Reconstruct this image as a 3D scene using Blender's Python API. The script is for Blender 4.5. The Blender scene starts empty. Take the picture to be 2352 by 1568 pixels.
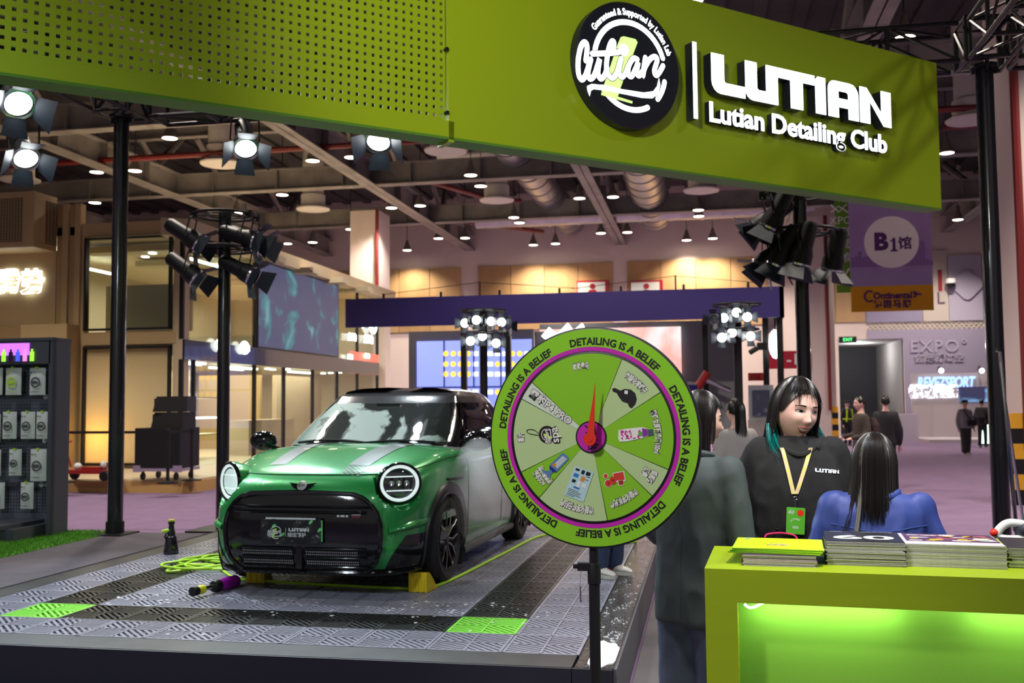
import bpy, bmesh, math, random
from mathutils import Vector, Matrix
random.seed(7)
PI = math.pi
SC = bpy.context.scene
COL = SC.collection
rad = math.radians

# ------------------------------------------------------------------ camera
CAMZ = 1.65
YAW, PITCH, ROLL = rad(10.9), rad(3.6), rad(0.5)
FPX = 2287.0
_f = Vector((-math.sin(YAW) * math.cos(PITCH), math.cos(YAW) * math.cos(PITCH), math.sin(PITCH)))
_r0 = Vector((math.cos(YAW), math.sin(YAW), 0))
_u0 = _r0.cross(_f)
_r = _r0 * math.cos(ROLL) - _u0 * math.sin(ROLL)
_u = _u0 * math.cos(ROLL) + _r0 * math.sin(ROLL)
EYE = Vector((0, 0, CAMZ))
cam = bpy.data.cameras.new('camera')
cam.sensor_width = 36.0
cam.lens = 36.0 * FPX / 2352
cam.clip_end = 300
cam.dof.use_dof = True
cam.dof.focus_distance = 4.0
cam.dof.aperture_fstop = 4.5
camo = bpy.data.objects.new('camera', cam)
camo.matrix_world = Matrix(((_r.x, _u.x, -_f.x, 0), (_r.y, _u.y, -_f.y, 0), (_r.z, _u.z, -_f.z, CAMZ), (0, 0, 0, 1)))
COL.objects.link(camo)
SC.camera = camo

def _ray(px, py):
    return _f + _r * ((px - 1176) / FPX) + _u * ((784 - py) / FPX)
def onz(px, py, z):
    d = _ray(px, py); return EYE + d * ((z - CAMZ) / d.z)
def ony(px, py, y):
    d = _ray(px, py); return EYE + d * (y / d.y)
def onx(px, py, x):
    d = _ray(px, py); return EYE + d * (x / d.x)

# ------------------------------------------------------------------ world, exposure, lights
SC.view_settings.view_transform = 'Standard'
SC.view_settings.look = 'None'
SC.view_settings.exposure = 0.35
SC.view_settings.gamma = 1.0
SC.view_settings.use_curve_mapping = False
wd = bpy.data.worlds.new('hall_light'); SC.world = wd
wd.use_nodes = True
wd.node_tree.nodes['Background'].inputs[0].default_value = (1.0, 0.93, 0.92, 1)
wd.node_tree.nodes['Background'].inputs[1].default_value = 0.20

def aim(o, src, dst):
    o.location = src
    o.rotation_euler = (Vector(dst) - Vector(src)).to_track_quat('-Z', 'Y').to_euler()
def spot(src, dst, watts, color=(1, 1, 1), cone=60, blend=0.6, radius=0.12, name='front_fill'):
    l = bpy.data.lights.new(name, 'SPOT')
    l.energy = watts; l.color = color; l.spot_size = rad(cone); l.spot_blend = blend; l.shadow_soft_size = radius
    o = bpy.data.objects.new(name, l); COL.objects.link(o); aim(o, src, dst)
    return o
COOL = (0.80, 0.92, 1.0); WARM = (1.0, 0.88, 0.76); NEUT = (1.0, 0.96, 0.92)
# unseen booth-front spots, added to light the wheel, counter, fascia and faces
spot((-2.2, 0.9, 4.6), (-0.5, 3.8, 1.4), 400, NEUT, 34, 0.7, 0.2)
spot((0.9, 3.75, 4.9), (0.8, 4.25, 1.0), 470, NEUT, 66, 0.8, 0.2)
spot((-1.2, 1.4, 4.9), (-0.75, 6.4, 3.5), 460, NEUT, 56, 1.0, 0.2)
spot((-5.2, 0.6, 4.6), (-3.6, 4.6, 3.7), 190, COOL, 60, 1.0, 0.2)
spot((-4.6, 0.8, 4.2), (-4.6, 6.5, 0.5), 300, COOL, 75, 0.8, 0.2)
spot((-0.2, 2.9, 4.5), (0.42, 4.65, 1.55), 260, NEUT, 38, 0.8, 0.25)  # narrow fill added for the hoodie woman's face
spot((2.9, 3.2, 4.2), (0.55, 4.7, 1.3), 150, COOL, 60, 0.8, 0.15)
# hall pendants out of the frame, behind and beside the camera, and above the nearer aisles
for (x, y) in ((-15, 6), (-8, 6), (7, 6), (14, 6), (-15, 14), (-8, 14), (7, 14), (14, 14), (0, -6), (-8, -6), (8, -6), (-20, 20), (-3, 20), (5, 20), (12, 20), (0, 13)):
    spot((x, y, 9.0), (x, y, 0), 1500 if y > 8 else 650, WARM if y > 12 else NEUT, 120, 0.5, 0.25, 'hall_light')

# ------------------------------------------------------------------ materials
MATS = {}
def _n(nt, typ, x=0, y=0):
    n = nt.nodes.new(typ); n.location = (x, y); return n
def mat(name, col, rough=0.5, metal=0.0, emit=0.0, ecol=None, coat=0.0, var=0.0, vscale=20.0, bump=0.0, bscale=60.0, spec=0.5, trans=0.0, ior=1.45, alpha=1.0, stretch=None, col2=None):
    """principled material; var mixes towards col2 (or a darker tone) with noise, bump adds fine relief"""
    if name in MATS: return MATS[name]
    m = bpy.data.materials.new(name); m.use_nodes = True
    nt = m.node_tree; b = nt.nodes['Principled BSDF']
    c = (*col, 1)
    b.inputs['Base Color'].default_value = c
    b.inputs['Roughness'].default_value = rough
    b.inputs['Metallic'].default_value = metal
    b.inputs['Specular IOR Level'].default_value = spec
    b.inputs['Coat Weight'].default_value = coat
    b.inputs['Coat Roughness'].default_value = 0.05
    b.inputs['Transmission Weight'].default_value = trans
    b.inputs['IOR'].default_value = ior
    b.inputs['Alpha'].default_value = alpha
    if emit:
        b.inputs['Emission Color'].default_value = (*(ecol or col), 1)
        b.inputs['Emission Strength'].default_value = emit
    if var or bump:
        tc = _n(nt, 'ShaderNodeTexCoord', -900); mp = _n(nt, 'ShaderNodeMapping', -720)
        nt.links.new(tc.outputs['Object'], mp.inputs[0])
        if stretch: mp.inputs['Scale'].default_value = stretch
    if var:
        nz = _n(nt, 'ShaderNodeTexNoise', -540, 100); nz.inputs['Scale'].default_value = vscale; nz.inputs['Detail'].default_value = 5
        nt.links.new(mp.outputs[0], nz.inputs['Vector'])
        rp = _n(nt, 'ShaderNodeValToRGB', -360, 100)
        rp.color_ramp.elements[0].position = 0.35; rp.color_ramp.elements[1].position = 0.68
        d = col2 or tuple(k * (1 - var) for k in col)
        rp.color_ramp.elements[0].color = (*d, 1); rp.color_ramp.elements[1].color = c
        nt.links.new(nz.outputs['Fac'], rp.inputs[0]); nt.links.new(rp.outputs[0], b.inputs['Base Color'])
    if bump:
        nb = _n(nt, 'ShaderNodeTexNoise', -540, -200); nb.inputs['Scale'].default_value = bscale; nb.inputs['Detail'].default_value = 3
        nt.links.new(mp.outputs[0], nb.inputs['Vector'])
        bp = _n(nt, 'ShaderNodeBump', -200, -200); bp.inputs['Strength'].default_value = bump; bp.inputs['Distance'].default_value = 0.01
        nt.links.new(nb.outputs['Fac'], bp.inputs['Height']); nt.links.new(bp.outputs[0], b.inputs['Normal'])
    MATS[name] = m
    return m
def emat(name, col, strength):
    return mat(name, col, 0.6, emit=strength)
def glassmat(name, tint, gloss=0.12, rough=0.02, edge=0.6):
    """thin clear sheet: mostly see-through with a tint, plus a mirror reflection that grows at grazing angles"""
    if name in MATS: return MATS[name]
    m = bpy.data.materials.new(name); m.use_nodes = True; nt = m.node_tree
    for n in list(nt.nodes): nt.nodes.remove(n)
    out = _n(nt, 'ShaderNodeOutputMaterial', 400); mx = _n(nt, 'ShaderNodeMixShader', 200)
    tr = _n(nt, 'ShaderNodeBsdfTransparent'); gl = _n(nt, 'ShaderNodeBsdfGlossy', 0, -150)
    lw = _n(nt, 'ShaderNodeLayerWeight', -200, 200); mr = _n(nt, 'ShaderNodeMapRange', 0, 200)
    lw.inputs[0].default_value = 0.25
    tr.inputs[0].default_value = (*tint, 1); gl.inputs['Roughness'].default_value = rough
    mr.inputs[3].default_value = gloss; mr.inputs[4].default_value = min(1, gloss + edge)
    nt.links.new(lw.outputs['Facing'], mr.inputs[0]); nt.links.new(mr.outputs[0], mx.inputs[0])
    nt.links.new(tr.outputs[0], mx.inputs[1]); nt.links.new(gl.outputs[0], mx.inputs[2]); nt.links.new(mx.outputs[0], out.inputs[0])
    MATS[name] = m
    return m

# ------------------------------------------------------------------ mesh helpers
def frame(o, x, y):
    """matrix with origin o, local x along x, local y along y (made square), z = x cross y"""
    x = Vector(x).normalized(); z = x.cross(Vector(y)).normalized(); y = z.cross(x)
    return Matrix(((x.x, y.x, z.x, o[0]), (x.y, y.y, z.y, o[1]), (x.z, y.z, z.z, o[2]), (0, 0, 0, 1)))
def T(x=0, y=0, z=0): return Matrix.Translation((x, y, z))
def R(a, ax='Z'): return Matrix.Rotation(a, 4, ax)
class MB:
    def __init__(s): s.v = []; s.f = []; s.m = []; s.sm = []
    def add(s, vs, fs, M=None, mi=0, smooth=False):
        k = len(s.v)
        if M is not None: vs = [M @ Vector(p) for p in vs]
        s.v.extend([tuple(p) for p in vs])
        for f in fs: s.f.append(tuple(i + k for i in f)); s.m.append(mi); s.sm.append(smooth)
        return s
    def box(s, c, d, M=None, mi=0):
        x, y, z = c; a, b, e = d[0] / 2, d[1] / 2, d[2] / 2
        vs = [(x + i * a, y + j * b, z + k * e) for k in (-1, 1) for j in (-1, 1) for i in (-1, 1)]
        return s.add(vs, [(0, 2, 3, 1), (4, 5, 7, 6), (0, 1, 5, 4), (2, 6, 7, 3), (0, 4, 6, 2), (1, 3, 7, 5)], M, mi)
    def bevbox(s, c, d, r, M=None, mi=0):
        """box whose corners in plan (local x, z) are chamfer-rounded"""
        x, y, z = c; a, e = d[0] / 2, d[2] / 2
        pts = rrect(d[0], d[2], r, 4)
        return s.prism([(p[0], p[1]) for p in pts], d[1], (M or Matrix()) @ T(x, y + d[1] / 2, z) @ R(PI / 2, 'X'), mi)
    def prism(s, pts, h, M=None, mi=0, smooth=False):
        """polygon in local xy, extruded 0..h along z"""
        n = len(pts)
        vs = [(p[0], p[1], 0) for p in pts] + [(p[0], p[1], h) for p in pts]
        fs = [tuple(range(n - 1, -1, -1)), tuple(range(n, 2 * n))]
        s.add(vs, fs, M, mi)
        k = len(s.v) - 2 * n
        for i in range(n):
            j = (i + 1) % n
            s.f.append((k + i, k + j, k + n + j, k + n + i)); s.m.append(mi); s.sm.append(smooth)
        return s
    def lathe(s, prof, n=24, M=None, mi=0, smooth=True, close=True):
        """profile [(r, z)] turned about local z"""
        vs = []; fs = []
        for r, z in prof:
            for i in range(n):
                a = 2 * PI * i / n; vs.append((r * math.cos(a), r * math.sin(a), z))
        for k in range(len(prof) - 1):
            for i in range(n):
                j = (i + 1) % n; fs.append((k * n + i, k * n + j, (k + 1) * n + j, (k + 1) * n + i))
        if close:
            if prof[0][0] > 1e-6: fs.append(tuple(range(n - 1, -1, -1)))
            if prof[-1][0] > 1e-6: fs.append(tuple((len(prof) - 1) * n + i for i in range(n)))
        return s.add(vs, fs, M, mi, smooth)
    def cyl(s, p, q, r, r2=None, n=12, mi=0, smooth=True):
        p, q = Vector(p), Vector(q); d = q - p
        if d.length < 1e-6: return s
        M = Matrix.Translation(p) @ d.to_track_quat('Z', 'Y').to_matrix().to_4x4()
        return s.lathe([(r, 0), (r if r2 is None else r2, d.length)], n, M, mi, smooth)
    def tube(s, pts, r, n=8, closed=False, mi=0, cap=True):
        """round bar along points; r is a number or one per point"""
        pts = [Vector(p) for p in pts]; N = len(pts)
        vs = []; fs = []; prev = None
        for i, p in enumerate(pts):
            a = pts[(i - 1) % N] if (closed or i > 0) else p
            b = pts[(i + 1) % N] if (closed or i < N - 1) else p
            t = (b - a).normalized()
            if prev is None:
                u = t.cross(Vector((0, 0, 1)))
                if u.length < 0.1: u = t.cross(Vector((1, 0, 0)))
            else: u = prev - t * prev.dot(t)
            u.normalize(); prev = u; w = t.cross(u)
            rr = r[i] if isinstance(r, (list, tuple)) else r
            for k in range(n):
                ang = 2 * PI * k / n; vs.append(p + u * (rr * math.cos(ang)) + w * (rr * math.sin(ang)))
        for i in range(N if closed else N - 1):
            j = (i + 1) % N
            for k in range(n):
                l = (k + 1) % n; fs.append((i * n + k, i * n + l, j * n + l, j * n + k))
        if cap and not closed:
            fs.append(tuple(range(n - 1, -1, -1))); fs.append(tuple((N - 1) * n + k for k in range(n)))
        return s.add(vs, fs, None, mi, True)
    def grid(s, fn, nu, nv, M=None, mi=0, smooth=True, closeu=False, flip=False):
        vs = [fn(i / (nu if closeu else nu - 1), j / (nv - 1)) for j in range(nv) for i in range(nu)]
        fs = []
        for j in range(nv - 1):
            for i in range(nu if closeu else nu - 1):
                k = (i + 1) % nu
                q = (j * nu + i, j * nu + k, (j + 1) * nu + k, (j + 1) * nu + i)
                fs.append(q[::-1] if flip else q)
        return s.add(vs, fs, M, mi, smooth)
    def ball(s, c, r, n=16, M=None, mi=0):
        rx, ry, rz = r if isinstance(r, (tuple, list)) else (r, r, r)
        return s.grid(lambda u, v: (c[0] + rx * math.cos(2 * PI * u) * math.sin(PI * v), c[1] + ry * math.sin(2 * PI * u) * math.sin(PI * v), c[2] - rz * math.cos(PI * v)), n, max(6, n // 2 + 1), M, mi, True, True)
    def text(s, body, size, M, depth=0.0, bold=0.0, align='CENTER', mi=0, sx=1.0, shear=0.0, spacing=1.0):
        vs, fs = text_geo(body, size, depth, bold, align, shear, spacing)
        return s.add([(p[0] * sx, p[1], p[2]) for p in vs], fs, M, mi)
    def build(s, name, m, parent=None, loc=None):
        me = bpy.data.meshes.new(name)
        me.from_pydata(s.v, [], s.f)
        for k in (m if isinstance(m, (list, tuple)) else [m]): me.materials.append(k)
        me.polygons.foreach_set('use_smooth', s.sm)
        if any(s.m): me.polygons.foreach_set('material_index', s.m)
        me.update()
        if any(s.sm): me.set_sharp_from_angle(angle=rad(38))
        o = bpy.data.objects.new(name, me); COL.objects.link(o)
        if parent: o.parent = parent
        if loc: o.location = loc
        return o
_tc = {}
def text_geo(body, size, depth=0.0, bold=0.0, align='CENTER', shear=0.0, spacing=1.0):
    k = (body, size, depth, bold, align, shear, spacing)
    if k in _tc: return _tc[k]
    c = bpy.data.curves.new('t', 'FONT'); c.body = body; c.size = size; c.extrude = depth / 2; c.offset = bold
    c.align_x = align; c.align_y = 'CENTER'; c.resolution_u = 3; c.shear = shear; c.space_character = spacing
    o = bpy.data.objects.new('t', c); COL.objects.link(o)
    me = bpy.data.meshes.new_from_object(o.evaluated_get(bpy.context.evaluated_depsgraph_get()))
    vs = [tuple(v.co) for v in me.vertices]; fs = [tuple(p.vertices) for p in me.polygons]
    bpy.data.objects.remove(o); bpy.data.curves.remove(c); bpy.data.meshes.remove(me)
    _tc[k] = (vs, fs)
    return vs, fs
def rrect(w, h, r, n=5):
    pts = []
    for cx, cy, a0 in ((w / 2 - r, h / 2 - r, 0), (-w / 2 + r, h / 2 - r, 90), (-w / 2 + r, -h / 2 + r, 180), (w / 2 - r, -h / 2 + r, 270)):
        for i in range(n + 1):
            a = rad(a0 + 90 * i / n); pts.append((cx + r * math.cos(a), cy + r * math.sin(a)))
    return pts
def circle(r, n=32, a0=0): return [(r * math.cos(a0 + 2 * PI * i / n), r * math.sin(a0 + 2 * PI * i / n)) for i in range(n)]
def spline(pts, n=6, closed=False):
    """Catmull-Rom through points (any dimension)"""
    pts = [Vector(p) for p in pts]; N = len(pts); out = []
    for i in range(N if closed else N - 1):
        g = lambda k: pts[k % N] if closed else pts[max(0, min(N - 1, k))]
        p0, p1, p2, p3 = g(i - 1), g(i), g(i + 1), g(i + 2)
        for j in range(n):
            t = j / n
            out.append(0.5 * ((2 * p1) + (p2 - p0) * t + (2 * p0 - 5 * p1 + 4 * p2 - p3) * t * t + (3 * p1 - p0 - 3 * p2 + p3) * t ** 3))
    if not closed: out.append(pts[-1])
    return out
def lerp(a, b, t): return a + (b - a) * t
def sstep(a, b, x):
    t = max(0, min(1, (x - a) / (b - a))); return t * t * (3 - 2 * t)
def interp(tab, x):
    if x <= tab[0][0]: return tab[0][1]
    for (a, p), (b, q) in zip(tab, tab[1:]):
        if x <= b: return p + (q - p) * (x - a) / (b - a)
    return tab[-1][1]

# ------------------------------------------------------------------ object helpers
def tag(o, label, cat=None, group=None, kind=None):
    o['label'] = label
    if cat: o['category'] = cat
    if group: o['group'] = group
    if kind: o['kind'] = kind
    return o
def thing(name, label, cat, loc=(0, 0, 0), rotz=0.0, group=None):
    o = bpy.data.objects.new(name, None); COL.objects.link(o)
    o.empty_display_size = 0.1
    o.location = loc; o.rotation_euler = (0, 0, rotz)
    return tag(o, label, cat, group)
def struct(name, mb, m, label):
    o = mb.build(name, m); return tag(o, label, 'structure', None, 'structure')
_kids = {}
def dup(o, parent=None, loc=None, rot=None, label=None):
    """copy a thing with its parts and their sub-parts"""
    c = o.copy(); COL.objects.link(c)
    if parent: c.parent = parent
    if loc is not None: c.location = loc
    if rot is not None: c.rotation_euler = rot
    if label: c['label'] = label
    for ch in o.children: dup(ch, c)
    return c
def copy_part(o, parent, loc=None, rot=None):
    c = o.copy(); COL.objects.link(c); c.parent = parent
    if loc is not None: c.location = loc
    if rot is not None: c.rotation_euler = rot
    return c
# ================================================================== HALL SHELL
M_carpet = mat('purple_carpet', (0.22, 0.15, 0.25), 0.95, var=0.12, vscale=3, bump=0.3, bscale=400, spec=0.1)
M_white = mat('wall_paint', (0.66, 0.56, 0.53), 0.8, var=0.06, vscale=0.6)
M_wood = mat('wood_cladding', (0.42, 0.26, 0.12), 0.6, var=0.15, vscale=2, stretch=(1, 1, 0.2))
M_wood2 = mat('wood_cladding_pale', (0.47, 0.30, 0.15), 0.6, var=0.12, vscale=2, stretch=(1, 1, 0.2))
M_lilac = mat('lilac_paint', (0.34, 0.30, 0.42), 0.8)
M_lilac2 = mat('lilac_panel_dark', (0.27, 0.24, 0.37), 0.7)
M_lilac3 = mat('lilac_panel_pale', (0.42, 0.38, 0.50), 0.7)
M_beige = mat('beige_panel', (0.50, 0.44, 0.40), 0.7)
M_steel = mat('painted_steel', (0.27, 0.25, 0.24), 0.55, var=0.35, vscale=1.2)
M_deck = mat('roof_deck', (0.07, 0.066, 0.066), 0.8, var=0.4, vscale=0.7)
M_duct = mat('galvanised_duct', (0.42, 0.42, 0.43), 0.35, 0.85, var=0.2, vscale=2)
M_drum = mat('diffuser_white', (0.55, 0.52, 0.49), 0.6)
M_redpipe = mat('red_pipe', (0.17, 0.018, 0.018), 0.45)
M_black = mat('black_metal', (0.010, 0.010, 0.012), 0.5, spec=0.35)
M_blackgloss = mat('black_gloss_paint', (0.012, 0.012, 0.016), 0.22, coat=0.4)
M_dark = mat('dark_void', (0.012, 0.012, 0.014), 0.9)
M_shutter = mat('roller_shutter', (0.05, 0.05, 0.055), 0.6)
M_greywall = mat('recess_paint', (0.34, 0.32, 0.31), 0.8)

# floor of the hall, top at z = 0
struct('floor', MB().box((0, 25, -0.05), (90, 74, 0.1)), M_carpet, 'mauve exhibition carpet covering the hall floor')
WY = 46.8
wl = MB()
DX0, DX1, DZ = 5.97, 8.75, 4.42
wl.box((-13.5, WY + 0.2, 6), (38.94, 0.4, 12)); wl.box(((DX1 + 30) / 2, WY + 0.2, 6), (30 - DX1, 0.4, 12)); wl.box(((DX0 + DX1) / 2, WY + 0.2, (DZ + 12) / 2), (DX1 - DX0, 0.4, 12 - DZ))
wall = struct('wall_back', wl, M_white, 'pale pink far end wall of the hall with wooden cladding')
# pilasters, cladding panels, lilac field: each panel a piece of the wall
for x0, x1, n in ((-24, -11.5, 8), (-10.66, -4.13, 4), (-3.48, 2.9, 4), (4.6, 7.16, 2)):
    w = (x1 - x0) / n
    for i in range(n):
        MB().box((x0 + w * (i + 0.5), WY - 0.04, 6.75), (w - 0.03, 0.08, 3.1)).build('panel', M_wood2 if i % 2 else M_wood, wall)
for x0, x1, m, z0, z1 in ((7.2, 9.55, M_lilac2, 5.15, 8.06), (9.6, 10.66, M_beige, 5.15, 8.3), (10.7, 12.1, M_lilac3, 5.15, 8.06), (12.13, 14.6, M_lilac2, 5.15, 8.06), (14.64, 17, M_lilac3, 5.15, 8.06)):
    MB().box(((x0 + x1) / 2, WY - 0.05, (z0 + z1) / 2), (x1 - x0, 0.1, z1 - z0)).build('panel', m, wall)
lm = MB(); lm.box(((DX1 + 26) / 2, WY - 0.02, 2.4), (26 - DX1, 0.04, 4.8)); lm.box(((7.2 + DX1) / 2, WY - 0.02, (DZ + 4.8) / 2), (DX1 - 7.2, 0.04, 4.8 - DZ))
lm.build('lilac_field', M_lilac, wall)
pb = MB()
for j in range(3):
    for i in range(70):
        x = 7.3 + i * 0.2 + (j % 2) * 0.1
        pb.lathe([(0.075, 0), (0.06, 0.03)], 6, frame((x, WY - 0.02, 4.88 + j * 0.12), (1, 0, 0), (0, 0, 1)))
pb.build('dimple_band', M_beige, wall)['kind'] = 'stuff'
# wall lettering and shapes
MB().text('1', 1.3, frame((10.35, WY - 0.12, 6.9), (1, 0, 0), (0, 0, 1)), 0.03, 0.02).build('numeral', mat('deep_red_print', (0.33, 0.01, 0.03), 0.5), wall)
MB().text('L', 0.75, frame((10.35, WY - 0.12, 6.15), (1, 0, 0), (0, 0, 1)), 0.03).build('letter', mat('dark_print', (0.10, 0.06, 0.12), 0.5), wall)
ex = MB().text('EXPO°', 0.75, frame((10.2, WY - 0.06, 4.02), (1, 0, 0), (0, 0, 1)), 0.08, 0.01, spacing=1.15)
ex.text('会展新时空', 0.42, frame((10.2, WY - 0.06, 3.5), (1, 0, 0), (0, 0, 1)), 0.08, 0.01)
ex.build('raised_lettering', M_lilac3, wall)
for px in (2220, 2305):
    c = ony(px, 655, WY - 0.1); d = MB().prism(rrect(1.05, 1.05, 0.25), 0.1, frame(c, (1, 0, 0), (0, 0, 1)) @ R(PI / 4) @ T(0, 0, 0)); d.build('diamond_plaque', M_lilac3, wall)
# the door recess with its shutter
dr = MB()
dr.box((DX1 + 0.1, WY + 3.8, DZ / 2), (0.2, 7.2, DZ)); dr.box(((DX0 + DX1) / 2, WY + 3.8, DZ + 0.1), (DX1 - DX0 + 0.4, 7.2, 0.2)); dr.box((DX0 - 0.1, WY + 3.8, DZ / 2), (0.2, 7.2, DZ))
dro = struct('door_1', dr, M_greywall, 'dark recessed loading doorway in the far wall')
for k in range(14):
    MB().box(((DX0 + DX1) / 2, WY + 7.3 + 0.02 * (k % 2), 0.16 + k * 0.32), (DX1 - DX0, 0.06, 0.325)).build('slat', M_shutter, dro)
spot((7.6, 37.5, 8.9), (7.6, 50, 1.5), 900, WARM, 60, 0.7, 0.2, 'lamp_or_fill')  # unseen spot without a fixture, added to throw light into the recess
_pl = bpy.data.lights.new('recess_fill', 'POINT'); _pl.energy = 130; _pl.shadow_soft_size = 0.2; _o = bpy.data.objects.new('recess_fill', _pl); COL.objects.link(_o); _o.location = (7.3, WY + 3.2, 4.1)  # unseen point light added to lift the dark recess
es = thing('exit_sign', 'green lit exit sign above the dark far doorway', 'sign', ony(1947, 780, WY - 0.035))
MB().box((0, 0, 0), (0.75, 0.06, 0.28)).build('sign_box', M_black, es)
MB().text('EXIT', 0.2, frame((0, -0.035, 0), (1, 0, 0), (0, 0, 1)), 0.01).build('lettering', emat('exit_green', (0.1, 0.9, 0.25), 1.6), es)
# hidden side walls keep the hall closed
struct('wall_left', MB().box((-33, 20, 6), (0.3, 80, 12)), M_white, 'left side wall of the hall, beyond the tan stand')
struct('wall_right', MB().box((30, 20, 6), (0.3, 80, 12)), M_white, 'right side wall of the hall')
# roof deck with ribs
ck = MB(); ck.box((0, 25, 11.9), (90, 74, 0.2))
for i in range(60):
    ck.box((-32 + i * 1.05, 27, 11.74), (0.35, 44, 0.12))
struct('ceiling', ck, M_deck, 'dark ribbed metal roof deck high above the hall')

def ibeam(mb, p, q, h=0.75, w=0.42, t=0.04):
    p, q = Vector(p), Vector(q); d = q - p; L = d.length
    F = frame(p, d, (0, 0, 1))       # local x along the beam, y up, z sideways
    mb.box((L / 2, t / 2, 0), (L, t, w), F); mb.box((L / 2, h - t / 2, 0), (L, t, w), F); mb.box((L / 2, h / 2, 0), (L, h, 0.03), F)
    k = 1.2
    while k < L:
        mb.box((k, h / 2, 0), (0.03, h, w * 0.95), F); k += 2.4
ZB = 9.1
bl = 'grey steel roof beam of the hall'
for x, y0, y1 in ((-18.3, 12, WY), (-11.05, 12, WY), (-3.72, 12, WY), (3.5, 12, WY), (10.75, 12, WY), (-25.5, 12, WY)):
    b = MB(); ibeam(b, (x, y0, ZB), (x, y1, ZB), 0.8, 0.5); struct('beam', b, M_steel, bl + ' running towards the far wall')
for y in (23.9, 32.1, 39.4):
    b = MB(); ibeam(b, (-30, y, ZB + 0.02), (26, y, ZB + 0.02), 0.75, 0.4); struct('beam', b, M_steel, bl + ' crossing the hall')
for y in (29.4, 37.6, 44.6):
    b = MB(); ibeam(b, (-30, y, 10.4), (26, y, 10.4), 0.4, 0.25); struct('beam', b, M_steel, 'slim purlin crossing under the roof deck')
# inclined truss members under the roof
for i, x in enumerate((-18.3, -11.05, -3.72, 3.5, 10.75)):
    for k in range(5):
        y = 20 + k * 5.4
        b = MB(); b.tube([(x, y, ZB + 0.8), (x + (0.6 if k % 2 else -0.6), y + 2.7, 11.6)], 0.13, 6); b.tube([(x, y + 5.4, ZB + 0.8), (x, y + 2.7, 11.6)], 0.11, 6)
        struct('roof_brace', b, M_steel, 'inclined brace between a roof beam and the deck')
# columns
def column(x0, x1, y0, y1, lab):
    b = MB(); b.box(((x0 + x1) / 2, (y0 + y1) / 2, 4.6), (x1 - x0, y1 - y0, 9.2))
    return struct('column', b, M_white, lab)
c1 = column(-13.4, -12.25, 36.5, 37.9, 'pale square hall column behind the tan two storey stand')
c2 = column(3.9, 5.22, 41.9, 43.2, 'pale square hall column beside the hanging hall banner')
c3 = column(4.93, 6.3, 17.0, 18.4, 'pale square hall column at the end of the aisle, beside the black truss post')
for c, x, y in ((c2, 5.24, 41.87), (c3, 4.95, 16.97)):
    for k in range(6): MB().box((x - 0.1, y + 0.02, 0.12 + 0.24 * k), (0.24, 0.08, 0.24)).build('guard_band', mat('guard_yellow', (0.7, 0.35, 0.02), 0.5) if k % 2 else M_black, c)
for c, x, y, z0 in ((c1, -12.28, 36.42, 2.0), (c2, 4.95, 41.82, 1.3), (c3, 4.98, 16.95, 1.0)):
    MB().tube([(x, y, z0), (x, y, 9.2)], 0.07, 8).build('pipe', M_redpipe, c)
# ducts
for (a, b_, r) in (((-9.5, 41.5, 9.75), (4.5, 41.5, 9.75), 0.55), ((-6.0, 30, 10.1), (-6.0, 46, 10.1), 0.62), ((-2.0, 30, 10.0), (-2.0, 44, 10.0), 0.75), ((-9, 33.5, 10.6), (-3, 33.5, 10.6), 0.5)):
    d = MB(); d.cyl(a, b_, r, n=20)
    A, B = Vector(a), Vector(b_); n = int((B - A).length / 1.2)
    for k in range(n): p = A.lerp(B, (k + 0.5) / n); e = (B - A).normalized() * 0.04; d.cyl(p - e, p + e, r + 0.03, n=20)
    struct('duct', d, M_duct, 'round galvanised air duct under the roof')
for pts in ([(-30, 27.5, 9.3), (26, 27.5, 9.3)], [(-9.7, 33, 9.55), (-8.0, 37.5, 9.6), (-6.9, 38, 9.6)], [(-9.7, 41, 9.4), (-7, 44, 9.4)], [(7, 30.5, 9.6), (12, 30.5, 9.6)]):
    struct('sprinkler_pipe', MB().tube(pts, 0.09, 8), M_redpipe, 'dull red sprinkler pipe under the roof')

# pendant lamps
L_shade = mat('lamp_shade', (0.16, 0.14, 0.12), 0.4); L_lens = emat('lamp_lens', (1.0, 0.86, 0.66), 14)
pl = thing('pendant_lamp', 'round hall pendant lamp glowing warm white under the roof beams', 'lamp', (0, 0, 0), 0, 'hall pendant lamps')
MB().lathe([(0.05, 0.5), (0.07, 0.42), (0.10, 0.3), (0.16, 0.16), (0.215, 0.0), (0.205, 0.0)], 20, close=False).build('lamp_shade', L_shade, pl)
MB().lathe([(0.20, 0.008), (0.12, -0.01), (0.0, -0.016)], 20).build('lens', L_lens, pl)
MB().cyl((0, 0, 0.5), (0, 0, 2.76), 0.014, n=6).build('cord', M_black, pl)
LAMPS = [(390, 318), (222, 396), (310, 393), (218, 466), (648, 448), (718, 370), (807, 362), (482, 494), (544, 490), (660, 560), (718, 557), (805, 527), (899, 478), (965, 473), (1007, 548), (1068, 547), (935, 575), (1081, 403), (1104, 428), (1180, 500), (1193, 512), (1225, 563), (1276, 560), (1331, 456), (1408, 453), (1380, 536), (1441, 534), (1577, 552), (1637, 548), (1603, 405), (1604, 483), (1605, 497), (1773, 521), (2175, 352), (2200, 505), (2078, 88), (2323, 415), (1590, 2)]
WALL_L = {(935, 575), (1225, 563), (1276, 560), (1577, 552), (1637, 548)}
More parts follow.
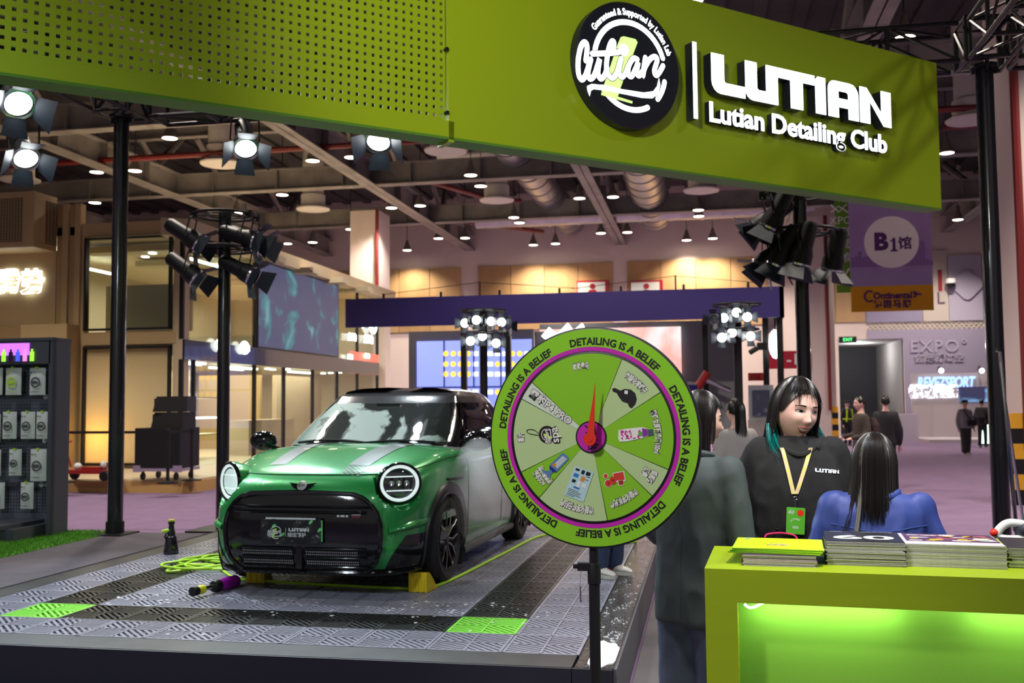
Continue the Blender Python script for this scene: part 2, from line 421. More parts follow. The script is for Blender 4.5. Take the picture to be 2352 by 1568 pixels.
for i, (x, y) in enumerate(LAMPS):
    p = onz(x, y, 9.05)
    if p.y > 46.3: p.y = 46.2
    if i: dup(pl, None, p)
    else: pl.location = p
    if (x, y) in WALL_L: spot((p.x, p.y, p.z - 0.03), (p.x, p.y + 0.12, 0), 1300, (1, 0.84, 0.62), 125, 0.7, 0.18, 'lamp_or_fill')
    elif i % 2 == 0: spot((p.x, p.y, p.z - 0.03), (p.x, p.y, 0), 1900, WARM, 130, 0.6, 0.18, 'lamp_or_fill')
# ceiling diffusers on a regular grid
df = thing('air_diffuser', 'white drum shaped air diffuser hanging under the roof', 'diffuser', (0, 0, 0), 0, 'drum air diffusers')
MB().lathe([(0.42, 0.1), (0.46, 0.12), (0.46, 0.55), (0.40, 0.6), (0.40, 2.62)], 24, close=False).build('drum', M_drum, df)
MB().lathe([(0.62, 0.0), (0.64, 0.04), (0.44, 0.12), (0.40, 0.1), (0.30, 0.05), (0.12, 0.1), (0.0, 0.06)], 24).build('louvre_ring', M_drum, df)
first = True
for x in (-14.4, -7.3, 0.04, 7.1):
    for y in (27.9, 35.2):
        if first: df.location = (x, y, 9.05); first = False
        else: dup(df, None, (x, y, 9.05))
p = onz(45, 415, 9.05); dup(df, None, p)
# ================================================================== THE BOOTH: raised floor, fascia, posts, truss
M_tileL = mat('tile_grey', (0.30, 0.30, 0.37), 0.32, var=0.2, vscale=3)
M_tileD = mat('tile_black', (0.022, 0.024, 0.023), 0.3, var=0.3, vscale=4)
M_tileG = mat('tile_green', (0.24, 0.70, 0.06), 0.35)
M_kerb = mat('kerb_metal', (0.040, 0.038, 0.038), 0.42, 0.0, var=0.5, vscale=5)
M_navy = mat('platform_skirt', (0.010, 0.012, 0.020), 0.5)
M_wet = mat('wet_black', (0.012, 0.012, 0.013), 0.08, var=0.3, vscale=9, bump=0.9, bscale=55)
M_grey_carpet = mat('grey_carpet', (0.13, 0.12, 0.14), 0.95, var=0.15, vscale=4, bump=0.4, bscale=500, spec=0.1)
M_grass = mat('artificial_grass', (0.11, 0.36, 0.02), 0.8, var=0.4, vscale=30)
M_lime = mat('lime_paint', (0.33, 0.46, 0.010), 0.38, coat=0.15)
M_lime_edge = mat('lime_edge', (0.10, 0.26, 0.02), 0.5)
ZP = 0.3
TX0, TX1, TY0, PIT = -4.99, -0.69, 5.42, 0.43
NROW = 12; TY1 = TY0 + NROW * PIT
platform = thing('wash_platform', 'raised wash bay floor of grey, black and green slotted tiles under the car', 'platform', (-2.9, 8, 0))
PX = lambda x, y, z: (x + 2.9, y - 8, z)
MB().box(PX(-2.86, (5.2 + 10.9) / 2, 0.115), (4.70, 5.64, 0.23)).build('base', M_navy, platform)
fb = MB(); fb.box(PX(-3.0, 5.160, 0.1485), (4.6, 0.02, 0.297)); fb.build('front_skirt', M_navy, platform)
fb = MB(); fb.box(PX(-0.592, 5.160, 0.1485), (0.206, 0.02, 0.297)); fb.build('front_skirt', M_navy, platform)
MB().box(PX(-0.478, 8.05, 0.145), (0.016, 5.7, 0.29)).build('side_skirt', mat('side_skirt_grey', (0.10, 0.10, 0.115), 0.6), platform)
kb = MB().box(PX(-3.0, 5.29, 0.262), (4.6, 0.245, 0.074)); kb.build('front_kerb', M_kerb, platform)
MB().box(PX(-0.585, 8.02, 0.262), (0.198, 5.705, 0.074)).build('side_kerb', M_wet, platform)
MB().box(PX(-5.11, 8.16, 0.262), (0.22, 5.49, 0.074)).build('side_kerb', M_kerb, platform)
MB().box(PX(-2.85, 10.75, 0.262), (4.3, 0.3, 0.074)).build('rear_kerb', M_kerb, platform)
tg = {}
def tile_mesh():
    b = MB(); h = 0.036; s = PIT - 0.006; q = s / 2
    for c in (-q + 0.008, 0, q - 0.008):
        b.box((c, 0, -h / 2), (0.016 if c else 0.012, s, h)); b.box((0, c, -h / 2), (s, 0.016 if c else 0.012, h))
    pit, w = 0.0355, 0.0185
    for qx, qy in ((-1, -1), (1, -1), (-1, 1), (1, 1)):
        L = q - 0.012; cx, cy = qx * q / 2, qy * q / 2; sg = 1 if qx * qy > 0 else -1
        b.box((0, 0, 0), (L * 1.30, 0.010, h * 0.7), T(cx, cy, -h * 0.5) @ R(-rad(45) * sg))
        n = int(1.42 * L / 2 / pit)
        for k in range(-n, n + 1):
            d = k * pit; half = L * 0.7071 - abs(d)
            if half < 0.01: continue
            a = rad(45) * sg
            b.box((0, 0, 0), (2 * half, w, h * 0.8), T(cx, cy, -h * 0.45) @ R(a) @ T(0, d, 0))
    return b
t0 = tile_mesh().build('tile', M_tileL, platform); t0.location = PX(TX0 + PIT / 2, TY0 + PIT / 2, ZP - 0.001)
tmesh = {'L': t0.data}
for key, m in (('D', M_tileD), ('G', M_tileG)):
    me = t0.data.copy(); me.materials[0] = m; tmesh[key] = me
for j in range(NROW):
    for i in range(10):
        if i == 0 and j == 0: continue
        k = 'L'
        if i in (1, 8) and j >= 1: k = 'D'
        if j == 1 and 1 <= i <= 8: k = 'D'
        if j == 1 and i in (1, 8): k = 'G'
        o = bpy.data.objects.new('tile', tmesh[k]); COL.objects.link(o); o.parent = platform
        o.location = PX(TX0 + (i + 0.5) * PIT, TY0 + (j + 0.5) * PIT, ZP - 0.001)
# suds and the puddle on the right hand kerb
M_suds = mat('suds', (0.75, 0.77, 0.8), 0.25, bump=0.6, bscale=200)
M_puddle = mat('foam_puddle', (0.85, 0.87, 0.88), 0.15)
random.seed(3)
pd = []
for k in range(26):
    a = 2 * PI * k / 26; r = 1 + 0.12 * math.sin(3 * a + 1) + 0.09 * math.sin(7 * a)
    pd.append((min(-0.487, -0.557 + 0.085 * r * math.cos(a)), max(5.178, 5.45 + 0.29 * r * math.sin(a))))
tag(MB().prism(pd, 0.006, T(0, 0, 0.2992)).build('foam_puddle', M_puddle), 'white foam puddle on the front right corner of the platform kerb', 'puddle')
sd = MB()
from mathutils import noise as _ns
k = 0
while k < 900:
    y = 5.75 + 4.8 * random.random() ** 1.5; x = -0.585 + 0.09 * random.uniform(-1, 1)
    if _ns.noise(Vector((x * 14, y * 5, 0))) < 0.05: k += 0.15; continue
    r = 0.0015 + 0.006 * random.random() ** 3; k += 1
    sd.lathe([(r, 0), (r * 0.7, r * 0.5), (0, r * 0.65)], 6, T(x, y, 0.2995))
for k in range(420):
    x = random.uniform(-4.2, -1.0); y = random.gauss(6.5, 0.16)
    if random.random() < 0.25: y = random.uniform(5.5, 6.7)
    if _ns.noise(Vector((x * 3, y * 4, 2))) < 0: continue
    r = 0.0015 + 0.004 * random.random() ** 2
    sd.lathe([(r * 3, 0), (r * 2.2, r * 0.4), (0, r * 0.5)], 6, T(x, y, 0.2985))
tag(sd.build('suds', M_suds), 'soap suds and droplets scattered over the wet tiles and kerb', 'foam', None, 'stuff')
# carpeted floor left of the bay, turf under the display stand
lf = MB(); lf.box((-7.7, 7.05, 0.15), (4.96, 5.7, 0.3)); lf.box((-5.85, 8.0, 0.295), (1.26, 3.8, 0.022))
struct('floor_2', lf, M_grey_carpet, 'grey carpeted raised booth floor left of the wash bay')
gr = thing('turf', 'strip of bright green artificial grass under the display stand', 'grass', (-8.0, 8.6, 0.3))
MB().box((0, -0.0, 0.006), (3.5, 2.6, 0.012)).build('backing', M_grass, gr)
gb = MB()
for k in range(26000):
    x, y = random.uniform(0.4, 1.76), random.uniform(-1.32, 1.3); a = random.uniform(0, 2 * PI); h = random.uniform(0.018, 0.04); w = 0.004
    gb.add([(x - w * math.cos(a), y - w * math.sin(a), 0.01), (x + w * math.cos(a), y + w * math.sin(a), 0.01), (x + random.uniform(-0.012, 0.012), y + random.uniform(-0.012, 0.012), h)], [(0, 1, 2)])
g2 = gb.build('blades', M_grass, gr); g2['kind'] = 'stuff'
# pale grey walkway right of the platform
struct('floor_3', MB().box((0.55, 5.4, 0.004), (2.0, 6.6, 0.008)), mat('walkway_grey', (0.19, 0.175, 0.19), 0.9, var=0.15, vscale=3), 'grey walkway carpet between the platform and the lime counter')

# ---- fascia
FD = Vector((3.52, 3.13, 0)).normalized(); FO = Vector((-1.49, 5.9, 3.3)); FH = 1.275
FM = frame((0, 0, 0), FD, (0, 0, 1))
FN = Vector((FM[0][2], FM[1][2], FM[2][2]))
fascia = thing('sign_fascia', 'long lime green overhead fascia with a perforated left half and glowing lettering', 'sign', FO)
FS_R, FS_L = 4.72, -4.3
def onF(px, py, off=0.0):
    d = _ray(px, py); t = ((FO + FN * off - EYE).dot(FN)) / d.dot(FN); q = EYE + d * t - FO
    return q.dot(FD), q.z
fp = MB(); fp.box((FS_R / 2, FH / 2, -0.08), (FS_R, FH, 0.16), FM)
fp.build('solid_panel', M_lime, fascia)
# frame around the perforated sheet
ff = MB()
ff.box((FS_L / 2, 0.05, -0.08), (-FS_L, 0.10, 0.16), FM); ff.box((FS_L / 2, FH + 0.30, -0.08), (-FS_L, 0.06, 0.16), FM)
ff.box((-0.018, FH / 2 + 0.12, -0.08), (0.036, FH + 0.3, 0.16), FM)
ff.build('panel_frame', M_lime, fascia)
MB().box((0.21, FH + 0.16, -0.08), (9.02 - 8.6, 0.32, 0.16), FM).build('end_block', M_lime, fascia)
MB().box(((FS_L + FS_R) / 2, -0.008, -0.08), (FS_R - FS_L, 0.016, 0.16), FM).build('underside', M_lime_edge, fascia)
pf = MB(); cp, hs = 0.0505, 0.0105
nc, nr = int((-FS_L - 0.06) / cp), 27
def holesheet():
    vs, fs = [], []
    for j in range(nr):
        for i in range(nc):
            cx, cy = -0.0755 - i * cp, 0.132 + j * cp; k = len(vs)
            for a in (cp / 2, hs):
                vs += [(cx - a, cy - a, -0.02), (cx + a, cy - a, -0.02), (cx + a, cy + a, -0.02), (cx - a, cy + a, -0.02)]
            vs += [(cx - hs, cy - hs, -0.032), (cx + hs, cy - hs, -0.032), (cx + hs, cy + hs, -0.032), (cx - hs, cy + hs, -0.032)]
            for e in range(4):
                g = (e + 1) % 4
                fs.append((k + e, k + g, k + 4 + g, k + 4 + e)); fs.append((k + 4 + e, k + 4 + g, k + 8 + g, k + 8 + e))
    return vs, fs
pf.add(*holesheet(), FM)
pf.build('perforated_sheet', M_lime, fascia)
bx = MB()
for t in (0.15, 0.55):
    for s in (-0.05,): bx.cyl(FM @ Vector((s, t, -0.02)), FM @ Vector((s, t, 0.012)), 0.012, n=8)
bx.build('bolt', M_black, fascia)

E_face = emat('letter_face', (0.93, 0.98, 1.0), 2.6)
E_lime = emat('letter_lime', (0.50, 0.80, 0.22), 1.0)
M_return = mat('letter_return', (0.012, 0.014, 0.022), 0.35)
# the letters L U T I A N drawn on a 1.94 x 0.29 field: outline (and hole) per letter
def arcq(cx, cy, r, a0, a1, n=4): return [(cx + r * math.cos(rad(a0 + (a1 - a0) * i / n)), cy + r * math.sin(rad(a0 + (a1 - a0) * i / n))) for i in range(n + 1)]
LW = {
 'L': [[(0, .29), (0, .09)] + arcq(.09, .09, .09, 180, 270) + [(.325, 0), (.325, .085), (.15, .085)] + arcq(.14, .105, .02, 270, 180, 2) + [(.12, .29)]],
 'U': [[(.33, .29), (.33, .075)] + arcq(.405, .075, .075, 180, 270) + [(.66, 0), (.66, .29), (.54, .29), (.54, .085), (.47, .085)] + arcq(.465, .105, .02, 270, 180, 2) + [(.445, .29)]],
 'T': [[(.672, .29), (.672, .215), (.795, .215), (.795, 0), (.925, 0), (.925, .215), (1.055, .215), (1.055, .29)]],
 'I': [[(1.065, .265), (1.065, 0), (1.175, 0), (1.175, .29), (1.09, .29)]],
 'A': [[(1.205, 0), (1.205, .22)] + arcq(1.275, .22, .07, 180, 90) + arcq(1.46, .20, .09, 90, 0) + [(1.55, 0), (1.435, 0), (1.435, .085), (1.32, .085), (1.32, 0)], [(1.32, .155), (1.435, .155), (1.435, .19)] + arcq(1.415, .195, .02, 0, 90, 2) + [(1.32, .215)]],
 'N': [[(1.57, 0), (1.57, .29), (1.65, .29), (1.825, .10), (1.825, .29), (1.94, .29), (1.94, 0), (1.85, 0), (1.685, .19), (1.685, 0)]],
}
def solid2d(outlines, depth):
    """outline plus holes -> filled solid, by a filled curve turned into a mesh"""
    c = bpy.data.curves.new('c', 'CURVE'); c.dimensions = '2D'; c.fill_mode = 'BOTH'; c.extrude = depth / 2
    for ol in outlines:
        sp = c.splines.new('POLY'); sp.points.add(len(ol) - 1); sp.use_cyclic_u = True
        for p, q in zip(sp.points, ol): p.co = (q[0], q[1], 0, 1)
    o = bpy.data.objects.new('c', c); COL.objects.link(o)
    me = bpy.data.meshes.new_from_object(o.evaluated_get(bpy.context.evaluated_depsgraph_get()))
    r = [tuple(v.co) for v in me.vertices], [tuple(p.vertices) for p in me.polygons]
    bpy.data.objects.remove(o); bpy.data.curves.remove(c); bpy.data.meshes.remove(me)
    return r
def lutian_flat(mb, width, M, depth=0.002, mi=0):
    """the word LUTIAN in its block letters, centred, as flat print"""
    k = width / 1.94
    for ol in LW.values():
        vs, fs = solid2d([[((x - .97) * k, (y - .145) * k) for x, y in p] for p in ol], depth)
        mb.add(vs, fs, M, mi)
    return mb
for ch, ol in LW.items():
    b = MB()
    pol = [[(x + 2.04, y + 0.578) for x, y in p] for p in ol]
    vs, fs = solid2d(pol, 0.08); b.add(vs, fs, FM @ T(0, 0, 0.05), 0)
    vs, fs = solid2d(pol, 0.004); b.add(vs, fs, FM @ T(0, 0, 0.094), 1)
    b.build('letter', [M_return, E_face], fascia)
b = MB(); b.box((1.885, 0.64, 0.05), (0.035, 0.555, 0.08), FM, 0); b.box((1.885, 0.64, 0.092), (0.035, 0.555, 0.004), FM, 1); b.build('divider_bar', [M_return, E_face], fascia)
# second line, one object per letter
line = 'Lutian Detailing Club'; bold = 0.0045; size = 0.205
def text_w(s):
    vs, _ = text_geo(s, size, 0.05, bold, 'LEFT')
    return max(v[0] for v in vs) - min(v[0] for v in vs)
tw = text_w(line); kx = 1.915 / tw; xs = []
for i, ch in enumerate(line):
    if ch == ' ': continue
    x0 = text_w(line[:i + 1]) - text_w(ch)
    vs, fs = text_geo(ch, size, 0.05, bold, 'LEFT'); mn = min(v[0] for v in vs)
    b = MB()
    b.add([((v[0] - mn + x0) * kx + 2.042, v[1] + 0.437, v[2] + 0.035) for v in vs], fs, FM, 0)
    b.add([((v[0] - mn + x0) * kx + 2.042, v[1] + 0.437, v[2] * 0.08 + 0.063) for v in vs], fs, FM, 1)
    b.build('letter', [M_return, E_face], fascia)
# round logo light box
DCX, DCY, DRR = 1.312, 0.655, 0.438
lb = MB().lathe([(DRR, 0), (DRR, 0.075), (DRR - 0.012, 0.088), (0, 0.088)], 64, FM @ T(DCX, DCY, 0)).build('logo_box', M_return, fascia)
def ribbon(mb, pts, w, M, z=0.0, th=0.004, mi=0):
    """flat stroke of width w with round ends along 2d points"""
    pts = [Vector((p[0], p[1])) for p in pts]; n = len(pts); L = []; Rr = []
    for i, p in enumerate(pts):
        d = (pts[min(n - 1, i + 1)] - pts[max(0, i - 1)]).normalized(); nn = Vector((-d.y, d.x))
        ww = w[i] if isinstance(w, (list, tuple)) else w
        L.append(p + nn * ww / 2); Rr.append(p - nn * ww / 2)
    vs = [(p.x, p.y, z + th) for p in L] + [(p.x, p.y, z + th) for p in Rr]
    fs = [(i, n + i, n + i + 1, i + 1) for i in range(n - 1)]
    mb.add(vs, fs, M, mi)
    for e in (0, n - 1):
        ww = w[e] if isinstance(w, (list, tuple)) else w
        mb.add([(pts[e].x + ww / 2 * math.cos(2 * PI * k / 12), pts[e].y + ww / 2 * math.sin(2 * PI * k / 12), z + th) for k in range(12)], [tuple(range(12))], M, mi)
    return mb
def arc_text(mb, s, r, a_mid, size, M, bold=0.0, squeeze=1.0, mi=0, z=0.0, span=None):
    """letters standing on a circle of radius r, centred on angle a_mid, read clockwise"""
    full = text_geo(s, size, 0, bold, 'LEFT')[0]; W = max(v[0] for v in full) - min(v[0] for v in full)
    k = squeeze if span is None else span * r / W
    for i, ch in enumerate(s):
        if ch == ' ': continue
        pv = text_geo(s[:i + 1], size, 0, bold, 'LEFT')[0]; cv, cf = text_geo(ch, size, 0, bold, 'LEFT')
        cw = max(v[0] for v in cv) - min(v[0] for v in cv); mn = min(v[0] for v in cv)
        xc = (max(v[0] for v in pv) - cw / 2) * k
        a = a_mid + (W * k / 2 - xc) / r
        mb.add([((v[0] - mn - cw / 2) * k, v[1], z) for v in cv], cf, M @ R(a - PI / 2) @ T(0, r, 0), mi)
    return mb
def zf(pts): # points measured on the photographed logo -> positions on the logo face, in units of the logo radius
    o = []
    for x, y in pts:
        s, t = onF(1290 + x / 5.0586, y / 5.0586, 0.09); o.append(((s - DCX - 0.035) / DRR, (t - DCY) / DRR))
    return o
LOGO = {
 'l': zf([(330, 715), (345, 560), (320, 500), (275, 550), (243, 700), (245, 860), (280, 935), (325, 890), (365, 770), (385, 705)]),
 'u': zf([(388, 700), (355, 850), (375, 925), (425, 890), (470, 760), (490, 700), (470, 850), (500, 925), (550, 880), (575, 800)]),
 't': zf([(648, 590), (655, 500), (625, 500), (590, 600), (568, 780), (592, 880), (640, 915), (690, 850), (725, 730)]),
 'bar': zf([(405, 635), (560, 630), (700, 618), (768, 590)]),
 'i': zf([(740, 690), (712, 830), (742, 905), (790, 860), (820, 780)]),
 'a': zf([(925, 700), (880, 690), (828, 770), (820, 870), (860, 895), (910, 800), (935, 740), (918, 850), (945, 890), (985, 840)]),
 'n': zf([(1018, 680), (1000, 800), (990, 895), (1010, 800), (1070, 700), (1130, 668), (1155, 710), (1122, 830), (1142, 885), (1180, 850), (1222, 775)]),
}
SWOOSH = zf([(345, 1010), (400, 985), (560, 1002), (740, 1045), (1000, 1085), (1110, 1070), (1155, 1010), (1175, 915), (1190, 1000), (1165, 1100), (1100, 1150), (980, 1145), (760, 1100), (560, 1060), (420, 1045), (388, 1065), (375, 1130), (348, 1060)])
BOTTLE = zf([(770, 432), (905, 465), (930, 500), (728, 1040), (702, 1132), (872, 1185), (868, 1212), (508, 1112), (516, 1070), (705, 510), (735, 442)])
def logo(mb, r, M, white=0, green=1, text=True, z=0.0, dark=None):
    """ring, brush script, swoosh and bottle; r is the radius of the whole badge"""
    S = lambda pts: [(p[0] * r, p[1] * r) for p in pts]
    cx, cy = 0.0, -0.02
    for a0, a1 in ((172, 20), (-12, -40), (-62, -142)):
        pts = [((cx + 0.69 * math.cos(rad(a0 + (a1 - a0) * k / 24))) * r, (cy + 0.69 * math.sin(rad(a0 + (a1 - a0) * k / 24))) * r) for k in range(25)]
        ribbon(mb, pts, 0.085 * r, M, z + 0.0010 * r, 0, white)
    mb.add([(p[0], p[1], z + 0.002 * r) for p in S(BOTTLE)], [tuple(range(len(BOTTLE)))], M, green)
    for k, pts in LOGO.items():
        if dark is not None: ribbon(mb, spline(S(pts), 5), 0.112 * r, M, z + 0.003 * r, 0, dark)
        ribbon(mb, spline(S(pts), 5), 0.085 * r, M, z + 0.004 * r, 0, white)
    e = S(LOGO['bar'])[-1]; mb.add([(e[0] + 0.095 * r * math.cos(k * PI / 8), e[1] + 0.095 * r * math.sin(k * PI / 8), z + 0.0042 * r) for k in range(16)], [tuple(range(16))], M, white)
    mb.add([(p[0], p[1], z + 0.0045 * r) for p in S(SWOOSH)], [tuple(range(len(SWOOSH)))], M, white)
    if text: arc_text(mb, 'Guaranteed & Supported by Lutian Lab', 0.83 * r, rad(84), 0.145 * r, M, 0.0035 * r, 1.0, white, z + 0.002 * r, rad(128))
    return mb
lm = MB(); logo(lm, DRR, FM @ T(DCX, DCY, 0.0895), dark=2)
lm.build('logo_face', [E_face, E_lime, M_return], fascia)

# ---- posts and truss
M_truss = mat('truss_black', (0.016, 0.015, 0.015), 0.38, 0.3)
def post(loc, h, r, label, name='post'):
    t = thing(name, label, 'post', loc)
    MB().cyl((0, 0, 0.02), (0, 0, h), r, n=24).build('shaft', M_blackgloss, t)
    b = MB(); b.box((0, 0, 0.01), (r * 4.5, r * 4.5, 0.02)); b.cyl((0, 0, 0.02), (0, 0, 0.14), r * 1.18, n=24); b.build('base_plate', M_black, t)
    c = MB(); c.cyl((0, 0, h), (0, 0, h + 0.03), r * 1.6, n=20)
    for a in range(4): c.cyl((r * 1.3 * math.cos(a * PI / 2), r * 1.3 * math.sin(a * PI / 2), h - 0.05), (r * 1.3 * math.cos(a * PI / 2), r * 1.3 * math.sin(a * PI / 2), h + 0.05), 0.02, n=8)
    c.build('top_flange', M_black, t)
    return t
post((-6.2, 9.72, 0.3), 4.5, 0.08, 'round black truss post standing on grey carpet beside the display stand')
post((2.68, 10.0, 0), 4.8, 0.08, 'round black truss post at the right end of the lime fascia')
def truss(p, q, label, s=0.36, step=0.62):
    p, q = Vector(p), Vector(q); t = thing('truss', label, 'truss', p); d = (q - p); L = d.length
    F = frame((0, 0, 0), d, (0, 0, 1)); n = max(1, round(L / step))
    for y in (0, s):
        for z in (-s / 2, s / 2):
            MB().cyl(F @ Vector((0, y, z)), F @ Vector((L, y, z)), 0.025, n=8).build('chord', M_truss, t)
    for k in range(n):
        a, b = L * k / n, L * (k + 1) / n; m = MB(); m2 = MB()
        for z in (-s / 2, s / 2):
            m.cyl(F @ Vector((a, 0 if k % 2 else s, z)), F @ Vector((b, s if k % 2 else 0, z)), 0.014, n=6)
            m2.cyl(F @ Vector((a, 0, z)), F @ Vector((a, s, z)), 0.02, n=6)
        for y in (0, s):
            m.cyl(F @ Vector((a, y, -s / 2 if k % 2 else s / 2)), F @ Vector((b, y, s / 2 if k % 2 else -s / 2)), 0.014, n=6)
            m2.cyl(F @ Vector((a, y, -s / 2)), F @ Vector((a, y, s / 2)), 0.02, n=6)
        m.build('brace', M_truss, t); m2.build('strut', M_truss, t)
    return t
ZT = 4.84
truss((-5.92, 10, ZT), (2.42, 10, ZT), 'black square truss spanning between the two posts behind the lime fascia')
truss((-6.2, 9.5, ZT), (-6.2, 3.0, ZT), 'black square truss running forward from the left post over the display stand')
truss((2.68, 9.75, ZT), (2.68, 3.2, ZT), 'black square truss running forward from the right post')
truss((2.95, 10, ZT), (5.4, 10, ZT), 'short black square truss reaching right past the right post')
for x, y, lab in ((-6.2, 9.72, 'left'), (2.68, 10.0, 'right')):
    t = thing('truss_corner', f'black box shaped truss corner block on top of the {lab} post', 'truss corner', (x, y, ZT))
    for i in (-0.2, 0.2):
        for j in (-0.2, 0.2):
            MB().cyl((i, j, 0), (i, j, 0.4), 0.028, n=8).build('upright', M_truss, t)
    for z in (0.0, 0.4):
        b = MB().tube([(-0.2, -0.2, z), (0.2, -0.2, z), (0.2, 0.2, z), (-0.2, 0.2, z)], 0.028, 8, True)
        b.build('rail', M_truss, t)
    b = MB()
    b.cyl((-0.2, -0.2, 0), (0.2, -0.2, 0.4), 0.02, n=6); b.cyl((-0.2, -0.2, 0), (-0.2, 0.2, 0.4), 0.02, n=6); b.cyl((-0.2, 0.2, 0.0), (0.2, 0.2, 0.4), 0.02, n=6); b.cyl((0.2, 0.2, 0), (0.2, -0.2, 0.4), 0.02, n=6)
    b.build('brace', M_truss, t)

# ---- stage spotlights with barn doors
M_barn = mat('barn_door_blue', (0.02, 0.03, 0.045), 0.5)
E_spot = emat('spot_lens', (0.92, 0.98, 1.0), 22); E_dim = mat('spot_lens_dim', (0.16, 0.2, 0.24), 0.12, 0.5)
M_chrome = mat('chrome', (0.75, 0.76, 0.78), 0.15, 1.0)
def spotlight(loc, dst, label, size=1.0, lit=True, group=None, drop=0.32, watts=0, emis=None, spin=0.0, cone=60):
    """theatre spotlight: the thing's origin is the clamp it hangs from"""
    loc = Vector(loc); t = thing('spotlight', label, 'spotlight', loc, 0, group)
    d = (Vector(dst) - (loc - Vector((0, 0, drop)))).normalized()
    A = Matrix.Translation((0, 0, -drop)) @ d.to_track_quat('Z', 'Y').to_matrix().to_4x4() @ R(spin) @ Matrix.Scale(size, 4)
    MB().lathe([(0.0, -0.36), (0.065, -0.36), (0.085, -0.32), (0.09, -0.10), (0.115, -0.02), (0.118, 0.10), (0.10, 0.10)], 20, A, close=False).build('housing', M_black, t)
    MB().lathe([(0.0, 0.085), (0.07, 0.082), (0.106, 0.07)], 20, A, close=False).build('lens', (emis or E_spot) if lit else E_dim, t)
    MB().lathe([(0.118, 0.075), (0.130, 0.08), (0.130, 0.10), (0.108, 0.102)], 20, A, close=False).build('rim', M_chrome, t)
    y = MB(); s = size
    y.tube([A @ Vector((0.125, 0, -0.06)), A @ Vector((0.14, 0, -0.06)), Vector((0, 0, -0.06)) + (A @ Vector((0.14, 0, -0.06)) - A @ Vector((0, 0, -0.06))) * 0.9, (0, 0, -0.02)], 0.009 * s, 6)
    y.tube([A @ Vector((-0.125, 0, -0.06)), A @ Vector((-0.14, 0, -0.06)), Vector((0, 0, -0.06)) + (A @ Vector((-0.14, 0, -0.06)) - A @ Vector((0, 0, -0.06))) * 0.9, (0, 0, -0.02)], 0.009 * s, 6)
    y.build('yoke', M_black, t)
    MB().box((0, 0, 0.0), (0.07 * s, 0.05 * s, 0.09 * s)).build('clamp', M_black, t)
    for k in range(4):
        B = A @ R(k * PI / 2) @ T(0, 0.118, 0.105) @ R(rad(-38 if k % 2 else -52), 'X')
        f = MB(); w0, w1, L = (0.09, 0.14, 0.17) if k % 2 else (0.075, 0.10, 0.15)
        f.prism([(-w0, 0), (w0, 0), (w1, L), (-w1, L)], 0.004, B @ R(PI / 2, 'X') @ R(0) @ T(0, 0, -0.002))
        f.build('barn_door', M_barn, t)
    if watts:
        p = loc + Vector((0, 0, -drop)) + d * 0.30 * size
        spot(p, dst, watts, COOL, cone, 0.5, 0.09, 'stage_light')
    return t
S1 = [((35, 226), 7.7, (-2.0, 5.0, 0.5), 'round stage spotlight glaring below the top left end of the fascia', 0.35, 1.15),
      ((55, 352), 8.8, (-3.6, 6.4, 0.4), 'stage spotlight with a copper tinted flap left of the black post', 0.55, 1.1),
      ((563, 330), 9.85, (-3.0, 6.9, 0.9), 'stage spotlight hanging under the perforated fascia above the car', 0.42, 1.1),
      ((871, 313), 9.85, (-2.6, 6.6, 0.9), 'stage spotlight under the fascia above the windscreen, the rightmost lit one', 0.35, 1.15)]
for (px, y, dst, lab, dp, sz) in S1:
    p = ony(px[0], px[1], y)
    sl = spotlight((p.x, p.y, p.z + dp), dst, lab, sz, True, 'stage spotlights under the truss', dp, 320, cone=70)
    if p.z + dp < ZT - 0.02: MB().cyl((0, 0, 0.02), (0, 0, ZT - p.z - dp), 0.018, n=8).build('hanger', M_black, sl)
# ---- lighting trees: a post with two ring racks and lamps
def ring_rack(t, z, r):
    b = MB(); b.tube([(r * math.cos(2 * PI * k / 40), r * math.sin(2 * PI * k / 40), z) for k in range(40)], 0.02, 8, True)
    b.tube([(r * 0.55 * math.cos(2 * PI * k / 30), r * 0.55 * math.sin(2 * PI * k / 30), z) for k in range(30)], 0.012, 6, True)
    for k in range(4): b.cyl((0, 0, z), (r * math.cos(k * PI / 2 + 0.4), r * math.sin(k * PI / 2 + 0.4), z), 0.014, n=6)
    b.build('ring_rack', M_black, t)
def tree(x, y, zr, label, r=0.42, rp=0.085, h=None):
    t = thing('lighting_post', label, 'post', (x, y, 0))
    MB().cyl((0, 0, 0.02), (0, 0, (h or zr[0]) + 0.05), rp, n=20).build('shaft', M_blackgloss, t)
    MB().box((0, 0, 0.012), (0.7, 0.7, 0.024)).build('base_plate', M_black, t)
    for z in zr: ring_rack(t, z, r)
    return t
pL = ony(517, 495, 12.5); pR = ony(1836, 450, 12.5)
zl = [ony(517, 495, 12.5).z, ony(517, 572, 12.5).z]; zr_ = [ony(1838, 446, 12.5).z, ony(1838, 532, 12.5).z]
tree(pL.x, 12.5, zl, 'black lighting post with two ring racks standing left behind the car')
tree(pR.x, 12.5, zr_, 'black lighting post with two ring racks behind the woman in the hoodie')
def ringlamps(cx, cy, z, r, spots, grp, lab, size=1.15, lit=False, watts=0):
    for i, (a, tx, ty, tz) in enumerate(spots):
        p = (cx + r * math.cos(rad(a)), cy + r * math.sin(rad(a)), z - 0.02)
        spotlight(p, (p[0] + tx, p[1] + ty, p[2] + tz), lab[i] if isinstance(lab, list) else lab, size, lit, grp, 0.34, 0)
LT = ['dark spotlight under the upper ring of the left lighting post, on its near side', 'dark spotlight under the upper ring of the left lighting post, swung to the right', 'dark spotlight under the upper ring of the left lighting post, behind the shaft']
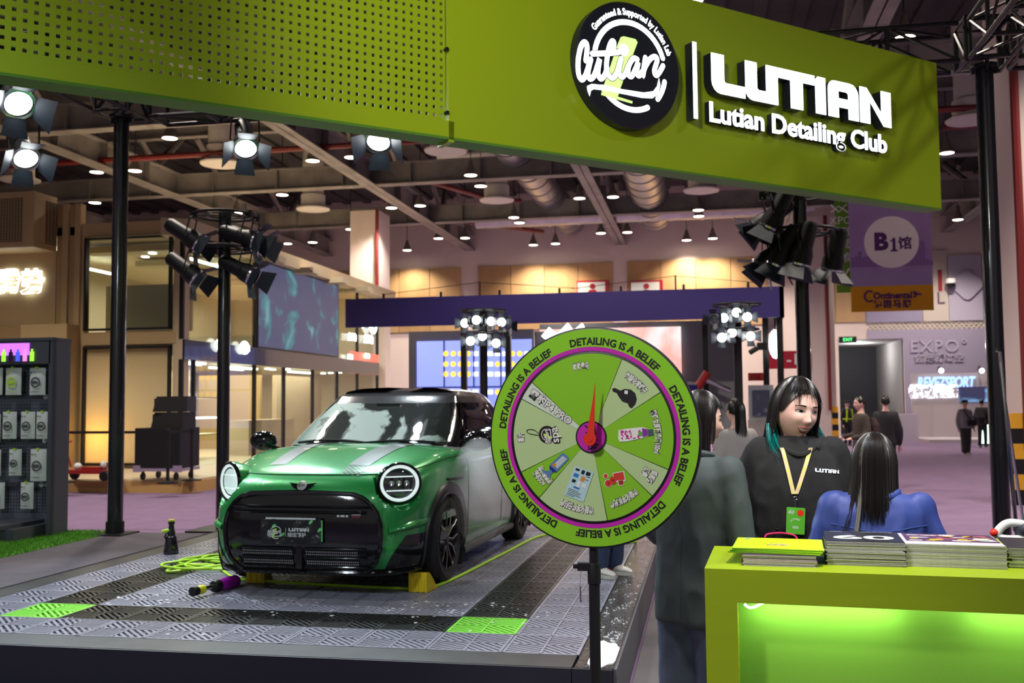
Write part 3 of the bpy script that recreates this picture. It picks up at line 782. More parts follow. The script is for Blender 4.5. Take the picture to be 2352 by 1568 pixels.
ringlamps(pL.x, 12.5, zl[0], 0.42, [(-140, 1.0, 0.2, -1.0), (-15, 1.4, 0.1, -0.8), (25, 1.2, 0.2, -0.9)], 'spotlights on the left lighting post', LT)
LT2 = ['dark spotlight under the lower ring of the left lighting post, on its left', 'large dark spotlight under the lower ring of the left lighting post, pointing right']
ringlamps(pL.x, 12.5, zl[1], 0.42, [(-150, 1.0, 0.1, -1.1), (-20, 1.3, 0.0, -1.0)], 'spotlights on the left lighting post', LT2)
RT = ['dark spotlight under the upper ring of the right lighting post, open flaps to the left', 'dark spotlight under the upper ring of the right lighting post, close to the shaft']
ringlamps(pR.x, 12.5, zr_[0], 0.45, [(-170, -1.0, 0.1, -1.1), (-140, -0.5, 0.1, -1.3)], 'spotlights on the right lighting post', RT)
RT2 = ['dark spotlight under the lower ring of the right lighting post, the leftmost of that ring', 'dark spotlight under the lower ring of the right lighting post, between two others', 'dark spotlight under the lower ring of the right lighting post, just left of the shaft', 'dark spotlight under the lower ring of the right lighting post, right of the shaft']
ringlamps(pR.x, 12.5, zr_[1], 0.42, [(-165, -0.8, 0.0, -1.2), (-130, -0.5, 0.1, -1.3), (-95, -0.3, 0.1, -1.4), (20, -0.2, 0.2, -1.3)], 'spotlights on the right lighting post', RT2)
# ================================================================== BACKGROUND STANDS
M_tan = mat('tan_panel', (0.47, 0.34, 0.165), 0.55, var=0.05, vscale=1)
M_tan2 = mat('tan_panel_deep', (0.37, 0.255, 0.115), 0.55)
M_cream = mat('cream_trim', (0.50, 0.41, 0.27), 0.5)
M_inter = mat('stand_interior', (0.44, 0.38, 0.26), 0.7)
M_step = mat('ochre_step', (0.50, 0.30, 0.10), 0.6)
G_clear = glassmat('shop_glass', (0.86, 0.88, 0.84), 0.03, 0.02, 0.16)
M_frost = mat('frosted_glass', (0.40, 0.36, 0.26), 0.35)
_ft = M_frost.node_tree; _tr = _n(_ft, 'ShaderNodeBsdfTranslucent', 0, -400); _tr.inputs[0].default_value = (0.8, 0.75, 0.62, 1); _mx = _n(_ft, 'ShaderNodeMixShader', 300, -200); _mx.inputs[0].default_value = 0.6
_ft.links.new(_ft.nodes['Principled BSDF'].outputs[0], _mx.inputs[1]); _ft.links.new(_tr.outputs[0], _mx.inputs[2]); _ft.links.new(_mx.outputs[0], _ft.nodes['Material Output'].inputs[0])
E_white = emat('sign_white', (0.95, 1.0, 0.97), 4)
E_tube = emat('light_tube', (0.85, 1.0, 0.93), 7)
XB, YB = -11.83, 21.1
st = thing('exhibition_stand', 'two storey tan exhibition stand with a glazed side and screen, left of the car', 'stand', (XB, YB, 0))
L = lambda x, y, z: (x - XB, y - YB, z)
def part(name, m, c, d, par=st): return MB().box(L(*c), d).build(name, m, par)
part('base_step', M_step, (-15.6, 26.7, 0.11), (11.8, 18.0, 0.22))
part('base_top', M_cream, (-15.6, 26.7, 0.235), (11.7, 17.9, 0.03))
# back walls, upper floor, roof
part('rear_wall', M_inter, (-18.2, 28.7, 3.0), (0.2, 15.2, 5.6)); part('rear_wall', M_inter, (-15, 36.2, 3.0), (6.4, 0.2, 5.6))
part('upper_floor', M_inter, (-15.1, 28.7, 3.0), (6.2, 15.0, 0.3)); part('roof', M_cream, (-15.1, 28.7, 5.85), (6.5, 15.2, 0.2))
# front wall round the two windows
def front(x0, x1, z0, z1, m=M_tan, y=YB, t=0.2, n='wall_panel'): return part(n, m, ((x0 + x1) / 2, y + t / 2, (z0 + z1) / 2), (x1 - x0, t, z1 - z0))
front(-14.44, -11.84, 5.68, 6.01, y=YB - 0.015); front(-14.44, -11.84, 3.12, 3.42, y=YB - 0.015); front(-12.06, -11.83, 0.25, 5.68, M_cream); front(-14.45, -14.36, 0.25, 5.68)
front(-14.36, -12.06, 0.25, 0.32)
for k in range(4): front(-15.1 + k * 0.165, -15.1 + k * 0.165 + 0.15, 3.6, 6.5, M_tan if k % 2 else M_tan2, YB - 0.05 * (k % 2))
front(-15.65, -14.45, 0.25, 3.6, M_tan, YB - 0.5, 0.6); front(-20, -15.12, 0.25, 5.4, M_tan); front(-19, -15.66, 0.25, 3.6, M_tan2, YB - 0.1)
def wframe(x0, x1, z0, z1, par=st):
    w = MB()
    for c, d in (((x0 + x1) / 2, z0, x1 - x0, 0.05), ((x0 + x1) / 2, z1, x1 - x0, 0.05), (x0, (z0 + z1) / 2, 0.05, z1 - z0), (x1, (z0 + z1) / 2, 0.05, z1 - z0)) and [((( x0 + x1) / 2, z0), (x1 - x0 + 0.05, 0.05)), (((x0 + x1) / 2, z1), (x1 - x0 + 0.05, 0.05)), ((x0, (z0 + z1) / 2), (0.05, z1 - z0)), ((x1, (z0 + z1) / 2), (0.05, z1 - z0))]:
        w.box(L(c[0], YB - 0.02, c[1]), (d[0], 0.12, d[1]))
    return w.build('window_frame', M_black, par)
f = wframe(-14.3, -12.12, 3.48, 5.63); MB().box(L(-13.21, YB + 0.03, 4.55), (2.15, 0.02, 2.12)).build('pane', G_clear, f)
f = wframe(-14.3, -12.12, 0.34, 3.05); MB().box(L(-13.21, YB + 0.03, 1.7), (2.15, 0.02, 2.7)).build('pane', M_frost, f)
part('balustrade', mat('balustrade_grey', (0.46, 0.45, 0.36), 0.5), (-13.21, YB + 0.9, 4.05), (2.3, 0.05, 1.15))
bx = MB()
for k in range(5): bx.box(L(-13.2, YB + 1.5 + k * 2.4, 5.6), (4.2, 0.5, 0.16))
bx.build('ceiling_baffle', M_inter, st)
for (x, y, z, l, ax) in ((-12.9, 24, 5.45, 2.6, 'y'), (-13.4, 29, 5.45, 2.2, 'y'), (-12.5, 22.9, 2.75, 1.1, 'y'), (-12.9, 23.4, 2.75, 1.1, 'y'), (-13, 26.5, 2.75, 2.0, 'y'), (-13.6, 26.8, 2.75, 2.0, 'y'), (-13, 30.8, 2.75, 2, 'y'), (-16.5, 24, 5.45, 3, 'y')):
    part('light_tube', E_tube, (x, y, z), (0.08, l, 0.05))
for (x, y) in ((-14, 23.1), (-13.4, 23.3), (-13.5, 22.6), (-12.7, 29.0), (-12.9, 29.5), (-13.2, 28.7), (-13.3, 29.3), (-12.5, 33), (-12.9, 33.2), (-13.3, 33.5)):
    part('downlight', E_tube, (x, y, 5.5 if y < 24 else 2.8), (0.14, 0.14, 0.03))
l = bpy.data.lights.new('stand_light', 'AREA'); l.energy = 520; l.color = (1, 0.93, 0.75); l.size = 4; l.size_y = 12; l.shape = 'RECTANGLE'
o = bpy.data.objects.new('stand_light', l); COL.objects.link(o); o.location = (-15, 28.5, 2.7)
l2 = l.copy(); l2.energy = 420; o = bpy.data.objects.new('stand_light', l2); COL.objects.link(o); o.location = (-15, 28.5, 5.5)
l3 = bpy.data.lights.new('amber_light', 'POINT'); l3.energy = 60; l3.color = (1.0, 0.5, 0.06); l3.shadow_soft_size = 0.3
o = bpy.data.objects.new('amber_light', l3); COL.objects.link(o); o.location = (-13.95, YB + 0.55, 0.95)
# glazed side: mullions, panes, black band, screen
ys = [onx(p, 700, XB).y for p in (418, 445, 520, 585, 652, 718, 774, 820, 866)]
for a in ys:
    part('mullion', M_black, (XB, a, 1.5), (0.10, 0.07, 2.5))
for a in (ys[0], ys[3], ys[6], ys[7], ys[8]): part('mullion', M_black, (XB, a, 4.4), (0.10, 0.07, 2.35))
for a, b in zip(ys, ys[1:]): part('pane', G_clear, (XB + 0.01, (a + b) / 2, 1.5), (0.02, b - a, 2.5))
for a, b in ((ys[0], ys[3]), (ys[6], ys[7]), (ys[7], ys[8])): part('pane', G_clear, (XB + 0.01, (a + b) / 2, 4.4), (0.02, b - a, 2.35))
part('black_band', M_blackgloss, (XB + 0.02, (ys[0] + ys[8]) / 2, 2.98), (0.12, ys[8] - ys[0], 0.46))
rf = MB().prism([(-0.4, 5.6), (0.32, 5.62), (0.36, 5.95), (-0.4, 6.02)], 15.4, T(0, 15.1, 0) @ R(PI / 2, 'X')); rf.build('roof_edge', M_cream, st)
part('corner_post', M_cream, (XB - 0.05, YB + 0.12, 3.1), (0.16, 0.3, 5.7))
part('end_wall', M_white, (XB - 0.2, 36.2, 2.9), (0.5, 0.6, 5.4))
scr = part('video_screen', mat('screen_frame', (0.012, 0.012, 0.015), 0.4), (XB + 0.03, (ys[3] + ys[6]) / 2, 4.42), (0.08, ys[6] - ys[3] - 0.1, 2.4))
def screenmat(name, base, cols, scale, strength):
    m = bpy.data.materials.new(name); m.use_nodes = True; nt = m.node_tree; b = nt.nodes['Principled BSDF']; b.inputs['Base Color'].default_value = (0, 0, 0, 1)
    tc = _n(nt, 'ShaderNodeTexCoord', -900); nz = _n(nt, 'ShaderNodeTexNoise', -600); nz.inputs['Scale'].default_value = scale; nz.inputs['Detail'].default_value = 6; nz.inputs['Distortion'].default_value = 0.6
    rp = _n(nt, 'ShaderNodeValToRGB', -400); e = rp.color_ramp.elements; e[0].position = 0.0; e[0].color = (*base, 1); e[1].position = 1; e[1].color = (*cols[-1][1], 1)
    for p, c in cols[:-1]: k = e.new(p); k.color = (*c, 1)
    nt.links.new(tc.outputs['Object'], nz.inputs['Vector']); nt.links.new(nz.outputs['Fac'], rp.inputs[0]); nt.links.new(rp.outputs[0], b.inputs['Emission Color']); b.inputs['Emission Strength'].default_value = strength
    return m
part('picture', screenmat('night_forest_picture', (0.05, 0.07, 0.14), [(0.54, (0.07, 0.075, 0.15)), (0.61, (0.05, 0.20, 0.23)), (0.68, (0.15, 0.30, 0.36)), (0.78, (0.6, 0.7, 0.85))], 1.1, 0.8), (XB + 0.075, (ys[3] + ys[6]) / 2, 4.42), (0.01, ys[6] - ys[3] - 0.2, 2.3), scr)
SF = frame((0.12, 0, 0), (0, 1, 0), (0, 0, 1))   # drawing plane on the glazed side, local x = along the side
lg = MB()
def onside(px, py): q = onx(px, py, XB); return q.y - YB, q.z
s, z = onside(848, 740); lg.prism([(s + 0.42 * math.cos(k * PI / 12), z + 0.42 * math.sin(k * PI / 12)) for k in range(24)], 0.05, SF, 0)
lg.prism([(s + 0.12 * math.cos(k * PI / 8), z - 0.1 + 0.14 * math.sin(k * PI / 8)) for k in range(9, 16)] + [(s + 0.12, z - 0.1), (s, z + 0.25), (s - 0.12, z - 0.1)], 0.06, SF, 1)
lg.build('drop_logo', [E_white, emat('drop_blue', (0.02, 0.25, 0.8), 1.0)], st)
gl = MB()
for px, py, w, h in ((800, 775, 1.2, 0.25), (838, 780, 1.1, 0.3), (818, 745, 0.6, 0.25), (795, 820, 1.0, 0.16), (835, 818, 1.4, 0.16)):
    s, z = onside(px, py); gl.text('方程豹', h * 1.1, SF @ T(s, z, 0.02), 0.01, 0.006)
gl.build('lit_lettering', E_white, st)
s, z = onside(835, 835); MB().box((0.05, s, z), (0.03, 3.0, 0.75)).build('red_panel', emat('red_glow', (0.75, 0.13, 0.09), 0.9), st)
st2 = MB(); s, z = onside(495, 793)
for ds in (0.0, 1.3):
    for k in range(7): st2.prism([(s + ds + (k - 3) * 0.075 - 0.03, z - 0.05 - 0.11 * math.cos((k - 3) * 0.45)), (s + ds + (k - 3) * 0.075 + 0.03, z - 0.05 - 0.11 * math.cos((k - 3) * 0.45)), (s + ds + (k - 3) * 0.075 + 0.03, z + 0.05 + 0.13 * math.cos((k - 3) * 0.45)), (s + ds + (k - 3) * 0.075 - 0.03, z + 0.05 + 0.13 * math.cos((k - 3) * 0.45))], 0.04, SF)
st2.build('lit_emblem', E_white, st)
# things inside: shelves and counters seen through the glass
for y, m in ((23.2, M_cream), (26.5, M_cream), (31, M_tan)): part('inner_wall', m, (-15.6, y, 1.5), (2.2, 0.15, 2.5))
for z in (0.9, 1.35, 1.9): part('shelf', E_tube if z == 1.35 else M_cream, (-13.6, 24.9, z), (0.5, 2.2, 0.035))
part('inner_counter', M_cream, (-13.2, 28.3, 0.75), (0.7, 3.2, 1.0)); part('inner_box', M_black, (-13.5, 23.5, 0.6), (0.6, 0.9, 0.7)); part('inner_wall', M_cream, (-14.2, 33.4, 1.5), (0.15, 4, 2.5))
# the cooling box with its slotted grille, and the lit name
yf = onx(78, 520, -15.12).y
cb = part('grille_box', M_tan, (-17.6, (yf + YB) / 2, 6.02), (4.96, YB - yf, 1.3))
sl = MB()
for j in range(22):
    for i in range(30): sl.box(L(-15.45 - i * 0.075, yf - 0.004, 5.52 + j * 0.047), (0.05, 0.01, 0.022))
for j in range(22):
    for i in range(9): sl.box(L(-15.115, yf + 0.45 + i * 0.12, 5.52 + j * 0.047), (0.01, 0.08, 0.022))
sl.build('slots', M_dark, cb)['kind'] = 'stuff'
for px, ch in ((18, '腾'), (75, '势')):
    p = ony(px, 650, YB - 0.06); b = MB(); b.text(ch, 0.62, frame(L(*p), (1, 0, 0), (0, 0, 1)), 0.06, 0.018); b.build('letter', emat('stand_letter', (0.95, 1.0, 0.97), 1.5), st)

# display stand with hanging pouches
M_anth = mat('anthracite', (0.055, 0.06, 0.08), 0.45); M_board = mat('pegboard_grey', (0.10, 0.115, 0.15), 0.5)
DS = Vector((-8.3, 9.62, 0.312))
ds = thing('display_stand', 'dark grey pegboard display stand with a lit header at the left edge', 'display', DS)
MB().box((0, 0.06, 1.02), (3.0, 0.06, 2.04)).build('back_board', M_board, ds)
for x in (-1.5, 1.49): MB().box((x, -0.02, 1.04), (0.05, 0.30, 2.08)).build('side_panel', M_anth, ds)
MB().box((0, -0.06, 1.94), (2.96, 0.22, 0.26)).build('header', M_anth, ds)
MB().box((0, -0.02, 2.075), (3.04, 0.32, 0.03)).build('top_board', M_anth, ds)
b = MB(); b.box((0, -0.33, 0.06), (2.9, 0.62, 0.12)); b.box((-0.05, -0.36, 0.14), (2.8, 0.66, 0.04)); b.build('foot_shelf', M_anth, ds)
hb = MB()
for j in range(46):
    for i in range(30):
        if (j // 12) % 1 == 0 and (j % 12) < 10: hb.box((1.42 - i * 0.035, 0.0285, 0.22 + j * 0.035), (0.011, 0.004, 0.011))
hb.build('peg_holes', M_dark, ds)['kind'] = 'stuff'
def onDS(px, py, dy=0.02): q = ony(px, py, DS.y + dy); return q.x - DS.x, q.z - DS.z
for py in (908, 1008, 1112): x, z = onDS(60, py); MB().box((0, 0.02, z), (2.9, 0.03, 0.05)).build('shelf_rail', M_anth, ds)
hs = MB(); x, z = onDS(50, 800, -0.18); hs.box((0.0 - 0.05, -0.175, 1.94), (2.55, 0.01, 0.2)); hs.build('header_screen', emat('header_dark', (0.03, 0.02, 0.06), 0.6), ds)
hp = MB(); x0, z0 = onDS(25, 800, -0.18)
hp.box((x0 - 0.15, -0.182, 1.97), (0.75, 0.004, 0.13), None, 0)
for k in range(9):
    c = 1 + k % 4; w = 0.035; xx = x0 - 0.42 + k * 0.085
    hp.box((xx, -0.186, 1.89), (w * 1.4, 0.004, 0.10), None, c); hp.box((xx, -0.186, 1.95), (w * 0.6, 0.004, 0.04), None, c)
hp.build('header_picture', [emat('pic_violet', (0.55, 0.15, 0.8), 1.0), emat('pic_lime', (0.3, 0.8, 0.05), 1.0), emat('pic_black', (0.01, 0.0, 0.02), 0.5), emat('pic_blue', (0.05, 0.08, 0.6), 1.0), emat('pic_pink', (0.85, 0.2, 0.6), 1.0)], ds)
mk = MB()
for px, py in ((105, 910), (103, 1011), (95, 1112), (90, 1213)):
    x, z = onDS(px, py, 0.0)
    mk.prism([(x + 0.03 * math.cos(k * PI / 8), z + 0.03 * math.sin(k * PI / 8)) for k in range(16)], 0.003, T(0, 0, 0) @ R(PI / 2, 'X')); mk.box((x + 0.085, -0.002, z + 0.008), (0.09, 0.004, 0.012)); mk.box((x + 0.085, -0.002, z - 0.012), (0.09, 0.004, 0.010))
mk.build('printed_marks', mat('mark_pale', (0.5, 0.55, 0.6), 0.6), ds)
M_pouch = mat('pouch_white', (0.62, 0.66, 0.66), 0.45); M_pouch_p = mat('pouch_print', (0.06, 0.07, 0.08), 0.5); M_limep = mat('lime_print', (0.45, 0.75, 0.03), 0.5)
def pouch(px, py, w, h, label, ringm, yaw=0.0):
    x, z = onDS(px, py, -0.06)
    t = thing('pouch', label, 'pouch', DS + Vector((x, -0.10, z)), yaw, 'white pouches on the pegboard')
    def surf(u, v):
        d = 0.030 * math.sin(PI * min(1, max(0, u))) ** 0.6 * math.sin(PI * (0.08 + 0.84 * (1 - v) if v > 0.04 else 0.05)) ** 0.5
        return ((u - 0.5) * w, -d, (v - 0.5) * h)
    b = MB(); b.grid(surf, 9, 11); b.grid(lambda u, v: ((u - 0.5) * w, -0.2 * surf(u, v)[1], (v - 0.5) * h), 9, 11, flip=True); b.build('bag', M_pouch, t)
    p = MB()
    fw = lambda a, r: (r * math.cos(a), -0.037, -0.01 + r * math.sin(a))
    n = 28
    vs = [fw(2 * PI * k / n, w * 0.30) for k in range(n)] + [fw(2 * PI * k / n, w * 0.215) for k in range(n)]
    p.add(vs, [(k, (k + 1) % n, n + (k + 1) % n, n + k) for k in range(n)])
    p.box((-0.005, -0.037, -0.01), (w * 0.34, 0.002, h * 0.10)); p.box((-w * 0.28, -0.034, h * 0.33), (w * 0.08, 0.002, w * 0.08)); p.box((-w * 0.1, -0.034, h * 0.33), (w * 0.12, 0.002, h * 0.03))
    p.box((-0.01, -0.034, -h * 0.38), (w * 0.5, 0.002, h * 0.015))
    p.build('print', ringm, t)
    MB().box((0, -0.012, h / 2), (0.03, 0.03, 0.02)).build('clip', M_limep, t)
    MB().tube([(0, 0.14, h / 2 + 0.012), (0, -0.02, h / 2 + 0.005), (0, -0.03, h / 2 + 0.02)], 0.004, 6).build('hook', M_chrome, t)
row = ['topmost', 'second', 'third', 'lowest']
for px, py, w, h, r, lab in ((37, 876, 0.19, 0.29, 0, 'white pouch with a lime ring print hanging in the top row'), (92, 876, 0.19, 0.29, 0, 'white pouch with a grey ring, right end of the top row on the pegboard'), (-6, 876, 0.19, 0.29, 0, 'white pouch cut by the left frame edge in the top row'),
    (28, 976, 0.17, 0.29, 1, 'white pouch second from the left in the second row of the pegboard'), (70, 976, 0.17, 0.29, 1, 'white pouch half covered by its neighbour in the second row'), (105, 976, 0.165, 0.29, 1, 'white pouch at the right end of the second row'), (-9, 982, 0.17, 0.29, 1, 'white pouch cut by the left frame edge in the second row'),
    (41, 1061, 0.14, 0.28, 2, 'narrow turned white pouch in the third row of the pegboard'), (94, 1067, 0.19, 0.34, 2, 'tall white pouch at the right end of the third row'), (-8, 1062, 0.17, 0.28, 2, 'white pouch cut by the left frame edge in the third row'),
    (68, 1137, 0.155, 0.28, 3, 'white pouch at the right end of the lowest row'), (2, 1137, 0.155, 0.28, 3, 'white pouch at the left of the lowest row')):
    pouch(px, py, w, h, lab, M_limep if 'lime ring' in lab else M_pouch_p, 0.12 if 'turned' in lab else 0.0)

# flight case with loudspeakers, belt barrier, red trolley on the tan step
ZS = 0.25
p = onz(352, 1104, ZS)
fc = thing('flight_case', 'black flight case on castors under the loudspeakers, on the tan step', 'case', (p.x, p.y + 0.5, ZS))
MB().box((0, 0, 0.62), (0.95, 0.75, 0.76)).build('case_body', M_black, fc); MB().box((0, 0, 0.20), (0.97, 0.77, 0.06)).build('metal_edge', M_chrome, fc)
for i in (-0.35, 0.35):
    for j in (-0.28, 0.28): MB().cyl((i - 0.02, j, 0.07), (i + 0.02, j, 0.07), 0.07, n=14).box((i, j, 0.15), (0.03, 0.06, 0.08)).build('castor', M_black, fc)
for i in (-0.42, 0.42): MB().box((i, -0.36, 0.22), (0.16, 0.06, 0.13)).build('corner_plate', M_chrome, fc)
for k, lab in enumerate(('black loudspeaker lying on the flight case, lower of two', 'black loudspeaker tilted on top of the stack on the flight case')):
    sp = thing('loudspeaker', lab, 'loudspeaker', (p.x + 0.1 + 0.02 * k, p.y + 0.5, ZS + 1.0 + 0.31 * k), 0.15 * k, 'stacked loudspeakers')
    MB().prism([(-0.32, 0), (0.36, 0), (0.36, 0.3), (-0.24, 0.3)], 0.5, T(0, 0.25, 0) @ R(PI / 2, 'X')).build('cabinet', mat('speaker_black', (0.01, 0.01, 0.011), 0.6), sp)
    MB().box((-0.29, -0.0, 0.15), (0.02, 0.44, 0.22), R(0)).build('grille', M_dark, sp)
pts = [onz(x, y, ZS) for x, y in ((148, 1108), (385, 1110), (440, 1103))]
for q, lab in zip(pts, ('black belt barrier post beside the display stand', 'black belt barrier post in front of the flight case', 'black belt barrier post right of the flight case')):
    t = thing('barrier_post', lab, 'barrier', q, 0, 'belt barrier posts')
    MB().lathe([(0.19, 0.0), (0.19, 0.02), (0.05, 0.035), (0.03, 0.05), (0.03, 0.9), (0.04, 0.9), (0.04, 0.99), (0.02, 1.0)], 20).build('pole', M_black, t)
for a, b, lab in ((0, 1, 'black barrier belt stretched past the amber window'), (1, 2, 'short black barrier belt beside the flight case')):
    d = pts[b] - pts[a]; F = frame(pts[a] + Vector((0, 0, 0.94)), d, (0, 0, 1))
    tag(MB().box((d.length / 2, 0, 0), (d.length - 0.08, 0.05, 0.006), F).build('barrier_belt', M_black), lab, 'belt')
q = onz(205, 1103, ZS); M_red = mat('red_paint', (0.28, 0.012, 0.012), 0.4)
tr = thing('trolley', 'low red wheeled frame parked on the tan step by the amber window', 'trolley', q)
MB().box((0, 0, 0.17), (1.0, 0.34, 0.07)).box((0.1, 0, 0.235), (0.4, 0.25, 0.06)).build('frame', M_red, tr)
for i in (-0.45, 0.45):
    for j in (-0.26, 0.26): MB().lathe([(0.03, -0.04), (0.09, -0.04), (0.10, -0.02), (0.10, 0.02), (0.09, 0.04), (0.03, 0.04)], 16, T(i, j * 0.75, 0.10) @ R(PI / 2, 'X')).build('wheel', M_black, tr)
MB().tube([(-0.4, 0, 0.26), (-0.55, 0, 0.7), (-0.5, 0.15, 0.75)], 0.02, 6).build('handle', M_red, tr)
MB().ball((-0.25, 0, 0.27), (0.08, 0.07, 0.07), 12).build('bundle', M_pouch, tr); MB().ball((0.3, 0, 0.30), (0.06, 0.06, 0.08), 12).build('bundle', M_pouch, tr)

# ------- violet stand in the middle
M_violet = mat('violet_fascia', (0.03, 0.02, 0.135), 0.5); M_gframe = mat('screen_wall_grey', (0.09, 0.085, 0.10), 0.5); M_gpale = mat('grey_blue_wall', (0.20, 0.22, 0.25), 0.6)
VY = 24.0
vs_ = thing('violet_stand', 'open exhibition stand with a deep violet fascia and screens behind the car', 'stand', (-3, VY, 0))
V = lambda x, y, z: (x + 3, y - VY, z)
a = ony(897, 680, VY); b_ = ony(1800, 662, VY); z0 = ony(1300, 740, VY).z; z1 = ony(1300, 672, VY).z
vx0, vx1 = a.x - 1.2, b_.x
MB().box(V((vx0 + vx1) / 2, VY + 0.05, (z0 + z1) / 2), (vx1 - vx0, 0.1, z1 - z0)).build('fascia', M_violet, vs_)
MB().box(V(vx1 - 0.05, VY + 3.0, (z0 + z1) / 2), (0.1, 6.0, z1 - z0)).build('side_fascia', M_violet, vs_)
b = MB()
for k in range(7):
    x = vx0 + 1 + k * 1.5; b.cyl(V(x, VY + 0.05, z1), V(x, VY + 0.05, z1 + 0.12), 0.03, n=6)
b.cyl(V(vx0 + 3.5, VY + 0.05, z1), V(vx0 + 3.5, VY + 0.05, z1 + 0.35), 0.02, n=6); b.cyl(V(vx1 - 2.5, VY + 0.05, z1), V(vx1 - 2.5, VY + 0.05, z1 + 0.35), 0.02, n=6)
b.tube([V(vx0 + 1, VY + 0.05, z1 + 0.1), V(vx0 + 3.5, VY + 0.05, z1 + 0.33), V(vx0 + 6, VY + 0.05, z1 + 0.1)], 0.008, 5); b.tube([V(vx1 - 5, VY + 0.05, z1 + 0.1), V(vx1 - 2.5, VY + 0.05, z1 + 0.33), V(vx1 - 0.5, VY + 0.05, z1 + 0.1)], 0.008, 5)
b.build('top_rigging', M_black, vs_)
for px, y in ((1066, VY + 0.2), (1168, VY + 0.2), (1621, VY + 3.5), (1793, VY + 0.2), (1760, VY + 1.6)):
    q = ony(px, 850, y); MB().box(V(q.x, y, z1 / 2), (0.14, 0.14, z1)).build('stand_post', M_truss, vs_)
YW = VY + 6.5
def rectw(n, m, x0, y0, x1, y1, Y, t=0.12, par=None, rel=None):
    A, B = ony(x0, y0, Y), ony(x1, y1, Y); c = ((A.x + B.x) / 2, Y, (A.z + B.z) / 2); d = (abs(B.x - A.x), t, abs(A.z - B.z))
    rel = rel or V
    return MB().box(rel(*c), d).build(n, m, par or vs_)
rectw('screen_wall', M_gframe, 940, 762, 1228, 1010, YW + 0.2)
sw = rectw('video_screen', emat('screen_blue', (0.22, 0.28, 0.85), 1.0), 958, 784, 1222, 885, YW, 0.08)
rectw('video_screen', emat('screen_blue_low', (0.2, 0.25, 0.8), 1.0), 958, 892, 1222, 980, YW, 0.08)
ic = MB(); random.seed(5)
for j, py in enumerate((812, 836, 859, 900)):
    for i in range(12):
        px = 1024 + i * 17; q = ony(px, py, YW - 0.06)
        mi = (0 if (i < 4 or i in (7, 9, 10)) else 1)
        if j in (0, 2) and 4 <= i <= 8: mi = 1
        if mi == 0: ic.prism(circle(0.085, 12), 0.01, frame(V(*q), (1, 0, 0), (0, 0, 1)), 0)
        else: ic.box(V(*q), (0.17, 0.01, 0.13), None, 1)
ic.build('screen_icons', [emat('icon_yellow', (1.0, 0.55, 0.06), 1.2), emat('icon_white', (0.85, 0.9, 1.0), 1.5)], sw)
gm = MB()
for px in (1020, 1062, 1088, 1112, 1150): q = ony(px, 835, YW - 0.06); gm.box(V(q.x, q.y, q.z), (0.04, 0.02, 1.45))
gm.build('screen_seams', M_black, sw)
rectw('rear_wall', M_gframe, 1228, 762, 1270, 1000, YW + 0.25); rectw('rear_wall', M_gpale, 1240, 745, 1692, 890, YW + 0.6, 0.1)
pk = rectw('picture_screen', screenmat('pink_picture', (0.95, 0.72, 0.74), [(0.45, (0.95, 0.8, 0.8)), (0.56, (1.0, 0.45, 0.38)), (0.66, (0.6, 0.4, 0.62)), (0.9, (0.5, 0.3, 0.6))], 0.35, 0.95), 1240, 757, 1566, 864, YW + 0.4, 0.1)
zg = MB(); q0 = ony(1245, 772, YW - 0.2)
px_pts = [(1245, 772), (1262, 752), (1280, 768), (1305, 742), (1318, 760), (1338, 742), (1352, 772), (1335, 786), (1318, 772), (1300, 784), (1262, 786)]
zg.prism([(ony(x, y, YW - 0.3).x, ony(x, y, YW - 0.3).z) for x, y in px_pts], 0.1, T(3, YW - 0.3 - VY, 0) @ R(PI / 2, 'X')); zg.build('hanging_sign', E_white, vs_)
for px in (1293, 1338): q = ony(px, 745, YW - 0.3); MB().cyl(V(q.x, YW - 0.32, q.z), V(q.x, YW - 0.32, z1), 0.012, n=6).build('hanger', M_black, vs_)
rectw('exhibit_table', mat('exhibit_grey', (0.25, 0.26, 0.27), 0.5), 1540, 878, 1690, 985, VY + 4, 0.8)
rectw('exhibit_table', mat('exhibit_blue', (0.03, 0.04, 0.35), 0.5), 1560, 884, 1604, 1000, VY + 2, 0.3)
b = MB(); q = ony(1600, 885, VY + 3.2); b.tube([V(q.x, q.y, q.z - 0.1), V(q.x + 0.3, q.y, q.z + 0.35)], 0.12, 10); b.build('exhibit_arm', M_red, vs_)
b = MB(); q = ony(1650, 880, VY + 3.2); b.tube([V(q.x - 0.35, q.y, q.z + 0.1), V(q.x + 0.3, q.y, q.z - 0.2)], 0.07, 10); b.build('exhibit_arm', M_chrome, vs_)
# its two lighting trees, lamps on
def littree(px, pyr, Y, spots, lab, grp):
    p = ony(px, pyr, Y); t = thing('lighting_post', lab, 'post', (p.x, Y, 0))
    MB().cyl((0, 0, 0), (0, 0, p.z), 0.085, n=16).build('shaft', M_black, t); MB().box((0, 0, 0.012), (0.6, 0.6, 0.024)).build('base_plate', M_black, t)
    ring_rack(t, p.z, 0.48); ring_rack(t, p.z - 0.5, 0.42)
    for (sx, sy, k, onn) in spots:
        q = ony(sx, sy, Y - 0.35 + 0.1 * (k % 3))
        d = Vector((-(q.x) + (sx - px) * 0.12, -q.y, -1.2 if onn else -2.5)).normalized()
        spotlight((q.x, q.y, q.z + 0.16), (q.x + d.x * 4, q.y + d.y * 4, q.z + d.z * 4), f'{["leftmost", "left central", "central", "right central", "rightmost"][min(4, k)]} spotlight in the {"upper" if sy < pyr + 45 else "lower"} row of the {grp}', 0.85, onn, 'spotlights on the ' + grp, 0.16)
    return t
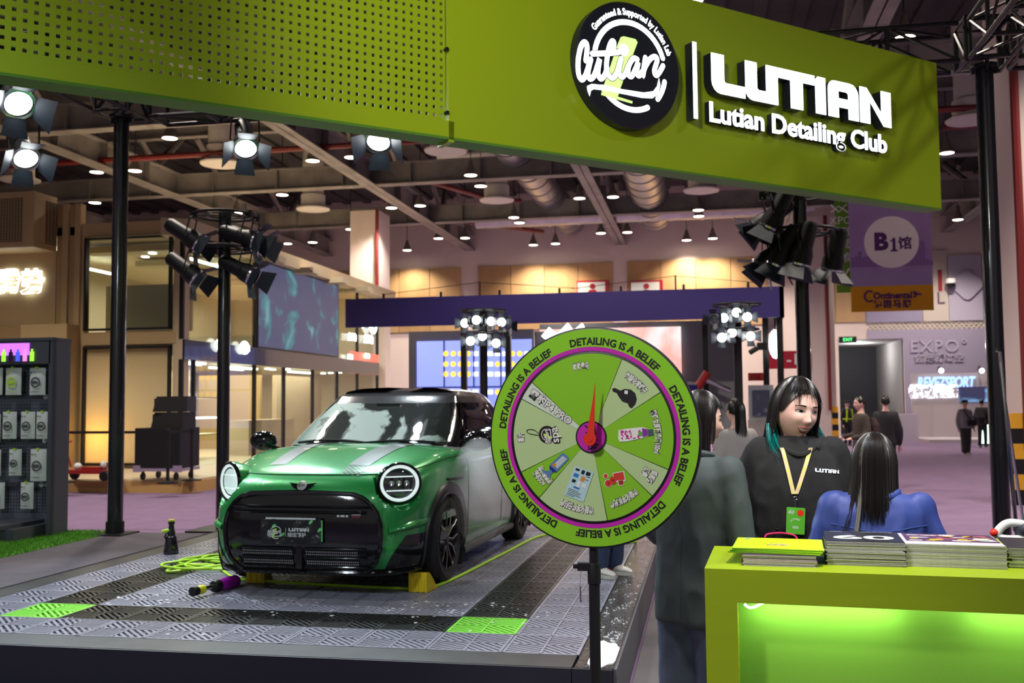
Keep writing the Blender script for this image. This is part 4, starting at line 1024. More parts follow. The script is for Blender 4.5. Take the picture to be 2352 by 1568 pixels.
littree(1110, 714, 20.5, [(1070, 742, 0, True), (1095, 735, 1, True), (1127, 738, 2, True), (1150, 740, 3, True), (1162, 748, 4, False), (1082, 783, 0, True), (1108, 772, 2, True), (1138, 788, 4, True)], 'lighting post with glaring lamps in front of the blue screen', 'post before the blue screen')
littree(1692, 700, 20.5, [(1643, 732, 0, False), (1664, 730, 1, True), (1692, 718, 2, True), (1715, 728, 4, True), (1660, 775, 0, True), (1682, 764, 2, True), (1722, 772, 4, True)], 'lighting post with glaring lamps before the grey blue wall', 'post before the grey wall')
E_soft = emat('softbox_white', (0.9, 1.0, 1.0), 3)
q = ony(1781, 790, VY + 1); t = thing('softbox_lamp', 'white glowing soft lamp hanging inside the violet stand corner', 'lamp', (q.x, q.y, q.z))
MB().ball((0, 0, 0), (0.16, 0.16, 0.36), 14).build('diffuser', E_soft, t); MB().cyl((0, 0, 0.3), (0, 0, 0.9), 0.02, n=6).build('hanger', M_black, t)
q = ony(1750, 795, VY - 0.35); t = thing('camera_head', 'dark camera head on a rod inside the violet stand corner', 'camera', q)
MB().box((0, 0, 0), (0.22, 0.3, 0.16)).build('body', M_black, t); MB().cyl((-0.12, -0.1, -0.05), (-0.28, -0.15, -0.15), 0.06, n=10).build('lens_tube', M_black, t); MB().cyl((0.1, 0.2, 0), (0.1, 0.75, -0.02), 0.03, n=8).build('arm', M_black, t)
# poster kiosk, signs
q = onz(1748, 1010, 0); kq = ony(1748, 925, 22.0)
k = thing('poster_stand', 'grey stand with a dark framed picture behind the two women', 'stand', (kq.x, 22.0, 0))
MB().box((0, 0, kq.z / 2 - 0.18), (0.55, 0.3, kq.z - 0.36)).build('plinth', mat('plinth_grey', (0.22, 0.2, 0.2), 0.6), k)
MB().box((0, 0, kq.z), (0.52, 0.12, 0.76)).build('frame', M_gpale, k)
MB().box((0, -0.065, kq.z), (0.36, 0.01, 0.55)).build('picture', screenmat('dark_picture', (0.01, 0.012, 0.02), [(0.55, (0.02, 0.02, 0.035)), (0.7, (0.12, 0.1, 0.14)), (1, (0.2, 0.18, 0.2))], 6, 0.8), k)
q = ony(1738, 865, 26); MB().box((0, 0, 0), (0.42, 0.05, 0.2)).build('sign', M_red, None).location = q
tag(bpy.data.objects[[o.name for o in COL.objects][-1]], 'small orange red notice board behind the lighting posts', 'sign')
rs = thing('direction_sign', 'red sign reading 1-1 fixed beside the wide hall column', 'sign', ony(1812, 826, 41.858))
MB().box((0, 0, 0), (1.6, 0.08, 0.72)).build('board', mat('sign_red', (0.33, 0.01, 0.03), 0.5), rs); MB().text('1-1', 0.62, frame((0, -0.045, 0), (1, 0, 0), (0, 0, 1)), 0.01, 0.01).build('lettering', M_pouch, rs)
for x0, x1, lab in ((1325, 1398, 'white red bordered restroom sign with a person pictogram, left of two'), (1447, 1523, 'white red bordered restroom sign with a person pictogram, right of two')):
    A, B = ony(x0, 645, WY - 0.35), ony(x1, 690, WY - 0.35); c = (A + B) / 2; w, h = B.x - A.x, A.z - B.z
    t = thing('restroom_sign', lab, 'sign', c, 0, 'restroom signs on the end wall')
    MB().box((0, 0.1, 0), (w, 0.3, h)).build('box', mat('sign_red', (0.33, 0.01, 0.03), 0.5), t); MB().box((-0.05, -0.06, -0.02), (w - 0.2, 0.02, h - 0.14)).build('face', M_pouch, t)
    b = MB(); F = frame((0, -0.075, 0), (1, 0, 0), (0, 0, 1)); b.prism(circle(0.13, 16), 0.01, F @ T(0, h / 2 - 0.28, 0)); b.prism([(p[0], p[1]) for p in rrect(0.42, 0.42, 0.12)], 0.01, F @ T(0, h / 2 - 0.66, 0)); b.build('pictogram', mat('sign_red', (0.33, 0.01, 0.03), 0.5), t)

# ------- hanging banners
BY = 33.6
A, B = ony(1948, 455, BY), ony(2145, 712, BY); bw, bh = B.x - A.x, A.z - B.z + 0.5
bn = thing('hanging_banner', 'violet hall banner reading B1 over an orange strip, hung from the roof', 'banner', ((A.x + B.x) / 2, BY, B.z))
FB = frame((0, -0.03, 0), (1, 0, 0), (0, 0, 1))
M_bviolet = mat('banner_violet', (0.36, 0.18, 0.46), 0.7, var=0.5, vscale=0.35, col2=(0.42, 0.36, 0.64)); M_borange = mat('banner_orange', (0.80, 0.38, 0.01), 0.7); M_bwhite = mat('banner_white', (0.95, 0.90, 0.90), 0.7); M_bdark = mat('banner_purple_print', (0.10, 0.02, 0.16), 0.7); M_bsky = mat('banner_skyline', (0.28, 0.15, 0.40), 0.7)
oh = bh * 0.195
MB().box((0, 0, oh + (bh - oh) / 2), (bw, 0.05, bh - oh)).build('cloth', M_bviolet, bn); MB().box((0, 0, oh / 2), (bw, 0.05, oh)).build('orange_strip', M_borange, bn)
sk = MB(); random.seed(11)
for k in range(22):
    x = -bw / 2 + 0.08 + k * bw / 22; h = random.uniform(0.15, 0.55) * (2.0 if k in (17, 18, 19) else 1); sk.box((x, -0.028, oh + 0.62 + h / 2), (bw / 24, 0.004, h))
sk.build('skyline', M_bsky, bn)
cy = oh + bh * 0.80 * 0.395
cq = ony(2047, 556, BY); cy = cq.z - B.z; cx = cq.x - (A.x + B.x) / 2
MB().prism(circle(0.335 * bw, 48), 0.006, FB @ T(cx, cy, 0)).build('disc', M_bwhite, bn)
b = MB(); b.text('B', bw * 0.30, FB @ T(cx - bw * 0.13, cy, 0.008), 0.004, 0.04); b.text('1', bw * 0.22, FB @ T(cx + bw * 0.03, cy - bw * 0.04, 0.008), 0.004, 0.02); b.box((cx + bw * 0.03, -0.038, cy - bw * 0.112), (bw * 0.085, 0.004, bw * 0.022)); b.add([FB @ Vector((cx + bw * (0.03 + dx_), cy + bw * dy_, 0.0105)) for dx_, dy_ in ((-.012, .036), (-.045, .018), (-.045, .0), (-.012, .014))], [(0, 1, 2, 3)]); b.text('馆', bw * 0.17, FB @ T(cx + bw * 0.165, cy - bw * 0.03, 0.008), 0.004, 0.012); b.build('hall_name', M_bdark, bn)
b = MB(); b.text('Ontinental', bw * 0.115, FB @ T(0.02, oh * 0.6, 0.008), 0.004, 0.012, sx=0.95); 
b.tube([FB @ Vector((-bw * 0.275 + 0.15 * math.cos(a), oh * 0.6 + 0.17 * math.sin(a), 0.01)) for a in [rad(50 + k * 26) for k in range(11)]], 0.03, 5)
b.text('德国马牌', bw * 0.105, FB @ T(0, oh * 0.26, 0.008), 0.004, 0.01, spacing=1.25)
b.add([FB @ Vector((bw * 0.30 + x * 0.1, oh * 0.62 + y * 0.1, 0.01)) for x, y in ((-1.2, -1), (-0.8, -0.2), (-1.3, 1.0), (-0.5, 1.2), (0.1, 0.5), (1.2, 0.4), (1.6, -0.6), (0.9, -0.1), (0.1, -0.2), (-0.5, -1))], [tuple(range(10))])
b.build('sponsor_print', M_bdark, bn)
for x in (-bw * 0.4, bw * 0.4): MB().cyl((x, 0, bh), (x, 0, 11.7 - B.z), 0.012, n=5).build('wire', M_black, bn)
GY = 34.3; A2, B2 = ony(1916, 470, GY), ony(1957, 668, GY)
gb = thing('hanging_banner', 'narrow lime green banner with white print half behind the violet banner', 'banner', ((A2.x + B2.x) / 2, GY, B2.z))
MB().box((0, 0, 1.6), (B2.x - A2.x + 0.35, 0.04, 3.3), T(0.18, 0, 0)).build('cloth', mat('banner_green', (0.13, 0.36, 0.02), 0.7), gb)
b = MB(); F2 = frame((-0.05, -0.025, 0), (1, 0, 0), (0, 0, 1))
for s, z in (('XPO', 2.35), ('潮改', 1.95), ('文旅', 1.55), ('轻食', 1.1)): b.text(s, 0.36, F2 @ T(0, z, 0), 0.004)
b.tube([F2 @ Vector((-0.2, 0.75, 0)), F2 @ Vector((0.05, 0.5, 0)), F2 @ Vector((0.05, 0.25, 0)), F2 @ Vector((-0.15, 0.25, 0))], 0.035, 5); b.tube([F2 @ Vector((0.05, 0.5, 0)), F2 @ Vector((0.22, 0.75, 0))], 0.035, 5)
b.tube([F2 @ Vector((-0.3, 2.9, 0)), F2 @ Vector((-0.05, 2.65, 0)), F2 @ Vector((0.2, 2.9, 0))], 0.025, 5); b.tube([F2 @ Vector((-0.3, 2.65, 0)), F2 @ Vector((-0.05, 2.85, 0)), F2 @ Vector((0.25, 2.62, 0))], 0.025, 5)
b.build('print', M_bwhite, gb)
for x in (-0.2, 0.3): MB().cyl((x, 0, 3.2), (x, 0, 11.7 - B2.z), 0.012, n=5).build('wire', M_black, gb)

# ------- white stand at the far right
q0 = ony(2094, 990, 45.2); RY = 44.5
x0 = ony(2094, 900, RY).x; x1 = ony(2345, 900, RY).x; zt = ony(2150, 857, RY).z
rv = thing('white_stand', 'small white exhibition stand with glowing blue lettering at the far right', 'stand', (x0, RY, 0))
M_wst = mat('stand_white', (0.42, 0.36, 0.39), 0.6)
MB().box(((x1 - x0) / 2, 0.1, zt / 2), (x1 - x0, 0.2, zt)).build('rear_wall', M_wst, rv); MB().box(((x1 - x0) / 2, -1.5, 0.06), (x1 - x0, 3.0, 0.12)).build('base', M_wst, rv)
def onR(px, py): q = ony(px, py, RY - 0.05); return q.x - x0, q.z
x, z = onR(2172, 879); FR = frame((0, -0.02, 0), (1, 0, 0), (0, 0, 1))
MB().text('REVEZSPORT', 0.62, FR @ T(x, z, 0), 0.06, 0.02, shear=0.2, sx=0.62).build('lettering', emat('letter_blue', (0.30, 0.5, 1.0), 1.1), rv)
x, z = onR(2147, 900); MB().text('锐改装件', 0.5, FR @ T(x, z, 0), 0.06, 0.05).build('lettering', emat('letter_white', (0.9, 0.95, 1.0), 1.6), rv)
x, z = onR(2236, 905); MB().box((x, -0.06, z), (1.15, 0.08, 0.62)).build('video_screen', screenmat('far_screen', (0.05, 0.02, 0.08), [(0.45, (0.03, 0.03, 0.08)), (0.52, (0.2, 0.4, 0.7)), (0.6, (0.7, 0.85, 0.9))], 0.5, 1.0), rv)
x, z = onR(2078, 955); MB().box((-0.35, -0.8, 0.55), (0.7, 0.5, 1.1)).build('side_counter', mat('counter_lilac', (0.45, 0.4, 0.5), 0.6), rv)
for px, ll in ((2155, 'above the lettering'), (2247, 'above the video screen')):
    x, z = onR(px, 852); t = thing('arm_lamp', f'small glaring arm lamp on the white stand {ll}', 'lamp', (x0 + x, RY - 0.6, z), 0, 'arm lamps on the white stand')
    MB().ball((0, 0, 0), 0.10, 12).build('bulb', emat('arm_bulb', (0.9, 1, 1), 9), t); MB().tube([(0, 0.08, 0.1), (-0.03, 0.3, 0.2), (0, 0.62, 0.05)], 0.025, 6).build('arm', M_black, t)
q = onz(2268, 1022, 0); t = thing('glow_sign', 'small glowing pale green floor sign near the black post', 'sign', q)
MB().prism([(-0.28, 0.06), (0.25, 0.06), (0.12, 0.6), (-0.02, 0.98), (-0.2, 0.5)], 0.1, T(0, 0.05, 0) @ R(PI / 2, 'X')).build('panel', emat('glow_green', (0.65, 1.0, 0.85), 2.2), t); MB().box((0, 0, 0.03), (0.6, 0.3, 0.06)).build('foot', M_black, t)
q = ony(2184, 650, WY - 0.42); t = thing('security_camera', 'white dome security camera on the lilac wall', 'camera', q)
MB().lathe([(0.0, 0.2), (0.2, 0.2), (0.22, 0.0), (0.2, -0.02)], 16).build('housing', M_bwhite, t); MB().lathe([(0.17, -0.02), (0.14, -0.14), (0, -0.2)], 16).build('dome', M_black, t); MB().cyl((0, 0, 0.15), (0, 0.3, 0.22), 0.05, n=8).build('bracket', M_bwhite, t)
# ================================================================== THE CAR
from mathutils.bvhtree import BVHTree
def carpaint():
    m = mat('green_metallic', (0.020, 0.28, 0.062), 0.30, 0.30, coat=1.0)
    nt = m.node_tree; b = nt.nodes['Principled BSDF']
    tc = _n(nt, 'ShaderNodeTexCoord', -900); v = _n(nt, 'ShaderNodeTexVoronoi', -600); v.inputs['Scale'].default_value = 90
    nt.links.new(tc.outputs['Object'], v.inputs['Vector'])
    rp = _n(nt, 'ShaderNodeValToRGB', -400); rp.color_ramp.elements[0].position = 0.0; rp.color_ramp.elements[0].color = (1, 1, 1, 1); rp.color_ramp.elements[1].position = 0.28; rp.color_ramp.elements[1].color = (0, 0, 0, 1)
    bp = _n(nt, 'ShaderNodeBump', -200); bp.inputs['Strength'].default_value = 0.22; bp.inputs['Distance'].default_value = 0.002
    nt.links.new(v.outputs['Distance'], rp.inputs[0]); nt.links.new(rp.outputs[0], bp.inputs['Height']); nt.links.new(bp.outputs[0], b.inputs['Coat Normal'])
    return m
M_paint = carpaint()
M_pblack = mat('car_black_gloss', (0.006, 0.006, 0.007), 0.10, coat=0.3, bump=0.03, bscale=40)
M_rubber = mat('tyre_rubber', (0.016, 0.016, 0.017), 0.7, bump=0.3, bscale=120)
M_roofm = mat('car_roof_black', (0.02, 0.02, 0.022), 0.16, coat=0.5, bump=0.06, bscale=120)
M_alloy = mat('alloy_dark', (0.03, 0.03, 0.033), 0.3, 0.7); M_alloyl = mat('alloy_bright', (0.45, 0.45, 0.46), 0.3, 1.0)
M_arch = mat('arch_trim', (0.03, 0.032, 0.034), 0.35)
M_stripe = mat('stripe_grey', (0.25, 0.28, 0.27), 0.3, 0.3, coat=0.8)
G_car = glassmat('car_glass', (0.10, 0.12, 0.115), 0.10)
CAR = thing('car', 'wet green hatchback with black roof and round headlights on the wash platform', 'car', (-2.80, 7.5, ZP), rad(-2.5))
YM = 1.25
def rise(y): return 0.095 * sstep(-0.72, 0.25, y) + 0.02 * sstep(0.3, 2.5, y)
LV = [ # z, half width, front y, rear y, rise weight, exponent
 (0.155, .79, -.69, 2.93, 0, 5.6), (0.20, .835, -.745, 2.98, 0, 5.6), (0.30, .86, -.785, 3.03, 0, 5.6), (0.42, .868, -.80, 3.06, 0, 5.5), (0.56, .873, -.80, 3.06, 0, 5.4), (0.67, .876, -.785, 3.05, .05, 5.2),
 (0.75, .876, -.76, 3.04, .30, 4.8), (0.805, .872, -.725, 3.02, .65, 4.4), (0.842, .86, -.68, 2.99, .9, 4.0), (0.872, .838, -.625, 2.95, 1, 3.7), (0.895, .79, -.55, 2.88, 1, 3.4), (0.915, .69, -.43, 2.75, 1, 3), (0.932, .52, -.25, 2.6, 1, 3), (0.943, .30, 0.0, 2.4, 1, 2.8), (0.947, .06, 0.25, 2.2, 1, 2.6)]
HOODLV = 8.35
def lev(s):
    """smooth interpolation of the level table"""
    i = min(len(LV) - 2, int(s)); t = s - i
    p0, p1, p2, p3 = LV[max(0, i - 1)], LV[i], LV[i + 1], LV[min(len(LV) - 1, i + 2)]
    return [0.5 * (2 * b + (c - a) * t + (2 * a - 5 * b + 4 * c - d) * t * t + (3 * b - a - 3 * c + d) * t ** 3) for a, b, c, d in zip(p0, p1, p2, p3)]
NA = 64
def outline(k, w, yf, yr, n):
    """k in 0..2*NA, from front centre along the +x side to rear centre"""
    if k <= NA:
        th = PI / 2 * (k / NA); c, s = max(0, math.cos(th)), math.sin(th)
        return w * s ** (2 / n) if s > 0 else 0, YM - (YM - yf) * c ** (2 / n)
    th = PI / 2 * ((k - NA) / NA); c, s = max(0.0, math.cos(th)), math.sin(th)
    return w * c ** (2 / n), YM + (yr - YM) * s ** (2 / n)
def bodypt(k, s):
    z, w, yf, yr, rw, n = lev(s); x, y = outline(k, w, yf, yr, n)
    crown = 0
    return (x, y, z + rw * rise(y))
SUB = 5; NL = (len(LV) - 1) * SUB
ks = list(range(0, 2 * NA + 1))
def half_shell():
    g = {}
    for j in range(NL + 1):
        for k in ks: g[(k, j)] = bodypt(k, min(j / SUB, len(LV) - 1 - 1e-6))
    return g
G = half_shell()
body, hood, cab, lip = MB(), MB(), MB(), MB()
def qadd(mb, pts):
    mb.add(pts, [(0, 1, 2, 3)], None, 0, True); mb.add([(-p[0], p[1], p[2]) for p in pts], [(3, 2, 1, 0)], None, 0, True)
WH = [(0.0, 0.325), (2.526, 0.325)]
full = MB()
cells = []
for j in range(NL):
    for k in range(2 * NA):
        pts = [G[(k, j)], G[(k + 1, j)], G[(k + 1, j + 1)], G[(k, j + 1)]]
        cells.append((j, pts)); qadd(full, pts)
BV = BVHTree.FromPolygons([Vector(v) for v in full.v], full.f)
def fpt(x, z, off=0.008):
    h = BV.ray_cast(Vector((x, -3, z)), Vector((0, 1, 0)))
    if h[0] is None: return Vector((x, -0.7, z))
    n = h[1] if h[1].y < 0 else -h[1]
    return h[0] + n * off
HLD = Vector((math.sin(rad(33)), -math.cos(rad(33)) * math.cos(rad(17)), math.sin(rad(17)))).normalized()
HLC = fpt(0.672, 0.795, 0.0) - HLD * 0.012
def recess(p):
    p = Vector(p); dv = p - HLC; ax = dv.dot(HLD); rr = (dv - HLD * ax).length
    if p.y < 0.1 and rr < 0.20:
        lim = -0.05 + 0.13 * sstep(0.166, 0.20, rr)
        if ax > lim: p = p - HLD * (ax - lim)
    return tuple(p)
for j, pts in cells:
    pts = [recess(p) for p in pts]
    c = [sum(p[i] for p in pts) / 4 for i in range(3)]
    if c[0] > 0.55 and any(math.hypot(c[1] - wy, c[2] - wz) < 0.372 for wy, wz in WH): continue
    dv = Vector(c) - HLC
    if c[1] < 0 and (dv - HLD * dv.dot(HLD)).length < 0.12: continue
    s = (j + 0.5) / SUB
    if s > HOODLV and c[1] < 0.42: qadd(hood, pts)
    elif s > 9.6 and c[1] >= 0.42: qadd(cab, pts)
    elif s < 1.1: qadd(lip, pts)
    else: qadd(body, pts)
def weld(o, d=0.0004):
    bm = bmesh.new(); bm.from_mesh(o.data); bmesh.ops.remove_doubles(bm, verts=bm.verts, dist=d); bmesh.ops.dissolve_degenerate(bm, dist=1e-5, edges=bm.edges); bm.to_mesh(o.data); bm.free(); o.data.set_sharp_from_angle(angle=rad(42)); return o
weld(body.build('body', M_paint, CAR)); weld(hood.build('bonnet', M_paint, CAR)); weld(cab.build('cabin_floor', M_dark, CAR)); weld(lip.build('front_splitter', M_pblack, CAR))
def tpt(x, y, off=0.004):
    h = BV.ray_cast(Vector((x, y, 3)), Vector((0, 0, -1)))
    n = h[1] if h[1].z > 0 else -h[1]
    return h[0] + n * off
def spt(y, z, side=1, off=0.006):
    h = BV.ray_cast(Vector((3 * side, y, z)), Vector((-side, 0, 0)))
    if h[0] is None: return Vector((0.86 * side, y, z))
    n = h[1] if h[1].x * side > 0 else -h[1]
    return h[0] + n * off
# bonnet shut line
sl = MB(); line = [Vector(bodypt(k, HOODLV)) for k in range(0, NA + 1) if outline(k, *lev(HOODLV)[1:4], lev(HOODLV)[5])[1] < 0.42]
for s in (1, -1): sl.tube([(p.x * s, p.y - 0.001, p.z + 0.001) for p in line], 0.0035, 5)
sl.build('shut_line', M_dark, CAR)
# stripes on the bonnet
for x0, x1, nm in ((0.27, 0.44, 'hood_stripe'), (-0.42, -0.27, 'hood_stripe')):
    b = MB(); b.grid(lambda u, v: tpt(lerp(x0, x1, u) * lerp(0.92, 1.08, v), lerp(-0.50, 0.36, v)), 6, 30); b.build(nm, M_stripe, CAR)
ch = MB()
for j in range(9):
    for i in range(8):
        if (i + j) % 2: continue
        x0 = lerp(0.25, 0.41, i / 8); y0 = -0.655 + j * 0.019; w = 0.16 / 8
        ch.add([tpt(x0, y0, 0.003), tpt(x0 + w, y0, 0.003), tpt(x0 + w, y0 + 0.019, 0.003), tpt(x0, y0 + 0.019, 0.003)], [(0, 1, 2, 3)])
ch.build('check_print', M_stripe, CAR)['kind'] = 'stuff'
# grille
HW = [(0.185, .46), (0.21, .51), (0.26, .555), (0.34, .585), (0.44, .595), (0.52, .59), (0.60, .565), (0.66, .52), (0.70, .465), (0.722, .40)]
gp = MB(); gp.grid(lambda u, v: fpt(lerp(-1, 1, u) * interp(HW, lerp(0.185, 0.722, v)), lerp(0.185, 0.722, v), 0.010), 41, 40)
gp.build('grille', M_pblack, CAR)
rim = [(interp(HW, z), z) for z in [0.185 + 0.537 * k / 26 for k in range(27)]]
loop = [(x, z) for x, z in rim] + [(lerp(.40, -.40, k / 10), 0.722 + 0.012 * math.sin(PI * k / 10)) for k in range(1, 10)] + [(-x, z) for x, z in reversed(rim)] + [(lerp(-.46, .46, k / 10), 0.185) for k in range(1, 10)]
MB().tube([fpt(x, z, 0.012) for x, z in loop], 0.017, 8, True).build('grille_surround', M_pblack, CAR)
def bar(z, x0, x1, r, off=0.014): return MB().tube([fpt(lerp(x0, x1, k / 20), z, off) for k in range(21)], r, 8)
for z, w, r in ((0.635, .52, .010), (0.60, .50, .012)): bar(z, -w, w, r).build('grille_bar', M_pblack, CAR)
for s in (-1, 1):
    lo = MB(); a, b_ = 0.05 * s, 0.44 * s
    lo.grid(lambda u, v: fpt(lerp(min(a, b_), max(a, b_), u), lerp(0.215, 0.355, v), 0.013), 12, 8); it = lo.build('lower_intake', M_dark, CAR)
    for z in (0.225, 0.288, 0.35): bar(z, min(a, b_), max(a, b_) + (0.06 if s > 0 else 0), 0.009, 0.018).build('intake_bar', M_pblack, CAR)
    ms = MB()
    for z in (0.245, 0.262, 0.31, 0.328):
        for i in range(26):
            x = lerp(a, b_, (i + 0.5) / 26); p = fpt(x, z, 0.016); ms.box(p, (0.008, 0.004, 0.009))
    ms.build('radiator_fins', M_alloyl, CAR)['kind'] = 'stuff'
MB().box(fpt(0, 0.285, 0.0), (0.045, 0.05, 0.16)).build('grille_post', M_pblack, CAR)
# front corner blades, dark corner vents
for s in (-1, 1):
    def vent(u, v):
        z = lerp(0.205, 0.43, v); x0 = lerp(.60, .735, v); x1 = lerp(.835, .862, v); return fpt(s * lerp(x0, x1, u if s > 0 else 1 - u), z, 0.006)
    MB().grid(vent, 14, 12).build('corner_vent', M_pblack, CAR)
    def blade(u, v):
        x = lerp(.64, .866, u); z = lerp(0.445, 0.50, v) + 0.045 * u; p = fpt(s * x, z, 0.004 + 0.03 * math.sin(PI * v) * math.sin(PI * min(1, u + 0.15))); return p
    MB().grid(blade if s > 0 else (lambda u, v: blade(1 - u, v)), 14, 7).build('corner_blade', M_paint, CAR)
b = MB()
b.tube([fpt(lerp(-.80, .80, k / 40), 0.182, 0.012 + 0.01 * math.cos(k)) if False else fpt(lerp(-.80, .80, k / 40), 0.185, 0.014) for k in range(41)], 0.02, 8); b.build('splitter_edge', M_pblack, CAR)
# emblem with wings, small badge
em = MB()
wing = [(0.03, .012), (.11, .022), (.085, .008), (.092, .004), (.07, -.006), (.074, -.010), (.048, -.018), (.03, -.03), (0, -.042)]
full_w = wing + [(-x, z) for x, z in reversed(wing[:-1])]
em.add([fpt(x, 0.775 + z, 0.012) for x, z in full_w] + [fpt(0, 0.775, 0.014)], [(i, (i + 1) % len(full_w), len(full_w)) for i in range(len(full_w))])
e1 = em.build('emblem', M_pblack, CAR)
MB().add([fpt(0.036 * math.cos(k * PI / 10), 0.775 + 0.030 * math.sin(k * PI / 10), 0.018) for k in range(20)], [tuple(range(20))]).build('emblem_disc', M_alloyl, e1)
MB().text('JCW', 0.026, frame(fpt(0, 0.775, 0.020), (1, 0, 0), (0, 0.25, 1)), 0.001, 0.0005).build('emblem_letters', M_pblack, e1)
bd = MB()
for i in range(3):
    for j in range(2): bd.box(fpt(0.30 + i * 0.032 + j * 0.012, 0.578 + j * 0.022, 0.016), (0.03 if (i + j) % 2 else 0.018, 0.004, 0.014))
bd.build('badge', M_pouch, CAR); MB().box(fpt(0.43, 0.603, 0.018), (0.07, 0.004, 0.012)).box(fpt(0.43, 0.585, 0.018), (0.07, 0.004, 0.012)).build('badge', M_alloyl, CAR); MB().box(fpt(0.43, 0.569, 0.018), (0.06, 0.004, 0.007)).build('badge', M_red, CAR)
# number plate cover
pc = fpt(-0.04, 0.475, 0.035); PM = frame(pc, (1, 0, 0), (0, 0, 1))
MB().box((0, 0, -0.006), (0.46, 0.15, 0.006), PM).build('plate', mat('plate_green', (0.15, 0.7, 0.2), 0.4), CAR)
cv = MB(); cv.grid(lambda u, v: (lerp(-.235, .222, u), lerp(-.095, .088 - 0.012 * math.sin(PI * u), v), 0.004 + 0.005 * math.sin(u * 9 + v * 4) + 0.003 * math.sin(u * 23 - v * 9)), 30, 12, PM); c_ = cv.build('plate_cover', mat('plastic_black', (0.012, 0.013, 0.015), 0.25, bump=0.5, bscale=40), CAR)
b = MB(); logo(b, 0.062, PM @ T(-0.115, -0.012, 0.016), 0, 1, False); b.build('cover_logo', [M_pouch, M_limep], c_)
b = MB(); lutian_flat(b, 0.155, PM @ T(0.06, 0.008, 0.016)); b.text('绿田精护', 0.034, PM @ T(0.045, -0.03, 0.016), 0, 0.0006, spacing=1.1); b.box((-0.04, -0.01, 0.016), (0.002, 0.06, 0.001), PM); b.build('cover_letters', M_pouch, c_)
MB().box((-0.01, 0.084, 0.002), (0.38, 0.012, 0.004), PM).build('plate_edge', M_pouch, CAR)
# headlights
E_drl = emat('headlight_ring', (0.86, 0.95, 0.92), 0.62)
G_lamp = glassmat('headlight_glass', (0.9, 0.95, 0.95), 0.10)
for s in (1, -1):
    d = Vector((HLD.x * s, HLD.y, HLD.z)); c = Vector((HLC.x * s, HLC.y, HLC.z)); up = Vector((0, 0, 1)); xx = up.cross(d); H = frame(c, xx, up) @ Matrix.Diagonal((1.0, 0.90, 1.0, 1))
    hl = MB().lathe([(0.167, 0.0), (0.167, 0.010), (0.159, 0.022), (0.147, 0.022)], 48, H, close=False).build('headlight', M_pblack, CAR)
    MB().lathe([(0.120, -0.16), (0.163, -0.04), (0.1675, 0.001)], 48, H, close=False).build('lamp_shell', M_paint, hl)
    MB().lathe([(0.0, -0.03), (0.148, -0.03), (0.150, 0.012)], 48, H, close=False).build('reflector', mat('lamp_inside', (0.045, 0.05, 0.055), 0.2, 0.6), hl)
    MB().lathe([(0.120, 0.004), (0.124, 0.014), (0.142, 0.014), (0.146, 0.004)], 48, H, close=False).build('light_ring', E_drl if s > 0 else emat('headlight_ring_l', (0.9, 1.0, 0.97), 0.7), hl)
    b = MB()
    for z, w in ((0.052, 0.20), (-0.058, 0.19)): b.box((0, z, 0.0), (w, 0.009, 0.01), H)
    b.build('light_bar', E_drl, hl)
    b = MB()
    for x in (-0.055, 0.0, 0.055): b.lathe([(0.0, -0.005), (0.02, 0.0), (0.024, -0.02)], 14, H @ T(x, 0, -0.005))
    b.build('projector', M_chrome, hl)
    MB().lathe([(0.150, 0.018), (0.12, 0.034), (0.07, 0.044), (0.0, 0.048)], 48, H, close=False).build('lamp_glass', G_lamp, hl)
    if s < 0: MB().lathe([(0.108, 0.002), (0.0, 0.004)], 40, H, close=False).build('lit_disc', emat('headlight_glow', (0.80, 0.92, 0.89), 0.42), hl)
# greenhouse
GV = [(0.955, .80, .26, 2.98, 4.6), (1.04, .785, .43, 2.98, 4.6), (1.13, .75, .60, 2.96, 4.5), (1.23, .70, .78, 2.92, 4.4), (1.32, .645, .945, 2.86, 4.3), (1.385, .60, 1.07, 2.80, 4.2), (1.43, .565, 1.16, 2.75, 4), (1.465, .50, 1.30, 2.66, 3.6), (1.487, .36, 1.55, 2.5, 3.2), (1.493, .10, 1.8, 2.2, 3)]
def glev(s):
    i = min(len(GV) - 2, int(s)); t = s - i
    return [lerp(a, b, t) for a, b in zip(GV[i], GV[i + 1])]
buck = {k: MB() for k in ('windscreen', 'pillar', 'side_window', 'rear_window', 'roof')}
gfull = MB(); GS = 4
def gpt(k, j, off=0):
    z, w, yf, yr, n = glev(min(j / GS, len(GV) - 1 - 1e-6)); x, y = outline(k, w + off, yf - off * 1.2, yr + off, n); return (x, y, z + 0.02 * (1 - (x / .8) ** 2) * (0 if j < 20 else min(1, (j - 20) / 8)) + off * 0.7)
for j in range((len(GV) - 1) * GS):
    s = (j + 0.5) / GS
    for k in range(2 * NA):
        pts = [gpt(k, j), gpt(k + 1, j), gpt(k + 1, j + 1), gpt(k, j + 1)]; c = [sum(p[i] for p in pts) / 4 for i in range(3)]
        w = glev(s)[1]; fx = c[0] / w
        if s > 4.85: key = 'roof'
        elif c[1] < YM and fx < 0.885 and k < NA: key = 'windscreen' if s > 0.7 else 'pillar'
        elif k > NA and fx < 0.86 and c[1] > 2.6: key = 'rear_window' if s > 1.2 else 'pillar'
        elif fx < 0.955 and c[1] < 2: key = 'pillar'
        elif 1.50 < c[1] < 1.60 or c[1] > 2.72 or s < 0.35 or s > 4.7: key = 'pillar'
        else: key = 'side_window'
        qadd(buck[key], pts); qadd(gfull, pts)
for key, m in (('windscreen', G_car), ('side_window', G_car), ('rear_window', G_car), ('pillar', M_pblack), ('roof', M_roofm)): weld(buck[key].build(key, m, CAR))
GB = BVHTree.FromPolygons([Vector(v) for v in gfull.v], gfull.f)
